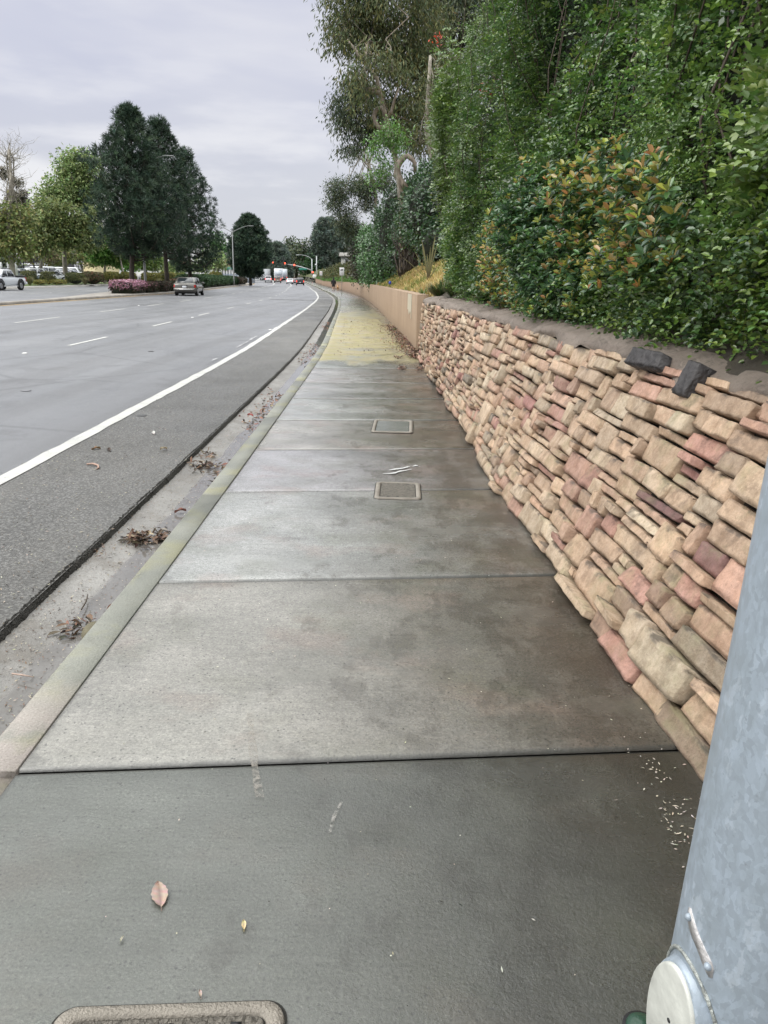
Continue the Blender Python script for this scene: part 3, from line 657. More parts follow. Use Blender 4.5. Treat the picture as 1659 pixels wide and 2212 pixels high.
def leafcol(n, cols, var=.25, w=None):
    c = np.array(cols)[rng.choice(len(cols), n, p=w)]
    return c*(1+var*(rng.random((n, 1))*2-1))*(1+.06*rng.normal(size=(n, 3)))
def foliage(name, P, D, Nn, L, W, cols, parent, mat='leaf', fold=False, w=None, var=.25, label=None, loc=None):
    V, Fq, k = leaves(P, D, Nn, L, W, fold)
    c = cols if isinstance(cols, np.ndarray) and len(cols) == len(P) else leafcol(len(P), cols, var, w)
    o = mesh(name, V, Fq, M[mat], parent, col=np.repeat(np.clip(c, .003, 1), k, axis=0), loc=loc)
    if loc is not None and parent: o.location = (0,0,0)
    if label: o['label'] = label
    return o
def rdir(n): return unit(rng.normal(size=(n, 3)))
GREEN = [(.09,.17,.040),(.13,.22,.046),(.065,.135,.040),(.18,.265,.055),(.09,.15,.075)]
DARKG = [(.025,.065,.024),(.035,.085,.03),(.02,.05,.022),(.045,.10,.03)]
def sprigs(P, D, Nn, nl=7, L=.13, leafL=.036, leafW=.022, spread=.9):
    """pinnate sprays: paired leaflets along a stalk"""
    n = len(P); D = unit(D); S = unit(np.cross(D, Nn)); N2 = unit(np.cross(S, D)); PP = []; DD = []; NN = []
    Ls = L*(.7+.6*rng.random(n))[:,None]
    for k in range(nl):
        side = 0 if k == nl-1 else (1 if k%2 else -1); f = (k//2+1)/((nl-1)/2.)
        droop = -N2*(f**2)*.25*Ls
        PP.append(P+D*Ls*f+droop); DD.append(D*(1 if side == 0 else .55)+S*side*spread+rng.normal(size=(n,3))*.18); NN.append(N2+rng.normal(size=(n,3))*.28)
    return np.concatenate(PP), np.concatenate(DD), np.concatenate(NN)
# ------------------------------------------------------------------ the tall flowering hedge over the stone wall
def hedge_face(y, h, depth):
    """point on the hedge face: y along, h height above the bank, depth inward"""
    base = np.interp(y, [-3, 4.7, 8, 10.5, 16.5, 19], [1.95, 1.72, 1.52, 1.42, 1.26, 1.40])+.16*np.clip((h-.6)/1.5, 0, 1)*np.clip((12-y)/6, 0, 1)
    P = np.stack([y, h*1.0, y*0], 1)
    bulge = .30*wav(P, 1.6, 41)+.16*wav(P, 4.2, 42)+.07*wav(P, 9, 43)
    foot = np.interp(h, [0, .25, .8, 3, 8], [.10, .02, -.04, -.05, .30])
    x = base+foot-bulge*np.clip(h/.8, .25, 1)*.9+depth
    return np.stack([x, y+.10*wav(P, 3, 44), 1.20+h], 1)
def tophedge(y): return np.interp(y, [-3, 6, 10, 13, 14.5, 15.5, 17, 18.6, 19], [7.5, 7.2, 6.8, 5.8, 5.1, 4.6, 3.9, 3.2, 2.8])
def build_hedge():
    root = thing('hedge', 'tall glossy green flowering hedge spilling over the stone wall', 'hedge', (2.2, 8, 1.2))
    def layer(ya, yb, dens, nl, L, lL, lW, fold, name, cols, w, dmin=0., dmax=.45):
        area = (yb-ya)*7.5; n = int(area*dens); y = ya+(yb-ya)*rng.random(n); h = rng.random(n)*(tophedge(y)+.3*rng.normal(size=n)); h = np.where(rng.random(n) < .03, rng.random(n)*.25, h)
        dep = dmin+(dmax-dmin)*rng.random(n)**1.4; P = hedge_face(y, np.maximum(h, 0.02), dep)
        gap = wav(P, 5.5, 77); keep = ((gap > -.62+.35*rng.random(n)) & (wav(P, 2.2, 78) > -1.05+.3*rng.random(n))) | (dep > .28); P = P[keep]; n = len(P)
        D = np.array([-1., -.25, .25])+rng.normal(size=(n, 3))*.75
        if yb > 15: D[:,1] += np.where(P[:,1] > 16.5, 1.2, 0)
        Nn = np.array([-.45, -.15, 1.])+rng.normal(size=(n, 3))*.35
        A, B, Cc = sprigs(P, D, Nn, nl, L, lL, lW)
        k = len(A)//n; szf = np.tile(np.clip(1+.28*wav(P, 1.9, 79), .6, 1.2), k); lc = leafcol(n, cols, .25, w); tone = wav(P, 1.1, 51); yel = np.clip(wav(P, .9, 52)*.6+.35*np.clip((P[:,1]-7)/5, -.5, 1.4), 0, 1)[:,None]
        lc = lc*(1+.2*tone[:,None]); lc = lc*(1-yel*.5)+np.array([.17,.24,.045])*yel*.5  # leaves yellower up the road: the lit look put into their colour
        lc = np.tile(lc, (k, 1))*(.85+.3*rng.random((n*k, 1)))
        foliage(name, A, B, Cc, lL*szf*(.75+.5*rng.random(n*k)), lW*szf*(.8+.4*rng.random(n*k)), lc, root, 'leaf', fold, loc=root.location)
    wts = [.3,.27,.25,.08,.10]
    layer(.3, 6., 640, 9, .125, .036, .024, True, 'leaves', GREEN, wts)
    layer(6., 11., 500, 7, .13, .040, .027, True, 'leaves', GREEN, wts)
    layer(11., 18.6, 420, 7, .13, .050, .034, False, 'leaves', GREEN, wts)
    layer(-2.5, .3, 200, 7, .13, .045, .03, False, 'leaves', GREEN, wts)
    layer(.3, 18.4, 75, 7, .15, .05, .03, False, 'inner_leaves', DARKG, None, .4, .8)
    n = 3600; y = .4+8.6*rng.random(n); h = rng.random(n)**1.5*.65; P = hedge_face(y, h, -.16+.34*rng.random(n)); D = np.array([-1., -.2, -.05])+rng.normal(size=(n, 3))*.7
    A, B, Cc = sprigs(P, D, np.array([-.35, -.1, 1.])+rng.normal(size=(n, 3))*.35, 7, .13, .036, .024); k = len(A)//n; lc = np.tile(leafcol(n, GREEN, .25), (k, 1))
    foliage('trailing_leaves', A, B, Cc, .036*(.7+.5*rng.random(n*k)), .024, lc, root, 'leaf', True, loc=root.location)
    # dark sheet added behind the leaves against light leaks, and stems
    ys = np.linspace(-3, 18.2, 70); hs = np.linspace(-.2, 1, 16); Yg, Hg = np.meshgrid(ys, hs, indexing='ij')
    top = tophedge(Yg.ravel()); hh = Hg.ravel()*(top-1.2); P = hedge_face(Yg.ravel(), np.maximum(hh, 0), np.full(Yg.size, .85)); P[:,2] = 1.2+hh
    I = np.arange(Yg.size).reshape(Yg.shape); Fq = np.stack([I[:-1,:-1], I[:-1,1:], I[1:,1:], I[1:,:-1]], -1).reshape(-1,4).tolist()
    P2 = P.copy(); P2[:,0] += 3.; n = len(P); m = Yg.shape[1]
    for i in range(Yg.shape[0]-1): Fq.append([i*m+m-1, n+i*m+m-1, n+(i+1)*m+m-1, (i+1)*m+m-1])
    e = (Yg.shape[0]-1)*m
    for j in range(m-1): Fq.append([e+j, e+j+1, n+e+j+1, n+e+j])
    mesh('dark_core', np.concatenate([P, P2]), Fq, M['under'], root, loc=root.location).location = (0,0,0)
    mb = MB(); g = np.random.default_rng(3)
    for k in range(100):
        y = 1+17*g.random()**1.2; pts = []; h0 = g.random()*1.5; nseg = 7; hh = 1.5+g.random()*3; dy = g.normal()*.6; dx = g.normal()*.15
        for q in range(nseg):
            f = q/(nseg-1); p = hedge_face(np.array([y+dy*f+.1*math.sin(5*f+k)]), np.array([h0+hh*f]), np.array([.38-.45*f+dx+.1*math.sin(7*f+k)]))[0]; pts.append(p)
        mb.tube(pts, np.linspace(.010, .003, nseg), 5)
    mb.build('stems', M['twig'], root, loc=root.location).location = (0,0,0)
    # orange-red trumpet flowers
    for (px, py, Y) in ((957,92,17.),(1087,190,15),(1080,182,15),(1060,205,14.5)):
        c = far(px, py, Y)+np.array([-.1,-.15,0]); n = 22; D = unit(rng.normal(size=(n,3))+np.array([-.6,-.6,.3]))
        foliage('flowers', c+rng.normal(size=(n,3))*.06, D, rdir(n), .07, .022, [(.55,.035,.02),(.6,.07,.03)], root, 'leaf', label='orange red trumpet flowers', loc=root.location)
build_hedge()
def build_coppery():
    root = thing('shrub', 'shrub with yellow and coppery new leaves growing out of the green hedge', 'shrub', (1.6, 6.6, 1.25))
    n = 3600; px = rng.normal(1265, 105, n); py = rng.normal(505, 88, n); y = rng.uniform(4.0, 10.5, n); h = rng.random(n)*2.2
    P = hedge_face(y, h, -.27+.24*rng.random(n)); 
    v = P-np.array([0,0,H]); w = v@_f; qx = CX+F*(v@_R)/w; qy = CY-F*(v@_U)/w
    m = ((qx-1240)/190)**2+((qy-525)/165)**2+.55*wav(P, 3, 61)+.3*wav(P, 8, 62) < 1.05; P = P[m]; n = len(P); print('coppery', n)
    A = []; B = []; N3 = []; c = []
    tone = wav(P, 1.8, 63)+.5*rng.normal(size=n)
    for k in range(7):
        th = k*2.4+rng.random(n)*.8; up = unit(np.array([-.55,-.3,1.])+rng.normal(size=(n,3))*.25)
        s = unit(np.cross(up, np.array([0,1.,.2]))); s2 = np.cross(up, s); rad = s*np.cos(th)[:,None]+s2*np.sin(th)[:,None]
        A.append(P+rad*.006); B.append(up*(1.0 if k < 3 else .25)+rad*.75); N3.append(up)
        young = k < 3
        cc = np.where((tone > -.55)[:,None] & young, leafcol(n, [(.42,.38,.08),(.33,.38,.07),(.46,.25,.10),(.28,.34,.08),(.48,.33,.15),(.42,.36,.10)], .2), leafcol(n, [(.07,.15,.06),(.10,.20,.065),(.06,.12,.06)], .25))
        c.append(cc)
    A = np.concatenate(A); nn = len(A)
    foliage('leaves', A, np.concatenate(B), np.concatenate(N3), .064*(.8+.4*rng.random(nn)), .034*(.8+.4*rng.random(nn)), np.concatenate(c), root, 'leaf', True, loc=root.location)
    for (qx, qy, Y) in ((1325,548,6.2),(1258,530,6.8)):
        c0 = far(qx, qy, Y); i = np.argmin(((P-c0)**2).sum(1)); c0 = P[i]+np.array([-.1,-.06,0]); k = 40
        foliage('blossom', c0+rng.normal(size=(k,3))*.022, rdir(k), rdir(k), .024, .013, [(.62,.58,.58),(.5,.42,.42)], root, 'leaf', label='pale pink blossom cluster', loc=root.location)
build_coppery()
def tuft(name, label, cat, loc, n, L, W, cols, spread=.6, group=None, upz=1., segs=3, lean=(0,0), mat='leaf'):
    """strappy plant: curved blades"""
    root = thing(name, label, cat, loc, group=group); th = rng.random(n)*6.283; out = spread*(.3+.7*rng.random(n))
    d = np.stack([np.cos(th)*out+lean[0], np.sin(th)*out+lean[1], np.full(n, upz)], 1); d = unit(d); Ls = L*(.6+.5*rng.random(n))
    P0 = np.stack([np.cos(th), np.sin(th), th*0], 1)*(.03+.25*spread*L*rng.random((n,1)))*.5
    s = unit(np.cross(d, [0,0,1.])); V = []; k = segs+1
    for q in range(k):
        f = q/segs; c = P0+d*(Ls*f)[:,None]; c[:,2] -= (Ls*f*f*spread*.55); wd = W*(1-f)**.7*.5+.0005
        V += [c-s*wd, c+s*wd]
    V = np.stack(V, 1); nv = 2*k; Fq = np.concatenate([np.arange(n)[:,None]*nv+np.array([2*q, 2*q+1, 2*q+3, 2*q+2]) for q in range(segs)])
    mesh('blades', V.reshape(-1,3), Fq, M[mat], root, col=np.repeat(leafcol(n, cols, .3), nv, axis=0)); return root
AG = [(.05,.10,.03),(.08,.14,.04),(.20,.17,.08),(.11,.15,.06)]
def bank(px, py, Y, dz=0.):
    p = far(px, py, Y); return (p[0], p[1], p[2]+dz)
tuft('strappy_plant', 'spiky strap leaved clump at the far end of the stone wall', 'plant', (1.12, 16.9, 1.12), 260, .75, .035, AG, .75, lean=(-.15,-.1))
tuft('strappy_plant', 'second strap leaved clump hugging the dark foot of the hedge', 'plant', (1.28, 15.2, 1.2), 200, .65, .03, AG, .8, lean=(-.2,-.1))
tuft('dry_grass_clump', 'bleached grass clump behind the coping left of the coppery shrub', 'plant', (1.5, 9.9, 1.18), 170, .42, .018, [(.34,.28,.15),(.20,.19,.08),(.10,.12,.04),(.42,.36,.22)], .9, group='dry clumps at the hedge foot', lean=(-.25,-.1), mat='dry')
tuft('dry_grass_clump', 'straw coloured grass clump under the coppery shrub', 'plant', (1.65, 8.1, 1.18), 190, .38, .016, [(.34,.28,.15),(.20,.19,.08),(.10,.12,.04),(.42,.36,.22)], .9, group='dry clumps at the hedge foot', lean=(-.25,-.1), mat='dry')
tuft('dry_grass_clump', 'yellowing grass clump in the bare gap beneath the hedge', 'plant', (1.42, 11.8, 1.2), 150, .4, .02, [(.2,.2,.08),(.09,.13,.04),(.36,.3,.18)], .9, group='dry clumps at the hedge foot', lean=(-.25,-.1), mat='dry')
p = far(925, 590, 25.); yy = 24.; tt = kx(yy)-.0
def on_hill(px, y):                            # a point of the slope on this bearing
    best = None
    for d in np.linspace(0, 12, 240):
        x, yw = ST(y, float(t_hill(y))-d); q = np.array([float(x), float(yw), float(hill_z(y, d))]); v = q-np.array([0,0,H]); w = v@_f; qx = CX+F*(v@_R)/w
        if best is None or abs(qx-px) < best[0]: best = (abs(qx-px), q, CY-F*(v@_U)/w)
    return best[1]
q = on_hill(925, 23.5)
def flax():
    root = thing('flax_plant', 'upright sword leaved plant alone on the dry grass slope', 'plant', q)
    V = []; Fc = []; n = 0; cols = []
    for (lx, ly, L, W) in ((-.38,-.1,.95,.025),(-.16,0,1.2,.055),(.10,.05,1.35,.05),(.02,-.1,1.0,.045),(.17,.1,1.15,.035),(-.8,.1,.9,.015),(-.05,.1,.8,.05),(.35,0,.55,.03)):
        d = unit(np.array([lx, ly, 1.])); s = unit(np.cross(d, [0,1.,0]))
        for f, w in ((0,.4),(.4,.8),(.75,1),(1,.05)):
            c = d*L*f+np.array([lx*.3*f*f, 0, 0]); V += [c-s*W*w/2, c+s*W*w/2]; cols += [(.16,.155,.08) if f > .3 else (.08,.045,.03)]*2
        for k in range(3): Fc.append([n+2*k, n+2*k+1, n+2*k+3, n+2*k+2])
        n += 8
    mesh('blades', V, Fc, M['leaf_dull'], root, col=np.array(cols))
flax()
tuft('weed', 'small green weed clump on the dry slope just behind the tan wall', 'plant', on_hill(893, 19.4), 60, .35, .02, [(.08,.16,.03),(.12,.2,.04)], .7)
tuft('weed', 'small green weed at the foot of the tan wall', 'plant', (float(ST(25., -2.1)[0]), 25., 0), 40, .16, .02, [(.10,.14,.03)], .9)
tuft('weed', 'tiny weed at the wall base by the concrete notch', 'plant', (.70, 13.6, 0), 50, .13, .015, [(.09,.11,.03),(.2,.16,.06)], 1.)
# short dry grass standing on the slope
n = 52000; y = rng.uniform(17.5, 62, n)**1.; d = rng.random(n)*7; x, yw = ST(y, t_hill(y)-d); P = np.stack([x, yw, hill_z(y, d)-.01], 1)
gm = wav(P, .9, 71)[:,None]+.4*rng.normal(size=(n,1)); cl = np.where(gm > .55, leafcol(n, [(.13,.17,.04),(.19,.20,.055)], .25), leafcol(n, [(.44,.34,.145),(.36,.27,.11),(.50,.40,.19),(.32,.27,.09)], .25))
o = foliage('dry_grass', P, np.array([0,0,1.])+rng.normal(size=(n,3))*np.array([.6,.6,.2]), rdir(n), .10+.10*rng.random(n), .025, cl, None, 'dry'); tag(o, 'short dry yellow grass covering the slope above the tan wall', 'grass', kind='stuff')
# ------------------------------------------------------------------ trees
def blob(px, py, rx, ry, Y, ry_depth=None):
    """crown lobe from bearings at distance Y: centre and radii in metres"""
    c = far(px, py, Y); k = Y/F*1.03; return (c, np.array([rx*k, (ry_depth or (rx+ry)/2*k), ry*k]))
def crown_pts(blobs, per_m2, clump, nleaf, seed, shell=.5):
    g = np.random.default_rng(seed); P = []; Cc = []
    for c, r in blobs:
        area = 4*math.pi*((r[0]*r[1])**1.6/3+(r[0]*r[2])**1.6/3+(r[1]*r[2])**1.6/3)**(1/1.6)
        n = max(6, int(area*per_m2)); d = g.normal(size=(n,3)); d /= np.linalg.norm(d, axis=1)[:,None]
        rad = (shell+(1-shell)*g.random(n)**.6)*(1+.16*wav(d*2, 2.2, seed+3)+.08*g.normal(size=n)); q = c+d*r*rad[:,None]
        k = nleaf; off = g.normal(size=(n, k, 3))*clump*np.array([1, 1, .6])*.5
        P.append((q[:,None]+off).reshape(-1,3)); Cc.append(np.repeat(d, k, axis=0))
    return np.concatenate(P), np.concatenate(Cc)
def limb(mb, a, b, r0, r1, wob=.05, n=6, seg=6, seed=0):
    g = np.random.default_rng(seed); a = np.array(a, float); b = np.array(b, float); L = np.linalg.norm(b-a)
    pts = [a+(b-a)*f+(g.normal(size=3)*wob*L*math.sin(math.pi*f)) for f in np.linspace(0, 1, seg)]
    mb.tube(pts, np.linspace(r0, r1, seg), n); return pts
def tree(name, label, loc, trunkpts, tr, blobs, cols, per_m2=3., clump=.6, nleaf=14, L=.22, W=.12, droop=0., bark='bark_dark', mat='leaf_dull', seed=1, group=None, w=None, shell=.5, branches=10, var=.3, cat='tree'):
    root = thing(name, label, cat, loc, group=group); loc = np.array(loc, float)
    mb = MB(); tp = np.array(trunkpts, float); mb.tube(tp, np.linspace(tr, tr*.35, len(tp)), 8)
    g = np.random.default_rng(seed); o = mb.build('trunk', M[bark], root, smooth=True, loc=loc); o.location = (0,0,0)
    mb = MB(); any_ = False
    for bi, (c, r) in enumerate(blobs):
        i = min(len(tp)-1, max(1, int(len(tp)*(.62+.37*g.random())))); s = tp[i]
        limb(mb, s, c, tr*.26, tr*.08, .06, 5, 6, seed*31+bi)
        for k in range(branches):
            d = g.normal(size=3); d /= np.linalg.norm(d); d[2] = abs(d[2])*.8-.1; limb(mb, c-np.array([0,0,r[2]*.3]), c+d*r*.9, tr*.10, tr*.025, .07, 4, 5, seed*77+bi*13+k)
    mb.build('branches', M[bark], root, loc=loc).location = (0,0,0)
    P, d = crown_pts(blobs, per_m2, clump, nleaf, seed, shell); n = len(P)
    D = rdir(n)*(1-droop)+d*.35*(1-droop)+np.array([0,0,-1.])*droop*1.3; Nn = np.array([0,0,1.])*(1-droop)+rdir(n)*.7
    foliage('crown', P, D, Nn, L*(.6+.8*rng.random(n)), W*(.7+.6*rng.random(n)), cols, root, mat, loc=loc, w=w, var=var); return root
def P3(px, py, Y): return far(px, py, Y)
def gz(y, t): return float(rise(y))+.2
EUC = [(.085,.115,.05),(.12,.14,.055),(.065,.095,.045),(.16,.155,.06),(.10,.115,.055)]
EUCD = [(.075,.105,.065),(.10,.13,.075),(.055,.085,.055),(.12,.135,.07)]
# big eucalyptus above the bank: twisting grey trunk and hanging foliage
Y0 = 44.
Y0 = 40.5
TR = [P3(868,430,Y0), P3(862,380,Y0), P3(853,335,Y0), P3(842,299,Y0), P3(834,256,Y0), P3(826,225,Y0), P3(819,197,Y0), P3(814,168,Y0), P3(797,151,Y0), P3(788,128,Y0), P3(795,90,44), P3(815,40,45), P3(835,-40,45)]
def lp(L, Y): return [P3(a, b, Y) for a, b in L]
base = P3(872, 470, Y0); base[2] -= 3
Y0 = 44.
bl = [blob(765,40,58,55,Y0+1), blob(815,95,72,66,Y0+2), blob(880,70,75,85,Y0+1), blob(900,180,75,80,Y0+2), blob(845,-30,80,70,Y0), blob(930,130,60,90,Y0+3), blob(860,250,55,55,Y0+2), blob(775,-20,60,50,Y0+1), blob(735,75,24,40,Y0), blob(910,290,50,50,Y0+3), blob(800,112,26,20,39.3), blob(848,150,24,16,39.3), blob(772,158,14,14,39.5), blob(790,215,14,16,39.6)]
r1 = tree('eucalyptus_tree', 'tallest eucalyptus with a twisting looped trunk and hanging brown green foliage', base, [base]+TR, .15, bl, EUC, 1.35, .85, 64, .26, .065, .5, 'bark_euc', seed=3, shell=.35, branches=6)
Y0 = 40.5
def tw(pts, rad, n=6): o = MB().tube(pts, rad, n).build('limb', M['bark_euc'], r1, smooth=True, loc=base); o.location = (0,0,0)
tw(lp([(836,276),(826,277),(817,274),(811,264),(808,252),(810,242),(816,235),(824,233),(830,240),(833,252)], Y0-.6), .10, 7)
tw(lp([(876,408),(868,395),(857,378),(858,362),(864,350),(872,341),(880,337),(890,344),(896,352),(897,372)], Y0-.8), [.17,.165,.16,.15,.15,.14,.12,.11,.09,.08], 7)
tw(lp([(819,188),(809,193),(799,193),(795,189),(800,200),(810,200),(820,202)], Y0-.6), .085, 6)
tw(lp([(788,128),(780,122),(774,122),(768,108),(750,85)], Y0-.4), [.12,.1,.08,.06,.03], 6)
tw(lp([(834,256),(846,240),(852,215),(862,190)], Y0), [.1,.08,.06,.03], 6)
Y1 = 47.
bl = [blob(775,180,30,28,Y1), blob(790,230,45,40,Y1), blob(745,238,22,22,Y1), blob(760,270,40,32,Y1), blob(805,285,35,30,Y1), blob(755,325,22,20,Y1), blob(728,230,8,18,Y1), blob(770,205,28,25,Y1)]
b2 = P3(880, 480, Y1); b2[2] -= 3
tree('eucalyptus_tree', 'leaning eucalyptus with dark ragged foliage reaching over the road side', b2, [b2, P3(868,400,Y1), P3(850,330,Y1), P3(822,290,Y1), P3(800,260,Y1)], .15, bl, EUCD, 1.9, .7, 56, .24, .06, .5, 'bark_euc', seed=5, shell=.3, branches=7)
Y2 = 41.
b3 = P3(945, 440, Y2); b3[2] -= 2
tree('eucalyptus_tree', 'eucalyptus with a smooth whitish trunk rising out of the dark bushes', b3, [b3, P3(936,370,Y2), P3(929,320,Y2), P3(921,280,Y2), P3(925,200,Y2), P3(930,120,Y2)], .2, [blob(905,300,28,30,Y2), blob(935,240,40,50,Y2), blob(960,180,40,60,Y2+1)], EUC, 1.6, .9, 44, .24, .05, .38, 'bark_pale', seed=6, shell=.35)
Y3 = 56.
b4 = P3(980, 350, Y3); b4[2] -= 6
tree('eucalyptus_tree', 'dark drooping eucalyptus crown at the top edge behind the hedge', b4, [b4, P3(980,200,Y3), P3(1000,60,Y3), P3(1012,-40,Y3)], .35, [blob(1000,20,110,70,Y3), blob(940,-10,60,45,Y3), blob(1080,30,70,90,Y3), blob(1020,-70,140,60,Y3), blob(1000,120,60,60,Y3), blob(1150,40,80,120,Y3)], EUCD, 1.1, 1.4, 50, .36, .07, .5, 'bark_dark', seed=8, shell=.3, branches=5)
Y4 = 72.
b5 = P3(813, 520, Y4); b5[2] -= 3
tree('eucalyptus_tree', 'slender forked eucalyptus with pale limbs and separate dark leaf clumps', b5, [b5, P3(812,456,Y4), P3(811,425,Y4), P3(806,395,Y4), P3(797,353,Y4), P3(791,313,Y4)], .2,
     [blob(735,410,26,20,Y4), blob(728,435,18,22,Y4), blob(745,470,20,26,Y4), blob(782,400,20,24,Y4), blob(795,415,18,20,Y4), blob(752,500,16,22,Y4), blob(770,490,16,14,Y4), blob(832,390,26,20,Y4), blob(765,335,10,12,Y4), blob(788,440,14,12,Y4)], EUCD, 4.0, .8, 32, .28, .07, .35, 'bark_pale', seed=9, shell=.3)
mb = MB(); mb.tube(lp([(806,399),(797,360),(785,346),(770,338),(762,334)], Y4), [.14,.11,.08,.06,.04], 6); mb.tube(lp([(797,353),(806,330),(812,300)], Y4), [.1,.07,.04], 6)
o = mb.build('branches', M['bark_pale'], bpy.data.objects['eucalyptus_tree.004'], smooth=True, loc=b5); o.location = (0,0,0)
# feathery young tree, light green
Y5 = 36.
b6 = P3(868, 440, Y5); b6[2] -= 1
tree('young_tree', 'feathery bright green young tree against the grey trunks', b6, [b6, P3(858,390,Y5), P3(852,340,Y5), P3(848,280,Y5)], .05, [blob(845,275,24,14,Y5), blob(855,300,22,18,Y5), blob(828,305,28,14,Y5), blob(812,330,22,18,Y5), blob(855,325,16,12,Y5), blob(810,385,16,22,Y5), blob(830,355,18,16,Y5)], [(.10,.22,.04),(.14,.27,.06),(.08,.18,.04)], 7, .35, 22, .16, .05, .2, 'bark_pale', 'leaf', 10, shell=.2)
# ---- dark bushes on the slope beyond the dry grass
BUSH = [(.028,.070,.028),(.040,.095,.034),(.022,.056,.024),(.055,.12,.036)]
BUSHL = [(.055,.14,.038),(.08,.18,.05),(.045,.11,.035)]
def bush(name, label, blobs, cols, per_m2=9., clump=.35, nleaf=12, L=.12, W=.07, group=None, cat='shrub', mat='leaf', seed=1, solid=True, base=None, shell=.8):
    c0 = np.mean([b[0] for b in blobs], 0); lo = min(b[0][2]-b[1][2] for b in blobs); loc = np.array([c0[0], c0[1], lo]) if base is None else np.array(base, float)
    root = thing(name, label, cat, loc, group=group); P, d = crown_pts(blobs, per_m2, clump, nleaf, seed, shell); n = len(P)
    foliage('foliage', P, rdir(n)+d*.5, d+rdir(n)*.7+np.array([0,0,.6]), L*(.6+.8*rng.random(n)), W*(.7+.6*rng.random(n)), cols, root, mat, loc=loc)
    if solid:
        for c, r in blobs: MB().ell(c, r*.80, 14, 9).build('dark_core', M['under'], root, loc=loc).location = (0,0,0)
    return root
bush('bush', 'large dark green bush mass climbing the slope above the dry grass', [blob(940,450,65,75,33), blob(985,420,50,90,31), blob(905,470,40,60,36), blob(950,530,45,40,31), blob(990,520,40,50,30)], BUSH, 11, .3, 14, .13, .08, seed=21)
bush('bush', 'dark bush with bare stems at the head of the yellow slope', [blob(890,505,40,52,42), blob(866,548,26,40,44), blob(905,528,28,30,38), blob(845,510,30,52,47)], BUSH, 9, .35, 14, .16, .09, seed=22)
bush('tall_hedge', 'tall mid green hedge wall draping down to the tan wall', [blob(835,560,26,55,50), blob(815,555,26,60,55), blob(800,560,20,58,60), blob(830,510,25,35,54), blob(790,540,16,50,64)], BUSHL, 7, .4, 14, .18, .1, seed=23)
bush('bush', 'olive brown bush at the far end of the tall hedge near the white house', [blob(774,545,16,42,74), blob(782,570,12,34,72), blob(770,578,10,26,76)], [(.05,.055,.022),(.07,.065,.03),(.035,.05,.02)], 5, .5, 14, .22, .12, seed=24)
bush('bush', 'dark bush top reaching up between the eucalyptus trunks', [blob(905,415,40,35,46), blob(940,385,35,30,40), blob(860,450,34,36,50), blob(835,470,25,25,54)], BUSH, 7, .4, 14, .17, .1, seed=25)
mb = MB(); g = np.random.default_rng(8)
for k in range(26):
    px = 862+g.random()*52; a = far(px, 604-.61*(px-850), 37); b = far(px+g.normal()*14+(8 if k%2 else -14), 480+g.random()*50, 37.5); limb(mb, a, b, .05, .015, .04, 5, 6, k)
rt = thing('bare_stems', 'cluster of bare brown stems in front of the dark bushes', 'shrub', far(890, 605, 37)); mb.build('stems', M['bark_dark'], rt, loc=rt.location).location = (0,0,0)
# ---- ground cover of the far slope, light green weeds along the wall
def covers(name, label, ya, yb, d0, d1, n, cols, L, W, zup=.0):
    y = rng.uniform(ya, yb, n); d = rng.uniform(d0, d1, n); x, yw = ST(y, t_hill(y)-d); z = hill_z(y, d)+zup*rng.random(n)*(1+wav(np.stack([x, yw, x*0], 1), .8, 5))
    o = foliage(name, np.stack([x, yw, z], 1), np.array([-.3,0,.8])+rdir(n), rdir(n), L, W, cols, None, 'leaf_dull'); return tag(o, label, 'ground cover', kind='stuff')
covers('ground_cover', 'olive and green ground cover over the far embankment', 66, 235, .3, 13, 60000, [(.07,.085,.03),(.10,.10,.04),(.05,.075,.03),(.13,.12,.05)], .45, .22, .9)
covers('weeds', 'fresh green weeds along the top of the tan wall', 56, 235, 0., 1.2, 20000, [(.09,.19,.04),(.06,.14,.035),(.13,.23,.06)], .22, .08, .3)
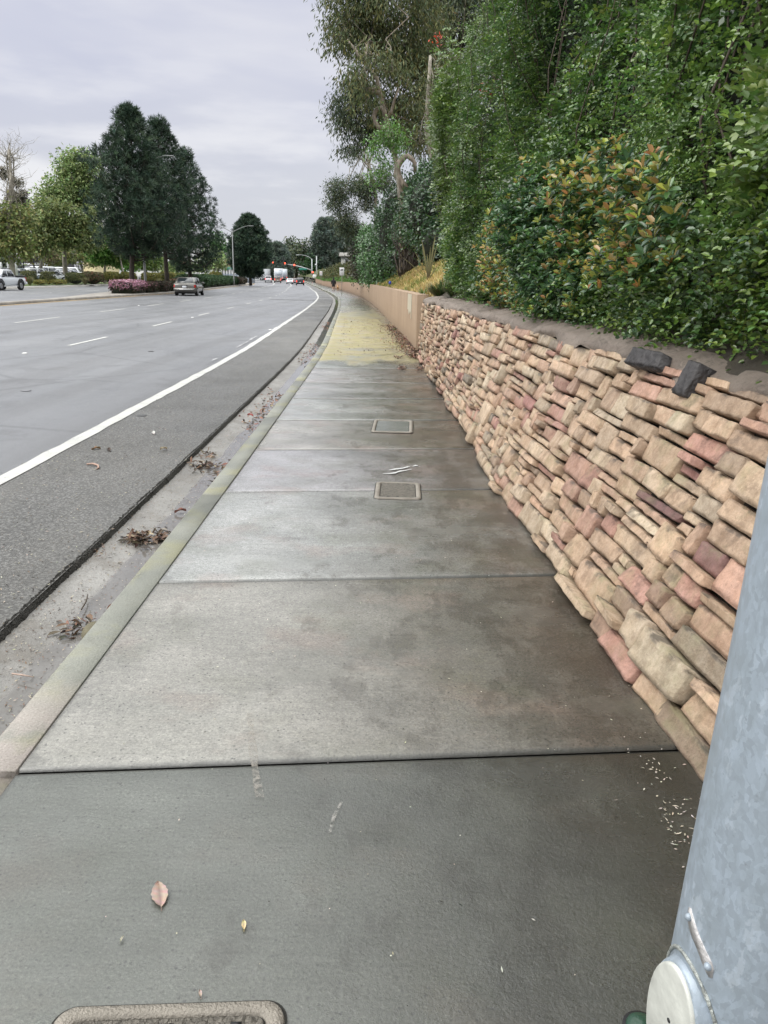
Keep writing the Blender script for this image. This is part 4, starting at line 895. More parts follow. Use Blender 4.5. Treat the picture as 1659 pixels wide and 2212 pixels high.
# ---- pines of the median
PINE = [(.030,.056,.036),(.042,.075,.046),(.024,.045,.030),(.062,.098,.056)]
def pine(label, px, Y, ptop, pbase, prof, seed, tr=.22, trunkx=None, group='dark pines planted along the median', nb=120, cols=PINE, needle=.46, name='pine_tree', W=.045, leaders=(), tuftn=16, pf=1.):
    """prof: (height fraction, left reach px, right reach px)"""
    top = far(ptop[0], ptop[1], Y); bot = far(pbase[0], pbase[1], Y); bot[2] = float(rise(Y))+.1; k = Y/F*1.03; Ht = top[2]-bot[2]; g = np.random.default_rng(seed)
    root = thing(name, label, 'tree', bot, group=group); mb = MB(); tp = [bot]; m = 9
    for i in range(1, m+1):
        f = i/m; p = bot+(top-bot)*f; p[0] += (trunkx[i-1]*k if trunkx else 0); tp.append(p)
    tp = np.array(tp); mb.tube(tp, np.linspace(tr, .04, m+1), 8); mb.build('trunk', M['bark_dark'], root, smooth=True, loc=bot).location = (0,0,0)
    prof = np.array(prof); T = []; A = []; mb = MB()
    for b in range(nb):
        f = prof[0,0]+(1-prof[0,0])*((b+g.random())/nb)**.95; az = b*2.39996+g.normal()*.3; f = min(f, .985)
        ca, sa = math.cos(az), math.sin(az); Lr = np.interp(f, prof[:,0], prof[:,2])*k; Ll = np.interp(f, prof[:,0], prof[:,1])*k
        R = (Lr if ca > 0 else Ll)*abs(ca)+((Lr+Ll)/2)*abs(sa); R *= .72+.38*g.random()
        s = np.array([np.interp(f, np.linspace(0, 1, m+1), tp[:,i]) for i in range(3)]); rise_ = R*(.28+.5*f)
        ts = np.linspace(0, 1, 7); pts = [s+np.array([ca*R*t, sa*R*t, -.10*R*math.sin(t*3.1)+rise_*t**2.4-.12*R]) for t in ts]
        mb.tube(pts, np.linspace(.05+.012*R, .012, 7), 4, cap=False)
        npf = max(1, int(R*.95+g.random()))
        for q in range(npf):
            t = 1.-.68*(q+.35*g.random())/npf; i = min(5, int(t*6)); p = pts[i]+(pts[i+1]-pts[i])*(t*6-i); ps = (.46+.16*g.random())*(.75+.3*min(R, 3)/3)*pf
            p = p+g.normal(size=3)*np.array([.25, .25, .05])*(1 if q else .3)
            for _ in range(19): v = g.normal(size=3); v /= np.linalg.norm(v); v[2] = v[2]*.8+.15; T.append(p+v*ps*np.array([1, 1, .85])); A.append(v*.6+np.array([ca*.3, sa*.3, .75]))
    for (lx, ly, n_) in leaders:
        c = far(lx, ly, Y)
        for q in range(n_): T.append(c+np.array([g.normal()*.18, g.normal()*.25, -q*.09-.05])); A.append(np.array([g.normal()*.5, g.normal()*.5, 1.]))
    mb.build('branches', M['bark_dark'], root, loc=bot).location = (0,0,0)
    T = np.array(T); A = unit(np.array(A)); n = len(T); k2 = tuftn; D = unit(rng.normal(size=(n, k2, 3))+A[:,None]*1.1); P = np.repeat(T[:,None], k2, 1)
    cl = np.repeat(leafcol(n, cols, .25), k2, axis=0)*(.8+.4*rng.random((n*k2, 1)))
    foliage('needles', P.reshape(-1,3), D.reshape(-1,3), rdir(n*k2), needle*(.6+.6*rng.random(n*k2)), W, cl, root, 'needle', loc=bot); return root
pine('largest median pine, nearest one, with a curved trunk and double top', 285, 68, (277,238), (286,606), [(.20,8,40),(.26,55,60),(.34,80,62),(.42,92,60),(.52,62,50),(.58,90,44),(.64,80,36),(.70,44,30),(.78,46,24),(.86,22,20),(.93,11,12),(1,4,4)], 1, .24, trunkx=[-2,0,8,12,10,8,6,3,0], nb=88, pf=1.3, leaders=((232,302,22),(248,318,14),(276,236,14),(298,328,8)))
pine('middle median pine with a straight trunk, right of the largest', 355, 78, (339,264), (361,606), [(.22,22,36),(.3,48,46),(.4,50,40),(.5,46,44),(.6,34,40),(.7,26,32),(.8,18,26),(.9,10,13),(1,4,4)], 2, .24, nb=74, pf=1.3, leaders=((362,298,10),(340,262,12),(325,300,8)))
pine('narrower median pine right behind the grey car, trunk forked at its foot', 405, 92, (396,330), (411,600), [(.13,8,18),(.2,40,48),(.3,46,52),(.4,44,54),(.5,40,52),(.6,30,42),(.7,22,32),(.8,15,22),(.9,9,11),(1,4,4)], 3, .26, nb=70, pf=1.3, leaders=((431,420,10),(418,370,8)))
pine('lone conical pine further down the median beyond the double street lamp', 540, 150, (537,470), (541,604), [(.13,10,4),(.2,27,16),(.3,36,32),(.42,31,33),(.55,27,27),(.7,23,20),(.85,13,15),(1,4,4)], 4, .3, nb=120, needle=.6, W=.10, tuftn=12, pf=1.4)
CONF_HAZE = [(.10,.135,.115),(.125,.16,.13),(.15,.185,.15)]  # distance haze put into the colours as paler, greyer greens
pine('tall bluish conifer pair behind the traffic signal pole', 712, 285, (704,480), (712,598), [(.0,24,30),(.2,26,32),(.45,22,30),(.6,22,30),(.75,16,22),(.9,12,13),(1,6,6)], 5, .4, group='dark conifers around the junction', nb=150, needle=1.1, W=.25, cols=CONF_HAZE, tuftn=9, pf=2., name='conifer_tree', leaders=((728,504,14),(738,520,10)))
pine('dark pointed conifer left of the box trucks', 601, 265, (599,532), (601,600), [(.0,20,20),(.3,19,19),(.6,13,14),(.85,7,8),(1,3,3)], 6, .4, group='dark conifers around the junction', nb=110, needle=1.2, W=.28, cols=CONF_HAZE, tuftn=9, pf=2., name='conifer_tree')
pine('rounded conifer on the right of the signal with its top hidden in the eucalyptus', 747, 285, (754,500), (754,598), [(.0,24,24),(.4,24,24),(.8,16,18),(1,8,8)], 7, .4, group='dark conifers around the junction', nb=100, needle=1.1, W=.25, cols=CONF_HAZE, tuftn=9, pf=2., name='conifer_tree')
# ---- broadleaved trees across the road
SYC = [(.21,.30,.11),(.26,.34,.13),(.16,.25,.09),(.31,.37,.16),(.23,.30,.13)]
SYCY = [(.24,.27,.10),(.20,.25,.09),(.29,.28,.11),(.16,.22,.08)]
MAP = [(.13,.27,.055),(.18,.33,.075),(.09,.21,.05)]
GREYG = [(.11,.14,.09),(.14,.165,.10),(.085,.11,.075)]
def base_at(px, Y): b = far(px, 600, Y); b[2] = float(rise(Y))+.3; return b
b = base_at(145, 116); tree('sycamore_tree', 'tall light green sycamore with a mottled white trunk leaning left at the foot', b, [b, far(141,585,116), far(139,560,116), far(139,530,116), far(140,490,116), far(150,430,116), far(158,380,116)], .42, [blob(160,360,34,34,117), blob(185,375,34,36,118), blob(135,410,38,34,116), blob(190,430,30,34,118), blob(110,440,28,26,116), blob(165,420,34,30,119)], SYC, 1.7, 1.1, 16, .45, .28, .1, 'bark_pale', seed=31, shell=.4)
b = base_at(88, 112); tree('sycamore_tree', 'sycamore with a slanting white trunk and olive green crown behind the parked cars', b, [b, far(88,575,112), far(94,553,112), far(103,535,112), far(112,500,112), far(118,460,112)], .3, [blob(110,470,40,34,112), blob(85,500,38,32,111), blob(130,500,34,34,113), blob(160,500,40,34,114), blob(185,480,28,34,114), blob(190,515,28,26,113), blob(100,530,30,20,111), blob(60,520,24,24,110)], [(.19,.23,.09),(.23,.27,.10),(.14,.19,.08)], 1.9, 1.0, 16, .42, .26, .15, 'bark_pale', seed=32, shell=.45)
b = base_at(226, 122); tree('maple_tree', 'small bright green maple left of the dark pines', b, [b, far(226,590,122), far(227,570,122), far(228,540,122)], .25, [blob(228,520,24,20,122), blob(248,540,24,20,122), blob(212,545,22,20,121), blob(255,560,20,14,123), blob(228,555,26,14,122)], MAP, 2.4, .8, 18, .4, .28, .1, 'bark_pale', 'leaf_dull', seed=33, shell=.4)
b = base_at(272, 120); tree('maple_tree', 'thin leaning maple half hidden behind the nearest pine', b, [b, far(267,590,120), far(262,570,120), far(258,550,120)], .2, [blob(262,545,20,16,121), blob(300,560,22,18,124), blob(330,565,24,16,126)], [(.10,.17,.04),(.14,.2,.05)], 2.2, .8, 16, .4, .26, .1, 'bark_pale', seed=34, shell=.4)
b = base_at(28, 100); tree('sycamore_tree', 'half bare sycamore at the left edge with thin twigs against the sky', b, [b, far(27,585,100), far(23,540,100), far(18,480,100), far(24,420,100), far(23,370,100), far(19,322,100)], .42, [blob(20,500,34,26,100), blob(45,470,30,24,101), blob(-5,520,30,30,99), blob(55,520,26,20,101), blob(5,455,26,22,100), blob(30,545,36,20,100), blob(-25,470,28,36,100)], SYCY, 1.6, 1.0, 12, .42, .26, .15, 'bark_pale', seed=35, shell=.35, branches=8)
mb = MB(); g = np.random.default_rng(12)
for k in range(60):
    f = .05+.9*g.random(); s = far(23-4*f+g.normal(), 455-125*f, 100); a = s+np.array([g.normal()*1.6, g.normal()*1.6, .6+g.random()*2.2]); q = limb(mb, s, a, .045, .012, .08, 4, 5, k)
    for j in range(4): limb(mb, q[2+j%3], q[2+j%3]+np.array([g.normal()*.8, g.normal()*.8, .3+.8*g.random()]), .02, .007, .08, 3, 4, k*7+j)
o = mb.build('bare_twigs', M['bark_pale'], bpy.data.objects['sycamore_tree.002'], loc=b); o.location = (0,0,0)
b = base_at(50, 190); tree('grey_tree', 'dark grey green tree with round leaf clumps behind the half bare sycamore', b, [b, far(45,520,190), far(40,440,190)], .4, [blob(36,392,9,9,190), blob(6,372,9,12,190), blob(46,420,9,12,190), blob(52,440,12,12,190), blob(30,430,14,16,190), blob(50,470,20,20,190), blob(20,470,22,22,190)], [(.07,.075,.05),(.10,.09,.06)], 1.6, 1.0, 14, .6, .3, .4, 'bark_dark', seed=36, shell=.3)
b = base_at(175, 150); tree('sycamore_tree', 'leafy olive tree standing in the car park behind the white trunk', b, [b, far(178,580,150), far(168,555,150), far(160,530,150)], .3, [blob(165,545,34,20,150), blob(200,560,26,16,150), blob(120,555,30,16,150)], SYCY, 1.3, 1.1, 14, .5, .3, .15, 'bark_pale', seed=37, shell=.4)
b = base_at(92, 145); tree('brown_tree', 'thin brownish tree between the parked cars and the dark sign', b, [b, far(92,570,145), far(88,540,145)], .22, [blob(80,540,30,18,145), blob(60,555,20,14,145), blob(108,548,20,16,145)], [(.12,.11,.05),(.15,.12,.06)], 1.1, 1., 12, .5, .25, .2, 'bark_dark', seed=38, shell=.3)
for i, (px, py, rx, ry, Y, cl, lb) in enumerate((
    (315,545,34,30,175,MAP,'green tree seen through the gap between the first two pines'),
    (372,575,24,20,170,SYC,'low light green tree between the pine trunks'),
    (434,575,16,22,160,SYC,'small grey green tree just right of the third pine'),
    (462,560,24,24,170,SYC,'yellow green street tree beside the white building'),
    (470,525,20,24,260,BUSHL,'dark green dome shaped tree above the yellow green street tree'),
    (492,555,16,22,280,GREYG,'grey green tree directly behind the street lamp pole'),
    (576,560,20,26,290,GREYG,'grey green tree left of the pointed conifer'),
    (583,585,16,16,270,SYCY,'brownish tree right of the lone pine'),
    (630,545,26,28,300,EUCD,'grey eucalyptus behind the middle signals'),
    (655,545,24,30,290,EUCD,'eucalyptus with pale limbs behind the lamp arm'),
    (640,575,30,16,310,GREYG,'low grey trees behind the white houses'),
    (672,575,20,26,280,BUSH,'dark tree directly behind the signal pole'),
    (270,560,30,24,190,MAP,'bright green tree behind the nearest pine trunk'),
    (5,560,36,22,150,GREYG,'dark tree behind the white pickup'),
    (130,540,40,26,210,GREYG,'dark tree mass over the car park roofs'),
    (215,560,26,20,200,GREYG,'grey tree behind the bright green maple'),
    (722,545,26,34,290,CONF_HAZE,'dark tree filling the gap beside the tall conifers'),
    (60,575,40,12,200,BUSH,'dark low trees at the back of the car park'),
    (190,578,60,12,215,BUSH,'dark low tree row behind the parked vans'),
    (330,585,50,12,215,BUSHL,'low tree row behind the pine trunks'),
    (20,520,44,40,205,GREYG,'tall dark tree at the left edge of the car park'),
    (520,580,20,18,300,GREYG,'grey tree between the lamp pole and the lone pine'))):
    b = base_at(px, Y)
    bl = [blob(px-rx*.35, py+ry*.1, rx*.6, ry*.7, Y), blob(px+rx*.4, py+ry*.2, rx*.55, ry*.6, Y), blob(px, py-ry*.35, rx*.5, ry*.55, Y), blob(px+rx*.1, py+ry*.45, rx*.8, ry*.45, Y)]
    s = Y/100.; tree('distant_tree', lb, b, [b, far(px+1,(py+600)/2,Y), far(px,py,Y)], .18*s, bl, cl, 1.9/s/s*1.2, .9*s, 14, .33*s, .2*s, .1, 'bark_pale' if i in (2,3,8,9) else 'bark_dark', seed=50+i, group='broadleaved trees in the background', branches=3, shell=.45)
# ------------------------------------------------------------------ clipped hedges and shrubs of the median and car park
def hedgebox(name, label, ya, yb, t0, t1, h, cols, top=None, z0=.15, L=.12, W=.08, dens=260, group=None, rnd=4., seed=1, cat='hedge', mat='leaf_dull'):
    g = np.random.default_rng(seed); y0, tc = (ya+yb)/2, (t0+t1)/2; x, y = ST(y0, tc); loc = np.array([float(x), float(y), float(rise(y0))+z0]); root = thing(name, label, cat, loc, group=group)
    hy, ht = (yb-ya)/2, abs(t1-t0)/2; area = 2*h*(2*hy+2*ht)+4*hy*ht; n = int(min(26000, area*dens)); d = g.normal(size=(n,3)); d[:,2] = np.abs(d[:,2])*1.2-.3
    d = d*np.array([1/ max(hy,.1)*2, 1/max(ht,.1), 1/h])**.0; q = d/((np.abs(d)**rnd).sum(1)**(1/rnd))[:,None]
    if hy > 2*ht:                              # spread samples along a long hedge
        q[:,0] = np.where(g.random(n) < .85, g.uniform(-1, 1, n), q[:,0]); r = ((np.abs(q[:,1:])**rnd).sum(1))**(1/rnd); q[:,1:] /= np.maximum(r, .5)[:,None]**(np.abs(q[:,0:1]) < .97)
    P0 = np.stack([q[:,0]*hy, q[:,1]*ht, q[:,2].clip(-1, 1)*h/2+h/2], 1); b = 1+.06*wav(P0, 2.5, seed)+.05*wav(P0, 6, seed+1)
    P0 = (P0-[0,0,h/2])*b[:,None]+[0,0,h/2]+g.normal(size=(n,3))*.03; P0[:,2] = np.maximum(P0[:,2], 0)
    xx, yy = ST(y0+P0[:,0], tc+P0[:,1]); P = np.stack([xx, yy, P0[:,2]+z0+rise(y0+P0[:,0])], 1)
    c = leafcol(n, cols, .3)
    if top is not None:
        m = (P0[:,2]/h+.10*wav(P0, 3, seed+4)+.12*g.normal(size=n)) > top[1]; c[m] = leafcol(int(m.sum()), top[0], .25)
    dn = unit(np.stack([-q[:,1], q[:,0], q[:,2]], 1)); foliage('foliage', P, rdir(n)+dn*.3, dn+rdir(n)*.6, L*(.6+.8*g.random(n)), W, c, root, mat, loc=loc)
    mb = MB(); ys = np.linspace(-hy*.93, hy*.93, max(3, int(hy))); rings = []
    for yv in ys:
        ring = []
        for a, z in ((-.9,-.05),(-.93,.5),(-.85,.88),(-.5,.94),(.5,.94),(.85,.88),(.93,.5),(.9,-.05)):
            e = 1-.12*(abs(yv)/hy)**6; xx, yy = ST(y0+yv, tc+a*ht*e); ring.append((float(xx), float(yy), z*h*e+z0+float(rise(y0))))
        rings.append(ring)
    mb.loft(rings); mb.build('dark_core', M['under'], root, loc=loc).location = (0,0,0); return root
PINK = [(.50,.27,.36),(.58,.36,.44),(.38,.17,.25),(.12,.10,.06)]; MAR = [(.055,.035,.03),(.08,.045,.035),(.04,.05,.02),(.03,.03,.018)]
hedgebox('flowering_hedge', 'clipped hedge covered in pink blossom at the nose of the median', 62., 66.8, 15.5, 17.3, .90, [(.06,.045,.035),(.08,.06,.04),(.045,.06,.03),(.16,.08,.10)], (PINK, .60), seed=71, dens=420, rnd=5)
hedgebox('clipped_hedge', 'dark maroon clipped hedge right behind the pink blossom hedge', 66.9, 70.8, 15.2, 17.2, .80, MAR, ([(.3,.14,.17),(.09,.05,.04),(.05,.06,.03)], .85), seed=72, group='dark clipped hedges on the median')
hedgebox('clipped_hedge', 'second dark maroon hedge on the median, left of the grey car', 71.2, 76., 15.1, 17.0, .78, MAR, seed=73, group='dark clipped hedges on the median')
hedgebox('clipped_hedge', 'dark green brown hedge on the median hidden partly by the grey car', 76.5, 84, 15.1, 16.9, .8, [(.04,.05,.025),(.06,.045,.03)], seed=74, group='dark clipped hedges on the median')
hedgebox('clipped_hedge', 'rusty brown clipped hedge just right of the grey car', 84.8, 94, 15.2, 17.3, 1.0, [(.10,.055,.03),(.14,.075,.04),(.06,.05,.025)], seed=75, group='dark clipped hedges on the median')
GR = [(.035,.075,.03),(.05,.095,.035),(.025,.055,.025)]
for i, (a, b_, lb) in enumerate(((95,101,'first rounded dark green shrub past the rusty hedge'),(102,109,'second rounded green shrub past the rusty hedge'),(110,119,'third rounded green shrub, before the street lamp'),(120,130,'longer green mound beside the street lamp'),(131,142,'green mound just past the street lamp'),(143,154,'small green mound below the lone pine'))):
    hedgebox('rounded_shrub', lb, a, b_, 15.3, 18.4, 1.45, GR, seed=80+i, L=.2, W=.12, dens=170, rnd=2.6, group='rounded green shrubs along the median', cat='shrub')
hedgebox('clipped_hedge', 'brown hedge at the far end of the median before the lorry', 156, 178, 15.2, 17.6, 1.3, MAR, seed=90, L=.25, W=.15, dens=90, group='dark clipped hedges on the median')
YG = [(.13,.14,.035),(.19,.18,.045),(.08,.11,.03),(.25,.21,.05)]
def opp(px, py, Y): 
    g_ = far(px, py, Y); return g_
def oppbush(name, label, px0, px1, Y, ptop, cols, seed, group=None, z0=.25, depth=1.2, rnd=4., L=.16, W=.1, dens=150, mat='leaf_dull', cat='hedge'):
    a = far(px0, 600, Y); b = far(px1, 600, Y); h = far((px0+px1)/2, ptop, Y)[2]-z0-float(rise(Y)); cx = (a[0]+b[0])/2; hw = (b[0]-a[0])/2
    loc = np.array([cx, Y, z0+float(rise(Y))]); root = thing(name, label, cat, loc, group=group); g = np.random.default_rng(seed); area = 2*h*(2*hw+2*depth)+4*hw*depth
    n = int(min(16000, area*dens)); d = g.normal(size=(n,3))*np.array([1,1,1.]); d[:,2] = np.abs(d[:,2])*1.3-.35; q = d/((np.abs(d)**rnd).sum(1)**(1/rnd))[:,None]
    if hw > 1.6*depth: q[:,0] = np.where(g.random(n) < .8, g.uniform(-1, 1, n), q[:,0]); r = ((np.abs(q[:,1:])**rnd).sum(1))**(1/rnd); q[:,1:] /= np.maximum(r, .5)[:,None]**(np.abs(q[:,0:1]) < .96)
    P = np.stack([q[:,0]*hw, q[:,1]*depth, q[:,2].clip(-1,1)*h/2+h/2], 1); P = (P-[0,0,h/2])*(1+.07*wav(P, 2, seed)+.05*wav(P, 5, seed+1))[:,None]+[0,0,h/2]; P[:,2] = np.maximum(P[:,2], 0)
    foliage('foliage', P, rdir(n)+np.array([0,0,.3]), unit(q)+rdir(n)*.6, L*(.6+.8*g.random(n)), W, cols, root, mat)
    MB().ell((0,0,h*.46), (hw*.88, depth*.85, h*.44), 14, 8).build('dark_core', M['under'], root); return root
oppbush('clipped_hedge', 'low yellow green hedge on the far lawn, left part', 76, 96, 93, 606, YG, 101, 'low hedges on the far lawn'); oppbush('clipped_hedge', 'low yellow green hedge on the far lawn, next to the white trunk', 112, 138, 98, 605, YG, 102, 'low hedges on the far lawn')
oppbush('square_bush', 'squarish dark bush behind the rear of the white pickup', 51, 72, 96, 587, [(.09,.10,.04),(.15,.15,.05),(.06,.07,.03)], 103, 'square bushes in front of the parked cars', rnd=6); oppbush('square_bush', 'squarish dark bush in front of the white estate cars', 95, 112, 98, 589, [(.09,.10,.04),(.15,.15,.05),(.06,.07,.03)], 104, 'square bushes in front of the parked cars', rnd=6)
oppbush('clipped_hedge', 'tall olive hedge right of the white trunk', 147, 178, 104, 590, [(.08,.10,.035),(.14,.14,.045),(.06,.075,.03)], 105, 'tall hedges in front of the car park'); oppbush('clipped_hedge', 'tall dark hedge with reddish patch left of the maple trunk', 178, 222, 108, 588, [(.06,.08,.03),(.10,.10,.04),(.15,.07,.045)], 106, 'tall hedges in front of the car park')
oppbush('yellow_bush', 'yellow green bush between the maple trunk and the pink hedge', 228, 256, 114, 588, YG, 107, 'yellow green bushes behind the median'); oppbush('yellow_bush', 'yellow green bush directly behind the pink hedge', 262, 292, 116, 589, YG, 108, 'yellow green bushes behind the median')
oppbush('yellow_bush', 'yellow bush right of the grey lamp pole foot', 308, 345, 120, 590, YG, 109, 'yellow green bushes behind the median'); oppbush('yellow_bush', 'yellow bush left of the grey car, behind the second pine', 345, 380, 124, 588, YG, 110, 'yellow green bushes behind the median')
oppbush('yellow_bush', 'clipped yellow green bush above the roof of the grey car', 378, 402, 130, 590, [(.12,.15,.04),(.16,.18,.05)], 111, 'yellow green bushes behind the median', rnd=2.5); oppbush('yellow_bush', 'green bush far right of the grey car roof', 428, 452, 140, 592, [(.12,.15,.04),(.16,.18,.05)], 112, 'yellow green bushes behind the median', rnd=2.5)
oppbush('yellow_bush', 'tall yellow green bush beneath the small tree near the white building', 452, 480, 150, 588, YG, 113, 'yellow green bushes behind the median')
OG = [(.20,.17,.09),(.15,.15,.07),(.11,.12,.05)]
for px, Y, lb in ((63, 90, 'feathery grass tussock beside the tailgate of the white pickup'), (183, 102, 'feathery grass tussock beside the tall olive hedge'), (342, 116, 'feathery grass tussock behind the maroon hedge')):
    tuft('grass_tussock', lb, 'plant', (far(px, 600, Y)[0], Y, .25), 420, 1.35, .04, OG, .55, 'feathery grass tussocks', mat='dry')
# ------------------------------------------------------------------ near traffic pole
def near_pole():
    ax, ay = 1.2*math.sin(math.radians(32.3)), 1.2*math.cos(math.radians(32.3)); root = thing('traffic_pole', 'thick galvanised steel pole close by in front of the stone wall', 'pole', (ax, ay, 0))
    R = lambda z: .1385-.0215*(z-.54)/.75 if z < 2 else .0966-.006*(z-2)
    mb = MB(); zs = list(np.linspace(.03, 2, 40))+[4, 7]; mb.tube([(0,0,z) for z in zs], [R(z) for z in zs], 64); mb.build('shaft', M['galv'], root, smooth=True)
    mb = MB(); mb.box((0,0,.015), (.42,.42,.03), .5, .008); mb.build('base_plate', M['galv'], root)
    n = np.array([-.985,-.171,0]); s = np.array([-n[1]*-1, 0, 0]); t = np.array([-.171,.985,0]); up = np.array([0,0,1.]); zc = .318; r0 = R(zc)-.004
    def oval(off, a, b, k=40): return [n*off+t*(a*math.cos(q))+up*(zc+b*math.sin(q)) for q in np.linspace(0, 2*math.pi, k, endpoint=False)]
    mb = MB(); mb.loft([oval(r0-.05, .082, .142), oval(r0-.012, .080, .138), oval(r0+.006, .074, .130), oval(r0+.009, .072, .128), oval(r0+.009, .068, .122)]); mb.build('handhole_rim', M['galv'], root, smooth=False)
    mb = MB(); mb.loft([oval(r0+.005, .070, .125), oval(r0+.014, .070, .125), oval(r0+.016, .066, .121)]); cv = mb.build('handhole_cover', plain('cream_steel_cover', (.55,.56,.52), .4, .1, bump=.25, bscale=18, var=.14, vscale=22), root)
    for zz, q in ((zc-.012, .007), (zc+.022, .004)): MB().tube([n*(r0+.013)+up*zz, n*(r0+.0172)+up*zz], q, 12).build('bolt_hole', M['black'], cv)
    # weld bead round the collar
    g = np.random.default_rng(2); mb = MB(); th = np.linspace(.3, 2.9, 46); pts = []
    for q in th:
        p = t*(.086*math.cos(q))+up*(zc+.148*math.sin(q)); rr = R(p[2]); dd = n*math.sqrt(max(rr*rr-(.086*math.cos(q))**2, 0))+p; pts.append(dd+n*.001)
    mb.tube(pts, [.0028+.0014*g.random() for _ in th], 6); mb.build('weld', plain('weld_metal', (.36,.38,.36), .5, .3, bump=.8, bscale=80, var=.3, vscale=60), root)
    # riveted tag bent round the shaft
    vd = math.atan2(-ay, -ax); V = []; Fc = []; m = 14; a0 = math.radians(-179); 
    for i in range(m+1):
        f = i/m; az = a0+.52*f; zt = .540-.052*f; r = R(zt)+.0018
        for dz in (-.0135-.002*math.sin(f*9), .0125): V.append((r*math.cos(az), r*math.sin(az), zt+dz*(1 if 0 < i < m else .6)))
    n_ = len(V)
    for i in range(m+1):
        f = i/m; az = a0+.52*f; zt = .540-.052*f; r = R(zt)-.002
        for dz in (-.0135-.002*math.sin(f*9), .0125): V.append((r*math.cos(az), r*math.sin(az), zt+dz*(1 if 0 < i < m else .6)))
    for i in range(m):
        a = 2*i; Fc += [[a, a+2, a+3, a+1], [a, n_+a, n_+a+2, a+2], [a+1, a+3, n_+a+3, n_+a+1]]
    Fc += [[0, 1, n_+1, n_], [2*m, n_+2*m, n_+2*m+1, 2*m+1]]
    tg = mesh('name_tag', V, Fc, plain('pale_aluminium_tag', (.42,.41,.41), .45, .3, bump=.4, bscale=60, var=.12, vscale=40), root)
    for f in (.1, .88):
        az = a0+.52*f; zt = .540-.052*f; r = R(zt)+.003; MB().ell((r*math.cos(az), r*math.sin(az), zt), (.0065,.0065,.0065), 10, 8).build('rivet', M['galv'], tg, smooth=True)
    for k, (a, b) in enumerate(((.20,.20),(-.20,.20),(-.20,-.20),(.20,-.20))):
        ca, sa = math.cos(.5), math.sin(.5); x, y = .8*(a*ca-b*sa), .8*(a*sa+b*ca); mb = MB(); mb.cyl((x, y, .05), .02, .07, 6); mb.build('anchor_bolt', M['galv'], root)
near_pole()
p = ground(1362, 2206, .05)
vb = thing('valve_cap', 'green domed cap standing on the sidewalk at the foot of the steel pole', 'cap', (p[0]+.012, p[1]-.03, 0.))
MB().cyl((0,0,.035), .038, .07, 28).build('collar', M['black'], vb, smooth=False); MB().ell((0,0,.07), (.032,.032,.016), 28, 10).build('cap_top', plain('dark_green_plastic', (.02,.055,.035), .35, bump=.2), vb, smooth=True)
# ------------------------------------------------------------------ utility boxes in the sidewalk
def rrect(hx, hy, r, k=6):
    P = []
    for cx, cy, a in ((hx-r, hy-r, 0), (-hx+r, hy-r, 90), (-hx+r, -hy+r, 180), (hx-r, -hy+r, 270)):
        for q in np.linspace(a, a+90, k+1): P.append((cx+r*math.cos(math.radians(q)), cy+r*math.sin(math.radians(q))))
    return P
def ubox(label, loc, rz, L, W, water=False, holes=True):
    root = thing('utility_box', label, 'utility cover', loc, rz, group='concrete utility covers set in the sidewalk'); z = lambda P, h: [(x, y, h) for x, y in P]
    MB().loft([z(rrect(L/2+.005, W/2+.005, .048), .0045), z(rrect(L/2, W/2, .045), .0045)], caps=False).build('gap', M['joint'], root)
    MB().loft([z(rrect(L/2, W/2, .045), .0), z(rrect(L/2-.004, W/2-.004, .042), .013), z(rrect(L/2-.036, W/2-.03, .03), .013), z(rrect(L/2-.038, W/2-.032, .028), .003)], caps=False).build('rim', plain('box_rim_concrete', (.26,.235,.20), .55, bump=.6, bscale=150, var=.2, vscale=8), root)
    MB().loft([z(rrect(L/2-.037, W/2-.031, .028), .0048), z(rrect(L/2-.044, W/2-.038, .022), .0048)], caps=False).build('seam', M['joint'], root)
    if water: m = plain('wet_lid', (.17,.175,.165), .16, spec=.6, var=.2, vscale=9)
    else: m = plain('rough_lid', (.17,.155,.13), .6, bump=1.6, bscale=90, var=.45, vscale=60)
    lid = MB(); P = z(rrect(L/2-.043, W/2-.037, .022), .0105 if not water else .0065); lid.add(P, [list(range(len(P)))]); ld = lid.build('lid', m, root)
    if holes:
        for x, y, a, b in (((0, W/2-.055, .018, .012), (.0, -W/2+.055, .018, .012), (L/2-.1, W/2-.055, .022, .010), (-L/2+.1, -W/2+.055, .022, .010)) if not water else ((.02, -W/2+.05, .014, .01),)):
            MB().box((x, y, .0112), (a, b, .002)).build('pull_hole', M['black'], ld)
ubox('rough topped concrete utility cover, nearest of the two in mid sidewalk', (.10, 5.56, .001), -.02, .34, .47)
ubox('utility cover with a puddled smooth lid, farther of the two in mid sidewalk', (.075, 8.22, .001), -.03, .43, .72, True)
ubox('large utility cover cut by the bottom edge of the picture', (-.415, 1.045, .001), .06, .48, .48)
# white scuffs on the concrete beside the near cover
V = []; Fc = []; n = 0
for pts in (((1246,1541,1),(1268,1541,2.5),(1287,1539,4.5),(1300,1534,4),(1320,1531,2),(1340,1527,1)), ((1266,1530,1),(1285,1527,4),(1310,1524,3.5),(1325,1520,4),(1334,1519,1)), ((1343,1518,1),(1352,1515,4),(1360,1516,1))):
    for i, (a, b, w) in enumerate(pts):
        g0 = ground(a/1.507+0, b/1.507-w*.32, .006); g1 = ground(a/1.507, b/1.507+w*.32, .006); V += [tuple(g0), tuple(g1)]
        if i: Fc.append([n-2, n-1, n+1, n])
        n += 2
V = np.array(V); o = mesh('paint_scuff', V, [f[::-1] if np.cross(V[f[1]]-V[f[0]], V[f[2]]-V[f[0]])[2] < 0 else f for f in Fc], plain('white_scuff', (.55,.56,.56), .4), None); tag(o, 'white paint scuffs on the concrete beyond the rough utility cover', 'marking')
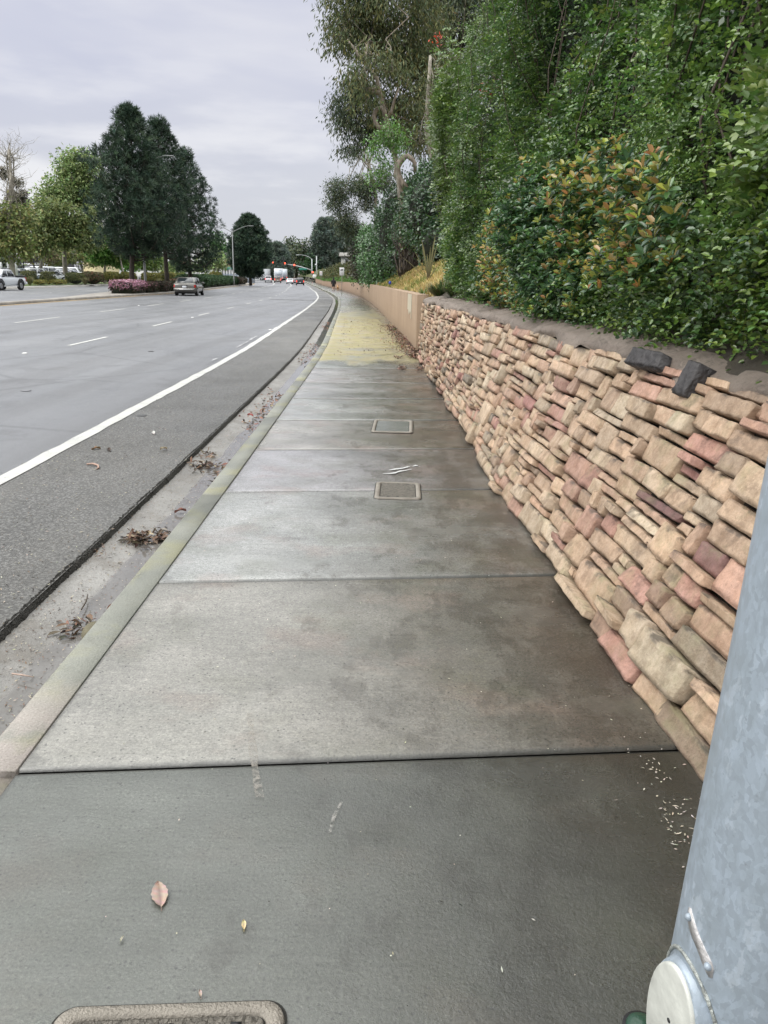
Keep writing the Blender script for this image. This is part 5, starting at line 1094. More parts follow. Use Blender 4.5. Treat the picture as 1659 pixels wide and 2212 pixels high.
def faint(name, pts, w, c, label):
    V = []; Fc = []
    for i, (a, b) in enumerate(pts):
        p_ = ground(a, b, .005); ww = w*(.6+.8*random.random()); V += [(p_[0]-ww/2, p_[1], .005), (p_[0]+ww/2, p_[1], .005)]
        if i: Fc.append([2*i-2, 2*i-1, 2*i+1, 2*i])
    V = np.array(V); g = G('scuffed_'+name); m1 = g.rng(g.noise(45, 6, .75), .42, .62, 0, .55); tr = g.N.new('ShaderNodeBsdfTransparent'); mx = g.N.new('ShaderNodeMixShader'); g.b.inputs['Base Color'].default_value = (*c, 1)
    g.lk(m1, mx.inputs[0]); g.lk(tr.outputs[0], mx.inputs[1]); g.lk(g.b.outputs[0], mx.inputs[2]); g.lk(mx.outputs[0], g.N['Material Output'].inputs['Surface'])
    o = mesh(name, V, [f[::-1] if np.cross(V[f[1]]-V[f[0]], V[f[2]]-V[f[0]])[2] < 0 else f for f in Fc], g.m); tag(o, label, 'marking')
faint('scrape_mark', [(540,1540),(543,1580),(547,1625),(551,1660),(557,1700),(562,1722)], .028, (.36,.33,.29), 'long pale scrape running down the slab in the left foreground')
faint('scrape_mark', [(738,1732),(722,1762),(712,1800)], .012, (.42,.40,.37), 'short pale scratch right of the long scrape')
# ------------------------------------------------------------------ litter
def leaf_obj(name, label, loc, rz, L, W, c, curl=.012, group=None, serr=0., rot=(0,0)):
    m = 10; V = []; Fc = []; col = []
    for i in range(m+1):
        f = i/m; w = W/2*math.sin(math.pi*min(1, f*.98+.02))**.75*(1-.25*f)*(1+serr*(1 if i%2 else -1)); z = curl*math.sin(f*3.1)
        for s in (-1, -.5, 0, .5, 1): V.append((L*(f-.5), s*w, z+curl*.9*abs(s)**1.5*(1+.4*math.sin(f*7+s))+.0035)); col.append(tuple(v*(1 if abs(s) > .1 else .6)*(.85+.3*random.random()) for v in c))
    for i in range(m):
        for j in range(4): Fc.append([i*5+j, (i+1)*5+j, (i+1)*5+j+1, i*5+j+1])
    n = len(V); V += [(-L*.5, -.0012, .004), (-L*.5, .0012, .004), (-L*.66, .0012, .004), (-L*.66, -.0012, .004)]; Fc.append([n, n+1, n+2, n+3]); col += [tuple(v*.4 for v in c)]*4
    o = mesh(name, V, Fc, M['dry'], None, col=np.array(col), smooth=True); o.location = [float(v) for v in loc]; o.rotation_euler = (rot[0], rot[1], rz); return tag(o, label, 'leaf', group)
g0 = ground(345, 1934); leaf_obj('fallen_leaf', 'large pinkish brown dead leaf lying flat in the left foreground', g0, math.pi/2+.36, .088, .046, (.43,.32,.27), .004, serr=.06)
leaf_obj('fallen_leaf', 'small cream coloured leaf right of the large brown leaf', ground(527, 2001), 1.75, .03, .013, (.62,.52,.30), .003)
leaf_obj('fallen_leaf', 'tiny pinkish husk below the large brown leaf', ground(433, 2150), 1.9, .02, .008, (.50,.40,.34), .003)
leaf_obj('fallen_leaf', 'small curled pale leaf below left of the large brown leaf', ground(264, 2032), 1.4, .017, .007, (.5,.5,.4), .003)
leaf_obj('fallen_leaf', 'reddish leaf standing in the gutter water next to the round stone', np.array([-1.36, 3.62, -.125]), .9, .09, .035, (.38,.20,.13), .02, rot=(.5,-.2))
leaf_obj('fallen_leaf', 'red and pale narrow leaf in the gutter at the left edge', np.array([-1.50, 2.56, -.12]), 1.5, .10, .022, (.50,.20,.17), .015, rot=(.4,0))
for i, (px, py, L, c, rz, lb) in enumerate(((205,1010,.16,(.30,.17,.12),-.5,'curved'),)):
    q = ground(px, py, -.09); mb = MB(); mb.tube([(q[0]-.09,q[1]+.06,-.075),(q[0]-.03,q[1]+.04,-.065),(q[0]+.03,q[1]+.0,-.07),(q[0]+.055,q[1]-.06,-.075),(q[0]+.05,q[1]-.10,-.078)], [.007,.009,.009,.008,.004], 6)
    tag(mb.build('twig', plain('pinkish_bark', (.36,.24,.19), .7), None), 'curved pinkish piece of bark on the rough shoulder', 'twig')
for pts, lb, r in ((((90,1218),(130,1209),(170,1199)), 'thin dark twig lying across the gutter below the debris heap', .0035), (((0,1303),(22,1298),(42,1292)), 'thin twig at the left edge of the gutter', .003), (((176,1318),(186,1300),(190,1285)), 'short dark twig in the gutter left of the round stone', .004), (((26,1456),(50,1460),(72,1464)), 'pale pinkish stick lying in the gutter mud', .004)):
    mb = MB(); mb.tube([ground(a, b, -.128)+np.array([0,0,.004*random.random()]) for a, b in pts], [r, r, r*.5], 5); tag(mb.build('twig', M['twig'] if 'dark' in lb or 'thin' in lb else plain('pale_twig', (.4,.3,.25), .8), None), lb, 'twig')
for px, py, lb, s in ((353,972,'pale leaf on the shoulder right of the curved bark','a'), (208,972,'dry brown leaf on the shoulder above the curved bark','b'), (332,938,'crumpled white scrap on the shoulder','c'), (541,899,'small red leaf by the asphalt edge','d'), (390,1104,'dark red leaf against the kerb water','e'), (236,975,'dark curled leaf next to the dry brown leaf','f')):
    c = {'a':(.4,.34,.24),'b':(.25,.16,.09),'c':(.6,.58,.56),'d':(.3,.06,.05),'e':(.2,.09,.07),'f':(.06,.04,.03)}[s]
    q = ground(px, py, -.085 if s != 'e' else -.13); leaf_obj('fallen_leaf', lb, (q[0], q[1], -.088 if s != 'e' else -.145), random.random()*6, .085, .045, c, .016, rot=(.2,.1))
def stonepebble(loc, r, c, name, label):
    mb = MB(); mb.ell((0,0,r[2]*.9), r, 24, 16); V = np.concatenate(mb.V); V = V*(1+.04*wav(V, 25, 4))[:,None]
    o = mesh(name, V, mb.F, plain('river_stone', c, .7, bump=.5, bscale=160, var=.25, vscale=30), smooth=True); o.location = loc; tag(o, label, 'stone')
stonepebble((-1.345, 3.30, -.15), (.055,.075,.05), (.13,.115,.07), 'round_stone', 'rounded grey brown stone sitting in the gutter against the kerb')
def heap(px, py, z, n, sx, sy, label, seed, hgt=.035, Ls=.05):
    g = np.random.default_rng(seed); q = ground(px, py, z); P = q+np.stack([g.normal(size=n)*sx, g.normal(size=n)*sy, np.abs(g.normal(size=n))*hgt*.6], 1); P[:,2] = np.maximum(P[:,2], z+.003); D = rdir(n)*np.array([1,1,.35]); L = Ls*(.5+1.*g.random(n)); W = L*(.12+.35*g.random(n))
    o = foliage('leaf_heap', P, D, np.array([0,0,1.])+rdir(n)*.7, L, W, leafcol(n, [(.17,.12,.085),(.09,.065,.05),(.32,.25,.19),(.05,.04,.032),(.20,.12,.085)], .3), None, 'dry', True, loc=q); tag(o, label, 'leaf litter', kind=None)
heap(300, 1166, -.145, 170, .055, .06, 'wet heap of bark strips and dead leaves in the gutter', 1); heap(350, 1163, -.145, 70, .02, .05, 'small clump of dead leaves pressed against the kerb beside the wet heap', 2)
heap(172, 1357, -.145, 45, .035, .05, 'little heap of dark leaf scraps in the gutter below the round stone', 3); heap(441, 1010, -.145, 110, .06, .09, 'heap of reddish leaves in the gutter farther along', 4); heap(452, 985, -.14, 40, .05, .07, 'upright curled leaf and scraps behind the reddish heap', 5)
heap(215, 1193, -.13, 60, .05, .06, 'mossy tuft of scraps on the asphalt edge', 6, Ls=.02)
# debris scattered as a mass: gutter leaves, grit on shoulder and slabs, leaf drift at the foot of the tan wall
def scatter(name, label, y, t, z, L, W, cols, lift=.004, three=.3, var=.3):
    n = len(y); x, yw = ST(y, t); P = np.stack([x, yw, z+lift*rng.random(n)], 1); o = foliage(name, P, rdir(n)*np.array([1,1,three*.6]), np.array([0,0,1.])+rdir(n)*three, L, W, cols, None, 'dry', False, var=var); tag(o, label, 'debris', kind='stuff')
BR = [(.18,.11,.07),(.09,.06,.045),(.30,.2,.14),(.05,.035,.03),(.24,.11,.08)]
n = 1500; y = 6+rng.random(n)**1.3*26; t = .12+.22*rng.normal(size=n)*.5+.08; m = (t > .02) & (t < .44) & (wav(np.stack([y, t*3, t*0], 1), 1.6, 9) > .0); y, t = y[m], t[m]
scatter('gutter_leaves', 'dead leaves and scraps washed along the gutter', y, t, zgut(y, t)+.004, .055*(.4+rng.random(len(y))), .028, BR, .03, .7)
n = 9000; y = 2.5+rng.random(n)**1.2*16; t = .47+rng.random(n)**1.1*1.35; scatter('road_grit', 'fine grit and chips on the rough road shoulder', y, t, zroad(y, t)+.006, .013*(.3+rng.random(n)**3*2.2), .007, [(.3,.27,.22),(.05,.045,.04),(.42,.38,.3),(.12,.09,.06)])
n = 3800; y = 2.2+rng.random(n)**1.2*10; t = .03+rng.random(n)*.42; scatter('gutter_grit', 'small chips and husks in the gutter mud', y, t, zgut(y, t)+.004, .014*(.3+rng.random(n)**2*1.6), .006, [(.4,.36,.28),(.08,.06,.05),(.2,.13,.09)])
n = 420; y = .6+rng.random(n)*8; t = -.2-rng.random(n)**.7*2.1; scatter('sidewalk_specks', 'pale husks and specks scattered on the sidewalk slabs', y, t, rise(y)+.004, .007*(.4+rng.random(n)**3*2.5), .004, [(.55,.52,.42),(.45,.4,.32),(.03,.03,.025)])
n = 260; P_ = rng.normal(size=(n,2)); y = 1.75+.28*P_[:,0]; t = -2.12-.10*np.abs(P_[:,1])+.0; t = np.clip(t, -2.45, -1.9); scatter('pale_husks', 'pale dried husks gathered on the slab in front of the pole', y, t, .004+0*y, .010*(.4+rng.random(n)**2*1.6), .005, [(.55,.5,.42),(.4,.36,.3)], .004)
n = 2600; y = 15.8+rng.random(n)**1.3*12; t = -2.22+.02+np.abs(rng.normal(size=n))*.16*np.clip((y-14)/3, .3, 1.3); scatter('leaf_drift', 'drift of dark dead leaves along the foot of the tan wall', y, t, rise(y)+.004, .06*(.4+rng.random(n)), .03, BR, .03, .6)
n = 900; y = 16+rng.random(n)*16; t = -.4-rng.random(n)*1.7; scatter('leaf_bits', 'dark leaf bits strewn over the yellow stained slabs', y, t, rise(y)+.004, .05*(.4+rng.random(n)), .022, BR, .015, .4)
n = 500; y = 13.7+rng.random(n)*.5+2.0*(rng.random(n) < .4); t = -2.0-.3*rng.random(n); t = np.where(rng.random(n) < .4, -1.72+.04*rng.normal(size=n), t); scatter('notch_leaves', 'dead leaves round the sunken concrete notch by the wall end', y, t, rise(y)+.006, .045*(.4+rng.random(n)), .022, BR, .02, .5)
n = 420; y = 2.5+rng.random(n)*13.5; f = rng.random(n)**.6; wd = np.interp(y, [4.7, 8, 10.5, 16.5], [.80, .75, .70, .50]); xx = np.interp(y, WT[:,0], WT[:,1])+.03+f*.58*wd
P = np.stack([xx, y, WH+.035+.055*f+.014*rng.random(n)], 1); o = foliage('coping_litter', P, rdir(n)*np.array([1,1,.2]), np.array([0,0,1.])+rdir(n)*.35, .03*(.4+rng.random(n)), .014, BR+[(.2,.24,.08)], None, 'dry'); tag(o, 'dead leaves and bits lying on the coping of the stone wall', 'debris', kind='stuff')
# ------------------------------------------------------------------ small round markers on the road
def marker(px, py, r, c, label, dome=True, z=None):
    q = ground(px, py, -.05); y, = (q[1],); t = float(kx(q[1]))-q[0]; zz = float(zroad(y, t)); o = MB().ell((0,0,.004), (r, r, .018 if dome else .006), 20, 8).build('road_marker', plain('marker', c, .4), None, smooth=True); o.location = (q[0], q[1], zz+.002); tag(o, label, 'road marker', 'round markers on the road')
marker(54, 768, .055, (.62,.62,.6), 'white domed marker on the nearest lane line at the left', True); marker(56, 845, .07, (.16,.16,.17), 'flat grey metal disc in the lane below the white marker', False)
marker(306, 893, .06, (.03,.03,.03), 'small dark disc beside the white edge line', False); marker(326, 760, .06, (.03,.03,.03), 'dark disc in the middle of the near lane', False)
for px, py, lb in ((416,688,'white marker between the third and fourth dashes of the near lane line'), (300,663.5,'white marker on the far lane line left of the grey car'), (584,711,'white marker at the end of the worn line'), (110,634.5,'white marker on the opposite carriageway'), (168,628,'white marker farther along the opposite carriageway')): marker(px, py, .06, (.65,.65,.63), lb)
# ------------------------------------------------------------------ street lamps, signals, signs
def lamp(label, px, Y, ptop, armL, armR, group='street lamps over the road', arm=3.6, drop=.5, h=None, r=.11, t_=None):
    top = far(px, ptop, Y); b = np.array([top[0], Y, float(rise(Y))+.15]); Ht = top[2]-b[2]; root = thing('street_lamp', label, 'street lamp', b, group=group)
    mb = MB(); mb.tube([(0,0,0),(0,0,.6),(0,0,Ht)], [r*1.25, r*1.1, r*.6], 12); mb.build('pole', M['lamp_steel'], root)
    for s in ((-1,) if armL else ())+((1,) if armR else ()):
        mb = MB(); mb.tube([(s*arm*f, 0, Ht-.15+1.15*math.sin(f*1.45)**1.0) for f in np.linspace(0, 1, 9)], np.linspace(.06, .035, 9), 8); mb.build('arm', M['lamp_steel'], root)
        mb = MB(); mb.box((s*(arm+.25), 0, Ht+.95), (.75, .3, .12), 0, .04); mb.build('lamp_head', M['lamp_steel'], root)
lamp('double armed street lamp half hidden in the nearest pines', 298, 72, 362, 1, 1, arm=2.5); lamp('double armed street lamp standing clear left of the lone pine', 501.5, 142, 500, 1, 1, arm=3.1); lamp('single arm street lamp seen behind the small street tree', 497, 190, 552, 1, 0, arm=3.0)
def signal():
    Y = 262.; b = base_at(674, Y); b[2] = float(rise(Y)); root = thing('traffic_signal', 'long armed traffic signal pole with red lights over the junction', 'traffic signal', b); k = Y/F*1.03
    top = far(673, 559, Y)[2]-b[2]
    mb = MB(); mb.tube([(0,0,0),(0,0,top)], [.24,.13], 12); mb.build('pole', M['steel'], root)
    za = far(673, 600, Y)[2]; A = [far(x, y, Y)-b for x, y in ((672.5,583.4),(655,578),(640,574),(620,570.5),(605,569.5),(590,568.3))]; mb = MB(); mb.tube(A, np.linspace(.17, .09, 6), 10); mb.build('mast_arm', M['steel'], root)
    mb = MB(); mb.tube([far(x, y, Y)-b for x, y in ((673,560),(668,555.5),(660,552),(650,550.5),(644,550.5))], [.08,.07,.06,.05,.05], 8); mb.box(tuple(far(643,550.8,Y)-b), (1.0,.4,.2), 0, .05); mb.build('luminaire_arm', M['steel'], root)
    for x, y, s in ((590,568,1.0),(615.5,570,1.15),(636,573.5,1.15),(675.5,589,1.1)):
        c = far(x, y, Y-.35)-b; hd = MB(); hd.box((c[0], c[1], c[2]-.25*s), (.5*s, .25, 1.25*s), 0, .05).build; hb = hd.build('signal_head', M['black'], root)
        MB().tube([(c[0], c[1]-.13, c[2]+.13*s), (c[0], c[1]-.17, c[2]+.13*s)], .24*s, 16).build('red_light', M['signal_red'], hb)
    sg = far(654, 581.5, Y-.3)-b; mb = MB(); mb.box(tuple(sg), (2.6,.05,.55), 0, .02); mb.build('street_name_sign', plain('green_sign', (.02,.20,.15), .4), root)
    b2 = far(684, 600, 250.); b2[2] = float(rise(250)); r2 = thing('utility_pole', 'plain grey pole just right of the signal pole', 'pole', b2); h2 = far(684, 553, 250.)[2]-b2[2]; MB().tube([(0,0,0),(0,0,h2)], [.18,.14], 10).build('pole', M['steel'], r2); MB().box((-.2,-.2,h2-2.5), (.5,.3,.4), 0, .05).build('camera_box', M['white_body'], r2)
signal()
def sign(name, label, px, pybase, pytop, sw_, sh, y_, mark, group=None, Y=None, pole=True, c=(.66,.66,.66)):
    Y = Y or y_; b = far(px, pybase, Y); b[2] = float(rise(Y)); root = thing(name, label, 'sign', b, group=group); top = far(px, pytop, Y)[2]-b[2]
    MB().box((0,0,top/2), (.05,.05,top)).build('post', plain('sign_post', (.28,.27,.24), .5, .3), root)
    MB().box((0,-.035,top-sh/2), (sw_, .02, sh), 0, .008).build('panel', plain('white_sign_face', c, .4), root)
    if mark == 'nopark':                        # small black symbol above, thin border lines
        mb = MB(); z = top-sh*.30; mb.prism([(-.13,z-.05),(-.13,z+.05),(-.03,z+.10),(-.02,z+.02),(.04,z+.09),(.12,z+.05),(.13,z-.04),(.02,z-.07),(-.02,z-.02),(-.06,z-.09)], -.048, -.046); mb.build('symbol', M['black'], root)
    if mark == 'red':
        mb = MB(); z = top-sh*.32
        for i in range(10):
            a0, a1 = i*.628, (i+1)*.628; mb.prism([(.16*math.cos(a0), z+.16*math.sin(a0)), (.16*math.cos(a1), z+.16*math.sin(a1)), (.12*math.cos(a1), z+.12*math.sin(a1)), (.12*math.cos(a0), z+.12*math.sin(a0))], -.048, -.046)
        mb.build('symbol', plain('sign_red', (.45,.03,.03), .4), root)
    return root
sign('parking_sign', 'white parking sign on a post standing in the yellow stained sidewalk', 738.3, 637, 578, .46, .75, 80, 'nopark'); sign('parking_sign', 'smaller white sign on a post farther up the sidewalk, left of the walker', 693.5, 618, 586, .5, .75, 150, 'red')
sign('direction_sign', 'white square sign on a short post below the signals', 679.5, 603, 593, 1.1, 1.1, 245, ''); sign('direction_sign', 'small pale sign across the road near the yellow bushes', 425, 606, 588, .6, .6, 132, '')
sign('direction_sign', 'grey sign panel on a post at the left of the small street tree', 437, 606, 589, .7, .7, 140, '')
r = thing('street_name_sign', 'green street name sign on an arm before the white building', 'sign', far(497, 580, 205)); MB().box((.0,0,0), (2.6,.06,.5), 0, .02).build('panel', plain('green_sign', (.03,.25,.2), .4), r); MB().tube([(2.2,0,-5),(2.2,0,1.2),(-2.5,0,.9)], [.12,.1,.06], 8).build('arm', M['white_body'], r)
# overhead wires
for i, (a, b_) in enumerate(((539, 532), (548.5, 545), (558, 556))):
    p0 = far(440, a, 330); p1 = far(760, b_, 300); mb = MB(); mb.tube([p0+(p1-p0)*f-np.array([0,0,3*math.sin(math.pi*f)]) for f in np.linspace(0, 1, 14)], .035, 4); tag(mb.build('power_line', plain('wire', (.12,.12,.13), .6), None), ('highest', 'middle', 'lowest')[i]+' of the three wires crossing the sky above the junction', 'wire', 'wires over the road')
# ------------------------------------------------------------------ vehicles (x forward, wheels on z=0)
def paint(name, c, metal=.0, rough=.28): 
    m = plain(name, c, rough, metal); m.node_tree.nodes['Principled BSDF'].inputs['Coat Weight'].default_value = .6; return m
def wheel(root, x, y, r, w, tw=.22):
    s = 1 if y > 0 else -1; mb = MB(); mb.tube([(x, y-tw/2*s*1.0, r), (x, y-tw/2*s*.85, r), (x, y+tw/2*s*.85, r), (x, y+tw/2*s, r)], [r*.9, r, r, r*.9], 20); wl = mb.build('wheel', M['rubber'], root)
    mb = MB(); mb.tube([(x, y+tw/2*s, r), (x, y+tw/2*s*1.08, r)], [r*.62, r*.55], 18); rm = mb.build('rim', M['rim'], wl)
    for k in range(5):
        a = k*1.2566+.3; b = MB(); b.box((0,0,0), (.01,.06,r*.5)); 
    return wl
def car(name, label, cat, loc, heading, kind='sedan', c=(.4,.4,.4), group=None, metal=.3, lit=False, detail=1, S=1., plate=False):
    """lofted body, separate glasshouse and glass"""
    root = thing(name, label, cat, loc, heading, group)
    D = {'sedan': dict(L=4.55, W=1.76, belt=.90, top=1.42, hood=.80, trunk=.98, a0=-2.05, a1=-1.35, a2=.35, a3=1.20, wb=2.72, r=.32, gb=.26),
         'hatch': dict(L=4.2, W=1.74, belt=.93, top=1.48, hood=.86, trunk=.98, a0=-2.02, a1=-1.60, a2=.45, a3=1.35, wb=2.6, r=.32, gb=.26),
         'suv': dict(L=4.7, W=1.88, belt=1.08, top=1.72, hood=1.02, trunk=1.10, a0=-2.28, a1=-2.0, a2=.55, a3=1.30, wb=2.8, r=.36, gb=.34),
         'van': dict(L=5.3, W=2.0, belt=1.25, top=2.2, hood=1.15, trunk=1.3, a0=-2.62, a1=-2.55, a2=1.3, a3=2.0, wb=3.2, r=.36, gb=.34),
         'pickup': dict(L=5.35, W=1.84, belt=1.12, top=1.78, hood=1.08, trunk=1.12, a0=-.98, a1=-.62, a2=.85, a3=1.45, wb=3.2, r=.39, gb=.42)}[kind]
    L, W = D['L'], D['W']; w = W/2; x0, x1 = -L/2, L/2; xf, xr = D['wb']/2, -D['wb']/2; body = paint('paint_'+name, c, metal); r = D['r']
    st = [(x0, .86, D['gb']+.14, D['trunk']-.22), (x0+.06, .93, D['gb']+.06, D['trunk']-.06), (x0+.22, .98, D['gb'], D['trunk']-.0), (D['a0'], 1., D['gb'], max(D['trunk'], D['belt'])), (xr, 1., D['gb'], D['belt']+.02), (0, 1., D['gb'], D['belt']), (D['a3']-.1, 1., D['gb'], D['belt']), (xf, 1., D['gb'], D['hood']+.06), (x1-.5, .97, D['gb'], D['hood']), (x1-.15, .9, D['gb']+.04, D['hood']-.1), (x1, .78, D['gb']+.12, D['hood']-.26)]
    st.sort(key=lambda q: q[0]); rings = []
    for x, k, zb, zt in st:
        W_ = w*k; ring = [(-W_*.90, zb), (-W_*.99, zb+.14), (-W_, (zb+zt)/2), (-W_*.985, zt-.10), (-W_*.90, zt-.01), (-W_*.5, zt+.025), (W_*.5, zt+.025), (W_*.90, zt-.01), (W_*.985, zt-.10), (W_, (zb+zt)/2), (W_*.99, zb+.14), (W_*.90, zb)]
        rings.append([(x, y, z) for y, z in ring])
    mb = MB(); mb.loft(rings)
    if kind == 'pickup':
        pass
    mb.build('body', body, root)
    # cabin
    zb, zt = D['belt']-.02, D['top']; a0, a1, a2, a3 = D['a0'], D['a1'], D['a2'], D['a3']; wb_, wt = w*.93, w*.76
    def P(x, y, z): return (x, y, z)
    rings = []
    for f, wk in ((0, wb_), (.5, (wb_+wt)/2+.015), (.90, wt+.02), (1., wt-.10)):
        z = zb+(zt-zb)*f; xa = a0+(a1-a0)*min(1, f*1.05)+( .08 if f == 1 else 0); xb = a3+(a2-a3)*min(1, f*1.05)-(.08 if f == 1 else 0)
        rings.append([(xa+.06, -wk, z), (xb-.1, -wk, z), (xb, -wk*.8, z), (xb+.03*(1-f), 0, z), (xb, wk*.8, z), (xb-.1, wk, z), (xa+.06, wk, z), (xa, wk*.8, z), (xa-.03*(1-f), 0, z), (xa, -wk*.8, z)])
    MB().loft(rings).build('cabin', body, root)
    def lerp(fa, side=None): return zb+(zt-zb)*fa
    def pane(pts, nm): 
        pts = np.array(pts); nrm = np.cross(pts[1]-pts[0], pts[2]-pts[0]); nrm /= np.linalg.norm(nrm); cc = pts.mean(0)-np.array([0,0,(zb+zt)/2]); nrm = nrm if nrm@cc > 0 else -nrm
        mesh(nm, np.concatenate([pts+nrm*.018, pts-nrm*.02]), [[0,1,2,3],[7,6,5,4],[0,4,5,1],[1,5,6,2],[2,6,7,3],[3,7,4,0]], M['glass'], root)
    def X(a, b, f): return a+(b-a)*f
    def Wd(f): return wb_+(wt-wb_)*f
    f0, f1 = .10, .86
    pane([(X(a0,a1,f0)-.01, -Wd(f0)*.80, lerp(f0)), (X(a0,a1,f0)-.01, Wd(f0)*.80, lerp(f0)), (X(a0,a1,f1)-.01, Wd(f1)*.80, lerp(f1)), (X(a0,a1,f1)-.01, -Wd(f1)*.80, lerp(f1))], 'rear_window')
    pane([(X(a3,a2,f0)+.01, -Wd(f0)*.80, lerp(f0)), (X(a3,a2,f0)+.01, Wd(f0)*.80, lerp(f0)), (X(a3,a2,f1)+.01, Wd(f1)*.80, lerp(f1)), (X(a3,a2,f1)+.01, -Wd(f1)*.80, lerp(f1))], 'windscreen')
    mid = (a0+a3)/2+.05; splits = [(a0+.22, mid-.05), (mid+.05, a3-.28)] if kind != 'suv' else [(a0+.15, a0+.8), (a0+.9, mid+.25), (mid+.35, a3-.28)]
    for s in (-1, 1):
        for i, (p, q) in enumerate(splits):
            xa0 = p; xa1 = X(a0, a1, f1)+.16 if i == 0 else p; xb0 = q; xb1 = X(a3, a2, f1)-.16 if i == len(splits)-1 else q; xa1 = min(xa1, xb1-.15) if i == 0 else xa1
            pane([(xa0, s*(Wd(f0)+.004), lerp(f0)), (xb0, s*(Wd(f0)+.004), lerp(f0)), (xb1, s*(Wd(f1)+.012), lerp(f1)), (xa1, s*(Wd(f1)+.012), lerp(f1))], 'side_window')
        MB().box((a3-.25, s*(w+.08), D['belt']+.08), (.14,.2,.14), 0, .03).build('mirror', body if c[0] < .6 or kind != 'pickup' else M['black'], root)
        for xx in (xf, xr):
            mb = MB(); mb.tube([(xx, s*(w-.03), r+.02), (xx, s*(w+.005), r+.02)], r*1.16, 22); mb.build('wheel_arch', M['black'], root); wheel(root, xx, s*(w-.09), r, w)
            # wheel sits proud of the arch
    MB().box((0,0,D['gb']-.02), (L*.9, W*.8, .14)).build('underbody', M['black'], root)
    red = M['red_lit'] if lit else M['red_lamp']
    for s in (-1, 1):
        mb = MB()
        if kind in ('pickup', 'suv', 'van'): mb.box((x0+.04, s*(w*.86), D['trunk']-.20), (.12, .16, .36), 0, .02)
        else: mb.prism([(0,0),(0,.2),(.36,.2),(.3,.06),(.12,0)], -.03, .03) if False else mb.add([(x0-.0, s*w*.93, .64), (x0-.0, s*w*.60, .66), (x0+.02, s*w*.66, .80), (x0+.05, s*w*.92, .86), (x0+.2, s*w*1.0, .66), (x0+.22, s*w*.995, .84)], [[0,1,2,3],[0,3,5,4],[3,2,1,0],[4,5,3,0]])
        mb.build('tail_light', red, root)
        mb = MB(); mb.box((x1-.12, s*w*.68, D['hood']-.17), (.16, .34, .15), 0, .03); mb.build('headlight', plain('clear_lens', (.7,.72,.75), .15), root)
    MB().box((x0-.03, 0, D['gb']+.22), (.14, W*.96, .24), 0, .06).build('rear_bumper', body if kind != 'pickup' else M['white_body'], root)
    MB().box((x1-.02, 0, D['gb']+.16), (.14, W*.86, .22), 0, .06).build('front_bumper', body, root)
    MB().box((x1-.04, 0, D['hood']-.2), (.06, W*.42, .14), 0, .02).build('grille', M['black'], root)
    pz = D['gb']+.42 if kind == 'sedan' else D['gb']+.30
    pl = MB().box((x0-.02 if kind == 'sedan' else x0-.11, 0, pz), (.03, .32, .16), 0, .005).build('number_plate', plain('plate_white', (.6,.62,.65), .4), root)
    if kind == 'sedan' and detail: MB().box((x0-.105, 0, D['gb']+.24), (.02, W*.8, .05)).build('bumper_strip', M['chrome'], root); MB().box((x0+.0, 0, pz+.13), (.05, .5, .03)).build('boot_handle', M['black'], root)
    if kind == 'suv' and detail:
        for s in (-1, 1): MB().box((-.6, s*wt*.9, zt+.03), (1.9, .05, .05), 0, .01).build('roof_rail', M['black'], root)
    return root
def hd(y, t=0.): return math.atan2(1, float(kd(y)))       # heading up the road
# grey sedan
q = ground(407, 638.5, .0); y = 64.5; car('car', 'champagne grey sedan seen from behind beside the median hedges', 'car', (-16.3, 66.0, .03), hd(66), 'sedan', (.105,.10,.09), metal=.25, plate=True)
# white pickup on the opposite side: bed at the right, nose to the left
def pickup():
    a = hd(70)+math.pi-.17; root = car('pickup_truck', 'white crew cab pickup with roof rails driving at the left edge', 'pickup truck', (-34.5, 71.8, .03), a, 'pickup', (.72,.75,.79), metal=0.)
    MB().box((-1.72, 0, 1.19), (1.45, 1.45, .06)).build('bed_opening', M['black'], root)
    for s in (-1, 1):
        MB().box((-1.75, s*.84, 1.2), (1.7, .14, .16), 0, .05).build('bed_rail', root.children[0].data.materials[0], root); MB().box((.1, s*.62, 1.83), (1.3,.05,.07), 0, .01).build('roof_rail', M['black'], root)
        for xx in (1.6, -1.6):
            mb = MB(); V = []; n = 14
            for i in range(n+1):
                th = math.pi*i/n; V += [(xx+.50*math.cos(th), s*.90, .41+.50*math.sin(th)), (xx+.50*math.cos(th), s*.975, .41+.50*math.sin(th)), (xx+.60*math.cos(th), s*.94, .41+.61*math.sin(th))]
            F_ = [[3*i+k, 3*i+3+k, 3*i+3+(k+1)%3, 3*i+(k+1)%3] for i in range(n) for k in range(3)]; mesh('fender_flare', V, F_, root.children[0].data.materials[0], root)
        MB().box((.1, s*.93, .36), (2.2, .16, .07), 0, .02).build('step_bar', M['white_body'], root)
    MB().box((-2.68, 0, .60), (.20, 1.80, .22), 0, .04).build('step_bumper', M['white_body'], root)
pickup()
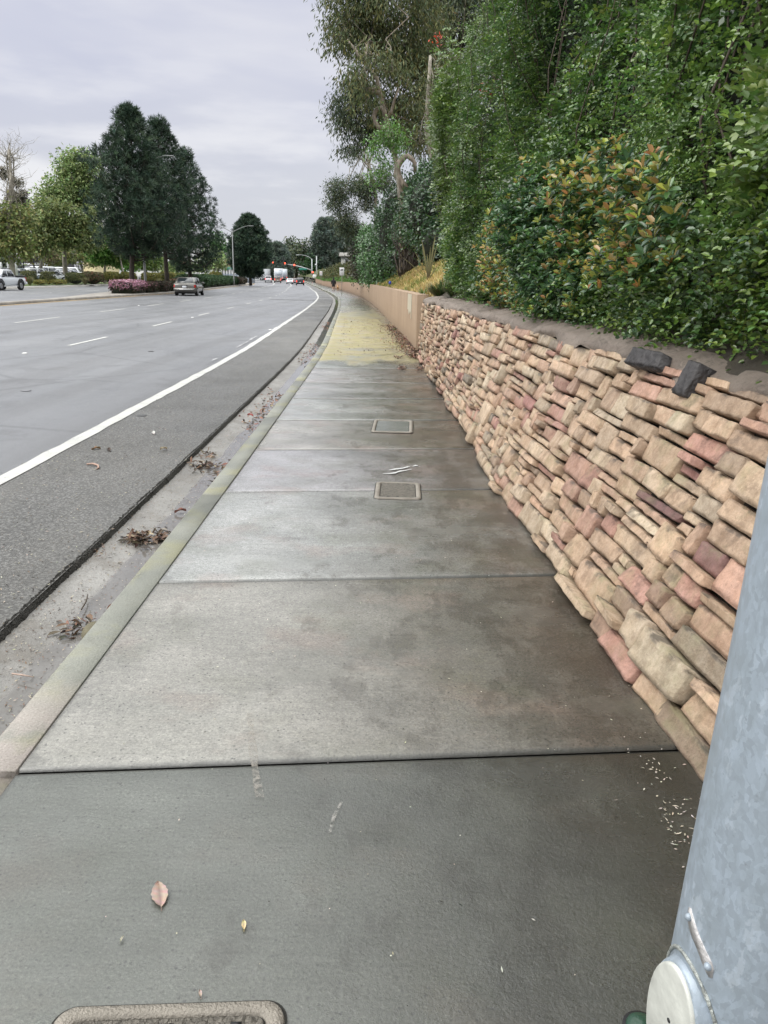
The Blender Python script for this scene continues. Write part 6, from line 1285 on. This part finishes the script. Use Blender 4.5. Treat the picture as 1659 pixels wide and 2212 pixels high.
# parked cars in the car park
WHT = (.66,.68,.70)
for i, (px, Y, kind, c, h, lb) in enumerate((
    (44, 108, 'suv', (.10,.13,.15), .25, 'dark blue grey SUV parked behind the white pickup'),
    (87, 110, 'suv', WHT, .2, 'white estate SUV parked behind the slanting trunk'),
    (118, 112, 'hatch', WHT, .3, 'white hatchback parked just left of the white sycamore trunk'),
    (133, 118, 'sedan', (.6,.62,.64), .2, 'pale silver car parked tight behind the white hatchback'),
    (154, 121, 'suv', (.26,.29,.34), .1, 'grey blue SUV parked right of the white sycamore trunk'),
    (152, 138, 'van', WHT, .1, 'white van roof seen above the grey blue SUV'),
    (176, 122, 'sedan', WHT, .25, 'white sedan parked behind the tall olive hedge'),
    (201, 126, 'sedan', (.55,.57,.6), .2, 'silver sedan parked near the red car'),
    (216, 140, 'sedan', (.35,.05,.03), .2, 'red car parked at the right end of the car park'),
    (68, 128, 'sedan', (.03,.035,.05), .3, 'black car in the second row of the car park'),
    (30, 126, 'hatch', (.5,.52,.54), .2, 'light grey car in the second row, left of the black one'),
    (8, 112, 'sedan', (.12,.15,.17), .3, 'dark car half hidden behind the pickup cab'),
    (100, 132, 'van', WHT, 1.2, 'white van parked at the back of the car park'))):
    b = far(px, 600, Y); car('parked_car', lb, 'car', (b[0], Y, .42+.0), h, kind, c, 'cars in the car park', .1, detail=0)
# queue at the lights
def atc(px, Y): b = far(px, 605, Y); return (b[0], Y, float(rise(Y))+.03)
car('car', 'black SUV with lit brake lamps at the tail of the queue', 'car', atc(648, 190), hd(190)+.0, 'suv', (.015,.016,.018), metal=.1, lit=True, group='vehicles waiting at the lights')
car('car', 'white sedan with lit brake lamps in the middle lane', 'car', atc(626, 212), hd(212), 'sedan', WHT, metal=0, lit=True, group='vehicles waiting at the lights')
car('car', 'tan brown car with lit lamps behind the first box truck', 'car', atc(599.5, 222), hd(222), 'suv', (.20,.15,.12), metal=.2, lit=True, group='vehicles waiting at the lights')
car('pickup_truck', 'silver pickup with bright red lamps in the left turn lane', 'pickup truck', atc(579.5, 224), hd(224), 'pickup', (.5,.46,.48), metal=.1, lit=True, group='vehicles waiting at the lights')
car('car', 'dark red car ahead of the black SUV', 'car', atc(637, 215), hd(215), 'sedan', (.12,.02,.02), metal=.1, lit=True, group='vehicles waiting at the lights')
car('car', 'small red car crossing beyond the white lorry', 'car', atc(587, 262), .3, 'sedan', (.35,.03,.03), metal=.1, group='vehicles at the junction', detail=0)
car('car', 'white car passing far beyond the green mounds, next to the lamp pole', 'car', (far(520,605,215)[0], 215, .15), hd(215), 'suv', WHT, metal=0, group='vehicles beyond the median', detail=0)
car('car', 'white car just left of the lone pine trunk', 'car', (far(535,605,225)[0], 225, .2), hd(225), 'suv', WHT, metal=0, group='vehicles beyond the median', detail=0)
def boxtruck(label, loc, h, W=2.5, Ht=3.6, L=6.2, marks=True):
    root = thing('box_truck', label, 'truck', loc, h, 'white box trucks in the queue')
    MB().box((-1, 0, .95+(Ht-.95)/2), (L, W, Ht-.95), 0, .04).build('cargo_box', M['white_body'], root)
    rb = MB(); rb.box((-1-L/2-.03, 0, .95+(Ht-.95)/2), (.05, W*.88, (Ht-.95)*.9)); rd = rb.build('rear_door', plain('pale_blue_white', (.60,.65,.70), .4), root)
    if marks:
        g = np.random.default_rng(1); mb = MB()
        for z, a, b in ((3.1, -.7, -.1), (2.0, -.85, .85), (1.75, -.6, .6)):
            x = a
            while x < b: wd = .06+.06*g.random(); mb.box((-1-L/2-.062, x, z), (.012, wd, .13)); x += wd+.04
        mb.build('door_lettering', plain('grey_lettering', (.16,.2,.24), .5), rd)
    MB().box((L/2+.1, 0, 1.35), (1.9, 2.1, 1.9), 0, .15).build('cab', M['white_body'], root); MB().box((L/2+1.03, 0, 1.75), (.06, 1.8, .7)).build('windscreen', M['glass'], root)
    MB().box((-.6, 0, .75), (L+1.2, 1.0, .25)).build('chassis', M['black'], root); MB().box((-1-L/2-.15, 0, .62), (.14, W*.95, .14)).build('rear_bumper', M['steel'], root)
    for s in (-1, 1):
        MB().box((-1-L/2-.1, s*1.05, .84), (.08,.22,.14)).build('tail_light', M['red_lit'], root)
        for xx in (-2.6, L/2+.1): wheel(root, xx, s*(W/2-.2), .46, 1, .3)
    return root
boxtruck('large white box truck with faint lettering on its rear door', atc(601.5, 246), hd(240)); boxtruck('plain white box truck just right of and ahead of the lettered one', atc(611.5, 262), hd(250), 2.4, 3.4, 5.5, False)
def semi():
    loc = (far(560, 605, 250)[0], 250, .35); root = thing('lorry', 'white articulated lorry facing the camera beyond the median', 'truck', loc, hd(250)+math.pi-.25); W = 2.4
    MB().box((3.2,0,1.2), (1.7,2.1,1.2), 0, .25).build('bonnet', M['white_body'], root); MB().box((1.6,0,1.9), (2.1,W,2.4), 0, .15).build('cab', M['white_body'], root)
    MB().add([(2.6,-1.0,3.0),(2.6,1.0,3.0),(.6,1.15,4.0),(.6,-1.15,4.0),(.6,-1.15,3.0),(.6,1.15,3.0)], [[0,1,2,3],[3,2,5,4],[0,3,4],[1,5,2],[0,4,5,1]]).build('roof_fairing', M['white_body'], root)
    MB().box((2.68,0,2.45), (.06,2.05,.75), 0, .02).build('windscreen', M['glass'], root); MB().box((4.07,0,1.15), (.06,1.2,.8), 0, .02).build('grille', M['steel'], root); MB().box((4.05,0,.55), (.2,2.3,.3), 0, .05).build('bumper', M['chrome'], root)
    MB().box((-6.5,0,2.5), (12.5,2.5,2.8), 0, .05).build('trailer', M['white_body'], root); MB().box((-5,0,.9), (12,1,.3)).build('chassis', M['black'], root)
    for s in (-1, 1):
        MB().box((4.0, s*.9, .95), (.2,.3,.25), 0, .04).build('headlight', plain('clear_lens', (.8,.8,.75), .2), root)
        for xx in (3.2, 0, -1.2, -10, -11.3): wheel(root, xx, s*1.1, .5, 1, .3)
semi()
# ------------------------------------------------------------------ buildings
def bpart(name, root, c, d, mat, rz=0): return MB().box(c, d, rz).build(name, mat, root)
WAL = plain('pale_stucco', (.55,.52,.47), .7, bump=.2, var=.06); ROOF = plain('dark_red_roof', (.16,.06,.05), .7, bump=.4); DK = plain('dark_facade', (.035,.035,.04), .6); CRM = plain('cream_stucco', (.55,.47,.28), .7, bump=.2)
def building(name, label, px0, px1, Y, ztop, wall, windows, roof=None, depth=12, pitch=1.5, wz=(.3,.65), ww=.5, dark=None, slant=0.):
    a = far(px0, 600, Y)[0]; b = far(px1, 600, Y)[0]; W = b-a; h = far((px0+px1)/2, ztop, Y)[2]-float(rise(Y))+.4; loc = ((a+b)/2, Y, float(rise(Y))-.4); root = thing(name, label, 'building', loc, slant)
    bpart('wall', root, (0, depth/2, h/2), (W, depth, h), wall)
    for i in range(windows):
        x = -W/2+W*(i+.5)/windows; f = bpart('window', root, (x, -.02, h*(wz[0]+wz[1])/2), (W/windows*ww, .12, h*(wz[1]-wz[0])), dark or DK); bpart('pane', f, (x, -.09, h*(wz[0]+wz[1])/2), (W/windows*ww*.86, .04, h*(wz[1]-wz[0])*.9), M['glass'])
    if roof: MB().add([(-W/2-.6,-.7,h),(W/2+.6,-.7,h),(W/2+.6,depth+.7,h),(-W/2-.6,depth+.7,h),(-W/2+2,depth/2,h+pitch),(W/2-2,depth/2,h+pitch)], [[3,2,1,0],[0,1,5,4],[1,2,5],[2,3,4,5],[3,0,4]]).build('roof', roof, root)
    else: bpart('parapet', root, (0, depth/2, h+.2), (W+.3, depth+.3, .4), wall)
    return root
building('shop_building', 'white building with tall dark windows and a red roof left of the lone pine', 478, 532, 215, 575, plain('white_stucco', (.62,.62,.62), .7), 9, ROOF, 14, 3., (.0,.9), .42)
building('shop_building', 'dark fronted shop building at the back of the car park', 40, 108, 172, 560, DK, 5, None, 14, wz=(.1,.4))
r = thing('shop_sign', 'tall dark sign board carrying a white angular mark above the car park', 'sign', far(37, 556, 168)); k = 168/F*1.05
MB().box((0,.2,-2.2), (.9,.3,8.4)).build('board', DK, r); MB().box((3.6*k*2.,.25,-1.6), (20*k,.25,1.1)).build('fascia', DK, r)
mb = MB(); s_ = .136*k
def sg(pts, y0=-.12, y1=.03): mb.prism([((x-285)*s_, -(y-230)*s_) for x, y in pts][::-1], y0, y1)
sg([(243,165),(255,152),(278,155),(283,306),(250,310)]); sg([(276,156),(294,178),(326,240),(326,278),(306,284),(278,222)]); mb.build('white_mark', M['white_body'], r)
building('white_canopy_building', 'low white shop with a red band behind the parked cars', 53, 84, 150, 574, M['white_body'], 2, None, 8, wz=(.05,.3))
r = bpy.data.objects['white_canopy_building']; W_ = far(84,600,150)[0]-far(53,600,150)[0]; bpart('red_band', r, (W_*.22, -.12, 2.35), (W_*.5, .15, .55), plain('red_fascia', (.5,.04,.04), .5))
building('shop_building', 'cream shop building glimpsed between the trunks left of the maple', 182, 218, 170, 572, CRM, 2, None, 12, wz=(.1,.45)); building('house', 'pale two storey building behind the olive tree in the car park', 110, 175, 205, 560, plain('grey_white_wall', (.42,.42,.44), .7), 6, None, 12, wz=(.5,.75), ww=.4)
building('shop_building', 'bright white building glimpsed behind the first two pines', 285, 345, 200, 583, plain('white_stucco_b', (.6,.6,.58), .7), 5, None, 12, wz=(.1,.5)); building('house', 'white building with dark windows behind the third pine', 355, 400, 190, 578, plain('white_stucco_c', (.6,.6,.6), .7), 4, ROOF, 12, 2.5, (.3,.7))
building('house', 'white villa beyond the junction below the middle signals', 624, 640, 330, 578, WAL, 3, ROOF, 14, 2.5, (.4,.75), .4); building('house', 'long white house with a low roof right behind the mast arm', 640, 668, 320, 580, plain('white_stucco_d', (.6,.6,.6), .7), 5, plain('grey_roof', (.2,.2,.2), .7), 14, 2.5, (.3,.75), .4)
def hillhouse():
    p = far(746, 586, 170); root = thing('house', 'small white house with a dark window on top of the far embankment', 'building', p+np.array([1.9,0,-.5])); WH_ = plain('white_boards', (.36,.36,.33), .6)
    bpart('wall', root, (0,2.5,1.6), (5.6,5,3.8), WH_); f = bpart('window', root, (-1.3,-.03,2.6), (1.5,.16,1.0), M['white_body']); bpart('pane', f, (-1.3,-.13,2.6), (1.3,.05,.8), M['glass']); bpart('window', root, (-2.84,2,2.4), (.08,1.2,1.2), M['glass']); WH_ = plain('weathered_roof', (.20,.19,.175), .7)
    MB().add([(-3.25,-.5,3.42),(3.3,-.5,3.42),(3.3,5.5,3.42),(-3.25,5.5,3.42),(-3.25,2.5,4.3),(3.3,2.5,4.3),(-3.25,-.5,3.58),(3.3,-.5,3.58)], [[3,2,1,0],[6,7,5,4],[5,2,3,4],[0,6,4,3],[1,2,5,7],[0,1,7,6]]).build('roof', WH_, root)
    MB().add([(.4,1.5,4.4),(1.8,1.5,4.4),(1.8,2.9,4.4),(.4,2.9,4.4),(1.1,2.2,6.6)], [[0,1,4],[1,2,4],[2,3,4],[3,0,4],[3,2,1,0]]).build('turret', WH_, root)
hillhouse()
# blue fence far left of the junction, bollards in the car park, grey barrier at the junction
r = thing('metal_fence', 'blue grey railing behind the green mounds of the median', 'fence', (far(510,605,185)[0], 185, 0)); mb = MB(); w_ = far(548,605,185)[0]-far(468,605,185)[0]
for i in range(60): mb.box((-w_/2+w_*i/59, 0, 1.3), (.07,.05,2.0))
mb.build('bars', plain('blue_grey_metal', (.18,.23,.29), .5), r); MB().box((0,0,2.2), (w_,.08,.1)).box((0,0,.5), (w_,.08,.1)).build('rail', plain('blue_grey_metal', (.18,.23,.29), .5), r)
for px, lb in ((4.5,'white post at the left edge of the car park'),(19.5,'white post behind the pickup cab'),(36.5,'white post left of the blue grey SUV roof')):
    b = far(px, 590, 104); r = thing('white_post', lb, 'post', (b[0], 104, .3), group='white posts at the car park edge'); MB().tube([(0,0,0),(0,0,2.4),(0,0,2.5)], [.13,.13,.08], 10).build('post', M['white_body'], r)
for px, Y, lb in ((33,118,'thin dark lamp post beside the dark sign'),(75,120,'thin dark lamp post between the parked cars'),(53,124,'thick dark post in front of the shop with the red band')):
    b = far(px, 590, Y); r = thing('dark_post', lb, 'post', (b[0], Y, .4), group='dark posts in the car park'); MB().tube([(0,0,0),(0,0,5.2)], [.13,.10], 8).build('post', M['black'], r)
r = thing('water_bottle', 'small blue object lying in the weeds under the dark bushes', 'litter', far(842.5, 611, 32)); MB().ell((0,0,0), (.055,.05,.07), 10, 8).build('blue_blob', plain('blue_plastic', (.02,.05,.35), .4), r, smooth=True)
# ------------------------------------------------------------------ person and dog
def skin(name, joints, edges, mat, parent=None, sub=2):
    me = bpy.data.meshes.new(name); me.from_pydata([j[0] for j in joints], edges, []); o = bpy.data.objects.new(name, me); C.objects.link(o)
    md = o.modifiers.new('s', 'SKIN'); 
    for i, j in enumerate(joints):
        v = me.skin_vertices[0].data[i] if me.skin_vertices else None
        if v: v.radius = (j[1], j[1] if len(j) < 3 else j[2])
    if me.skin_vertices: me.skin_vertices[0].data[0].use_root = True
    md.use_smooth_shade = True; sb = o.modifiers.new('u', 'SUBSURF'); sb.levels = sub; sb.render_levels = sub; me.materials.append(mat)
    if parent: o.parent = parent
    return o
def skinadd(o):
    pass
def person():
    loc = ground(720.5, 628.2); Y = 112.; b = far(720.5, 620, Y); root = thing('person', 'person walking away in a black hooded jacket, black shorts and bare legs', 'person', (b[0], Y, 0.), .1)
    SK = plain('skin', (.33,.19,.13), .55); BL = plain('black_cloth', (.012,.012,.015), .85)
    mb = MB()
    def lf(rings, n=14): 
        mb.loft([[(cx+rx*math.cos(a), cy+ry*math.sin(a), z) for a in np.linspace(0, 2*math.pi, n, endpoint=False)] for cx, cy, z, rx, ry in rings])
    # body: torso, neck, head, legs as one tapered figure
    body = MB(); old = mb
    mb = body
    J = [((0,0,.95),.13,.11), ((0,0,1.15),.14,.11), ((0,0.01,1.35),.17,.12), ((0,0.02,1.47),.07,.07), ((0,0.04,1.56),.075,.085), ((0,.05,1.66),.085,.10), ((0,.04,1.74),.05,.06),
         ((-.10,0,.88),.095,.095), ((-.11,.10,.50),.062,.062), ((-.11,.00,.30),.055,.06), ((-.11,-.12,.09),.036,.04), ((-.11,-.02,.04),.035,.045), ((-.12,.07,.03),.03,.04),
         ((.10,0,.88),.095,.095), ((.10,.02,.50),.062,.062), ((.10,.05,.30),.055,.06), ((.10,.06,.09),.036,.04), ((.11,.16,.04),.035,.045), ((.12,.23,.03),.03,.04),
         ((-.21,0,1.40),.06,.06), ((-.27,-.02,1.14),.045,.045), ((-.28,.08,.92),.034,.034), ((-.275,.11,.83),.03,.022),
         ((.21,0,1.40),.06,.06), ((.27,-.03,1.14),.045,.045), ((.29,.09,.93),.034,.034), ((.285,.12,.84),.03,.022)]
    E = [(0,1),(1,2),(2,3),(3,4),(4,5),(5,6),(0,7),(7,8),(8,9),(9,10),(10,11),(11,12),(0,13),(13,14),(14,15),(15,16),(16,17),(17,18),(2,19),(19,20),(20,21),(21,22),(2,23),(23,24),(24,25),(25,26)]
    V = [j[0] for j in J]
    for hand, sx in ((22,-1),(26,1)):             # five fingers
        hx, hy, hz = V[hand]
        for k, (dx, dy, L) in enumerate(((.0,-.024,.075),(.0,-.008,.085),(.0,.008,.08),(.0,.022,.065),(-sx*.025,.03,.05))):
            J.append(((hx+dx, hy+dy, hz-.05), .009, .009)); E.append((hand, len(J)-1)); J.append(((hx+dx*1.2-sx*.012, hy+dy*1.1, hz-.05-L*.6), .008, .008)); E.append((len(J)-2, len(J)-1))
    me = bpy.data.meshes.new('body'); me.from_pydata([j[0] for j in J], E, []); o = bpy.data.objects.new('body', me); C.objects.link(o); o.parent = root
    bpy.context.view_layer.objects.active = o; o.modifiers.new('skin', 'SKIN')
    if not me.skin_vertices:
        try:
            with bpy.context.temp_override(object=o, active_object=o): bpy.ops.mesh.customdata_skin_add()
        except Exception as e: print('skin', e)
    if me.skin_vertices:
        for i, j in enumerate(J): me.skin_vertices[0].data[i].radius = (j[1], j[2]); 
        me.skin_vertices[0].data[0].use_root = True
    s = o.modifiers.new('sub', 'SUBSURF'); s.levels = s.render_levels = 2; me.materials.append(SK)
    # clothes
    mb = MB(); lf([(0,0,.84,.20,.15),(0,0,.95,.215,.165),(0,0,1.15,.20,.155),(0,.01,1.34,.225,.155),(0,.01,1.42,.205,.13),(0,.02,1.49,.10,.10)]); 
    for sx in (-1, 1): mb.tube([(sx*.19,0,1.40),(sx*.24,-.01,1.30),(sx*.275,-.03,1.13),(sx*.29,.04,.98),(sx*.29,.09,.90)], [.085,.08,.07,.06,.05], 12)
    mb.build('jacket', BL, root, smooth=True)
    mb = MB(); lf([(0,-.01,1.46,.10,.09),(0,.0,1.55,.115,.12),(0,.01,1.66,.118,.135),(0,.02,1.75,.09,.10),(0,.02,1.785,.03,.03)]); mb.build('hood', BL, root, smooth=True)
    mb = MB(); lf([(0,0,.90,.19,.15),(0,0,.78,.20,.16),(0,.02,.74,.19,.15)]); 
    for sx in (-1, 1): mb.tube([(sx*.10,.0,.82),(sx*.11,.02+.05*(sx<0),.66),(sx*.115,.03+.06*(sx<0),.56)], [.115,.105,.10], 12)
    mb.build('shorts', BL, root, smooth=True)
    for x, y in ((-.115,.01),(.11,.17)):
        mb = MB(); mb.loft([[(x+rx*math.cos(a), y+dy+ry*math.sin(a), z) for a in np.linspace(0, 2*math.pi, 12, endpoint=False)] for z, rx, ry, dy in ((0,.048,.13,0),(.03,.052,.135,0),(.07,.045,.09,-.03),(.11,.042,.05,-.06))]); mb.build('shoe', BL, root, smooth=True)
    fc = MB(); 
    for sx in (-1, 1): fc.ell((sx*.033, .145, 1.655), (.012,.008,.008), 8, 6)
    fc.build('eyes', M['black'], root); MB().ell((0,.155,1.625), (.014,.022,.02), 8, 6).build('nose', SK, root, smooth=True); MB().ell((0,.142,1.59), (.028,.01,.007), 8, 6).build('mouth', plain('lips', (.25,.08,.07), .5), root)
def dog():
    Y = 113.2; b = far(729.5, 620, Y); root = thing('dog', 'tan dog trotting beside the walker on the wall side', 'dog', (b[0], Y, 0.), .1); FUR = plain('tan_fur', (.42,.24,.11), .85, bump=.5, bscale=60, var=.2, vscale=10)
    J = [((0,-.30,.50),.10,.11),((0,-.10,.50),.105,.12),((0,.15,.49),.115,.15),((0,.30,.53),.10,.12),((0,.42,.66),.065,.075),((0,.50,.74),.075,.075),((0,.60,.72),.05,.05),((0,.69,.69),.032,.032),
         ((-.07,-.34,.42),.075,.09),((-.08,-.26,.30),.045,.05),((-.08,-.40,.18),.026,.03),((-.08,-.38,.05),.022,.024),((-.08,-.33,.02),.026,.022),
         ((.07,-.34,.42),.075,.09),((.08,-.22,.30),.045,.05),((.08,-.32,.18),.026,.03),((.08,-.26,.05),.022,.024),((.08,-.21,.02),.026,.022),
         ((-.07,.27,.40),.055,.06),((-.075,.24,.24),.035,.035),((-.075,.30,.05),.024,.024),((-.075,.34,.02),.026,.022),
         ((.07,.27,.40),.055,.06),((.075,.30,.24),.035,.035),((.075,.20,.05),.024,.024),((.075,.24,.02),.026,.022),
         ((0,-.42,.54),.035,.035),((0,-.52,.64),.028,.028),((0,-.55,.76),.02,.02),((0,-.50,.84),.012,.012)]
    E = [(0,1),(1,2),(2,3),(3,4),(4,5),(5,6),(6,7),(0,8),(8,9),(9,10),(10,11),(11,12),(0,13),(13,14),(14,15),(15,16),(16,17),(3,18),(18,19),(19,20),(20,21),(3,22),(22,23),(23,24),(24,25),(0,26),(26,27),(27,28),(28,29)]
    me = bpy.data.meshes.new('body'); me.from_pydata([j[0] for j in J], E, []); o = bpy.data.objects.new('body', me); C.objects.link(o); o.parent = root
    o.modifiers.new('skin', 'SKIN')
    if not me.skin_vertices:
        with bpy.context.temp_override(object=o, active_object=o): bpy.ops.mesh.customdata_skin_add()
    for i, j in enumerate(J): me.skin_vertices[0].data[i].radius = (j[1], j[2])
    me.skin_vertices[0].data[0].use_root = True; s = o.modifiers.new('sub', 'SUBSURF'); s.levels = s.render_levels = 2; me.materials.append(FUR)
    for sx in (-1, 1): MB().loft([[(sx*.045,.47,.79),(sx*.085,.49,.78),(sx*.06,.52,.79)],[(sx*.075,.46,.87),(sx*.08,.47,.87),(sx*.078,.48,.87)]]).build('ear', FUR, root)
    MB().ell((0,.715,.695), (.018,.014,.014), 8, 6).build('nose', M['black'], root)
person(); dog()
# ------------------------------------------------------------------ sky, light, camera
W = bpy.data.worlds.new('World'); bpy.context.scene.world = W; W.use_nodes = True; nt = W.node_tree; N = nt.nodes; L = nt.links
bg = N['Background']; SUN_E, SUN_R = 51, 244
sky = N.new('ShaderNodeTexSky'); sky.sky_type = 'NISHITA'; sky.sun_disc = False; sky.sun_elevation = math.radians(SUN_E); sky.sun_rotation = math.radians(SUN_R); sky.dust_density = 3.
tc = N.new('ShaderNodeTexCoord'); sp = N.new('ShaderNodeSeparateXYZ'); L.new(tc.outputs['Generated'], sp.inputs[0])
def mr(v, a, b, c, d, sm=True):
    n = N.new('ShaderNodeMapRange'); n.inputs[1].default_value = a; n.inputs[2].default_value = b; n.inputs[3].default_value = c; n.inputs[4].default_value = d
    if sm: n.interpolation_type = 'SMOOTHSTEP'
    L.new(v, n.inputs[0]); return n.outputs[0]
def mix(f, a, b, mode='MIX'):
    n = N.new('ShaderNodeMix'); n.data_type = 'RGBA'; n.blend_type = mode
    for v, i in ((f, 0), (a, 6), (b, 7)):
        if hasattr(v, 'links'): L.new(v, n.inputs[i])
        elif i == 0: n.inputs[0].default_value = v
        else: n.inputs[i].default_value = (*v, 1)
    return n.outputs[2]
mp = N.new('ShaderNodeMapping'); mp.inputs['Scale'].default_value = (1., 1., 4.5); mp.inputs['Rotation'].default_value = (.12, .0, .4); L.new(tc.outputs['Generated'], mp.inputs[0])
n1 = N.new('ShaderNodeTexNoise'); n1.inputs['Scale'].default_value = 2.2; n1.inputs['Detail'].default_value = 4; n1.inputs['Roughness'].default_value = .45; n1.inputs['Distortion'].default_value = .3; L.new(mp.outputs[0], n1.inputs['Vector'])
n2 = N.new('ShaderNodeTexNoise'); n2.inputs['Scale'].default_value = 5.5; n2.inputs['Detail'].default_value = 6; n2.inputs['Roughness'].default_value = .5; L.new(mp.outputs[0], n2.inputs['Vector'])
cl = mix(mr(n1.outputs['Fac'], .35, .65, 0, 1), (.62,.645,.78), (.78,.79,.865)); cl = mix(mr(n2.outputs['Fac'], .42, .66, 0, .6), cl, (.80,.81,.88))
low = mr(sp.outputs[2], .02, .26, 1, 0); cl = mix(low, cl, mix(mr(n2.outputs['Fac'], .38, .62, 0, 1), (.69,.71,.765), (.94,.945,.96)))
g1 = mr(sp.outputs[2], .27, .85, 1., 4.4); g2 = mr(sp.outputs[0], -.5, -.95, 1., 1.9); gm_ = N.new('ShaderNodeMath'); gm_.operation = 'MULTIPLY'; L.new(g1, gm_.inputs[0]); L.new(g2, gm_.inputs[1]); gain = gm_.outputs[0]; cl = mix(mr(sp.outputs[2], .27, .55, 0, 1), cl, (.68,.69,.685)); cl = mix(mr(sp.outputs[0], -.5, -.9, 0, 1), cl, (.69,.69,.67)); sc = N.new('ShaderNodeVectorMath'); sc.operation = 'SCALE'; L.new(cl, sc.inputs[0]); L.new(gain, sc.inputs['Scale'])  # unseen sky on the left brightened, added to light hedge and wall
nk = N.new('ShaderNodeVectorMath'); nk.operation = 'SCALE'; L.new(sky.outputs[0], nk.inputs[0]); nk.inputs['Scale'].default_value = .08
f = mix(.06, sc.outputs[0], nk.outputs[0]); L.new(f, bg.inputs['Color']); bg.inputs['Strength'].default_value = 1.
sl = bpy.data.lights.new('sun', 'SUN'); sl.energy = 1.6; sl.angle = math.radians(40); sl.color = (1, .97, .93); so = bpy.data.objects.new('sun', sl); C.objects.link(so)
from mathutils import Vector
so.rotation_euler = Vector((.62, .30, -.85)).to_track_quat('-Z', 'Y').to_euler()
cd = bpy.data.cameras.new('camera'); co = bpy.data.objects.new('camera', cd); C.objects.link(co); cd.sensor_fit = 'VERTICAL'; cd.sensor_height = 36; cd.sensor_width = 27; cd.lens = 36*F/2212.; cd.clip_start = .05; cd.clip_end = 9000
from mathutils import Matrix
m = Matrix([[_R[i], _U[i], -_f[i], [0,0,H][i]] for i in range(3)]+[[0,0,0,1]]); co.matrix_world = m
sc_ = bpy.context.scene; sc_.camera = co; vs = sc_.view_settings; vs.view_transform = 'Standard'; vs.look = 'None'; vs.exposure = 0.; vs.gamma = 1
cy = sc_.cycles; cy.max_bounces = 5; cy.diffuse_bounces = 2; cy.use_adaptive_sampling = True; cy.adaptive_threshold = .02; cy.use_light_tree = False; cy.glossy_bounces = 2; cy.transmission_bounces = 2; cy.transparent_max_bounces = 4; cy.caustics_reflective = False; cy.caustics_refractive = False
print('polys', sum(len(o.data.polygons) for o in bpy.data.objects if o.type == 'MESH'))
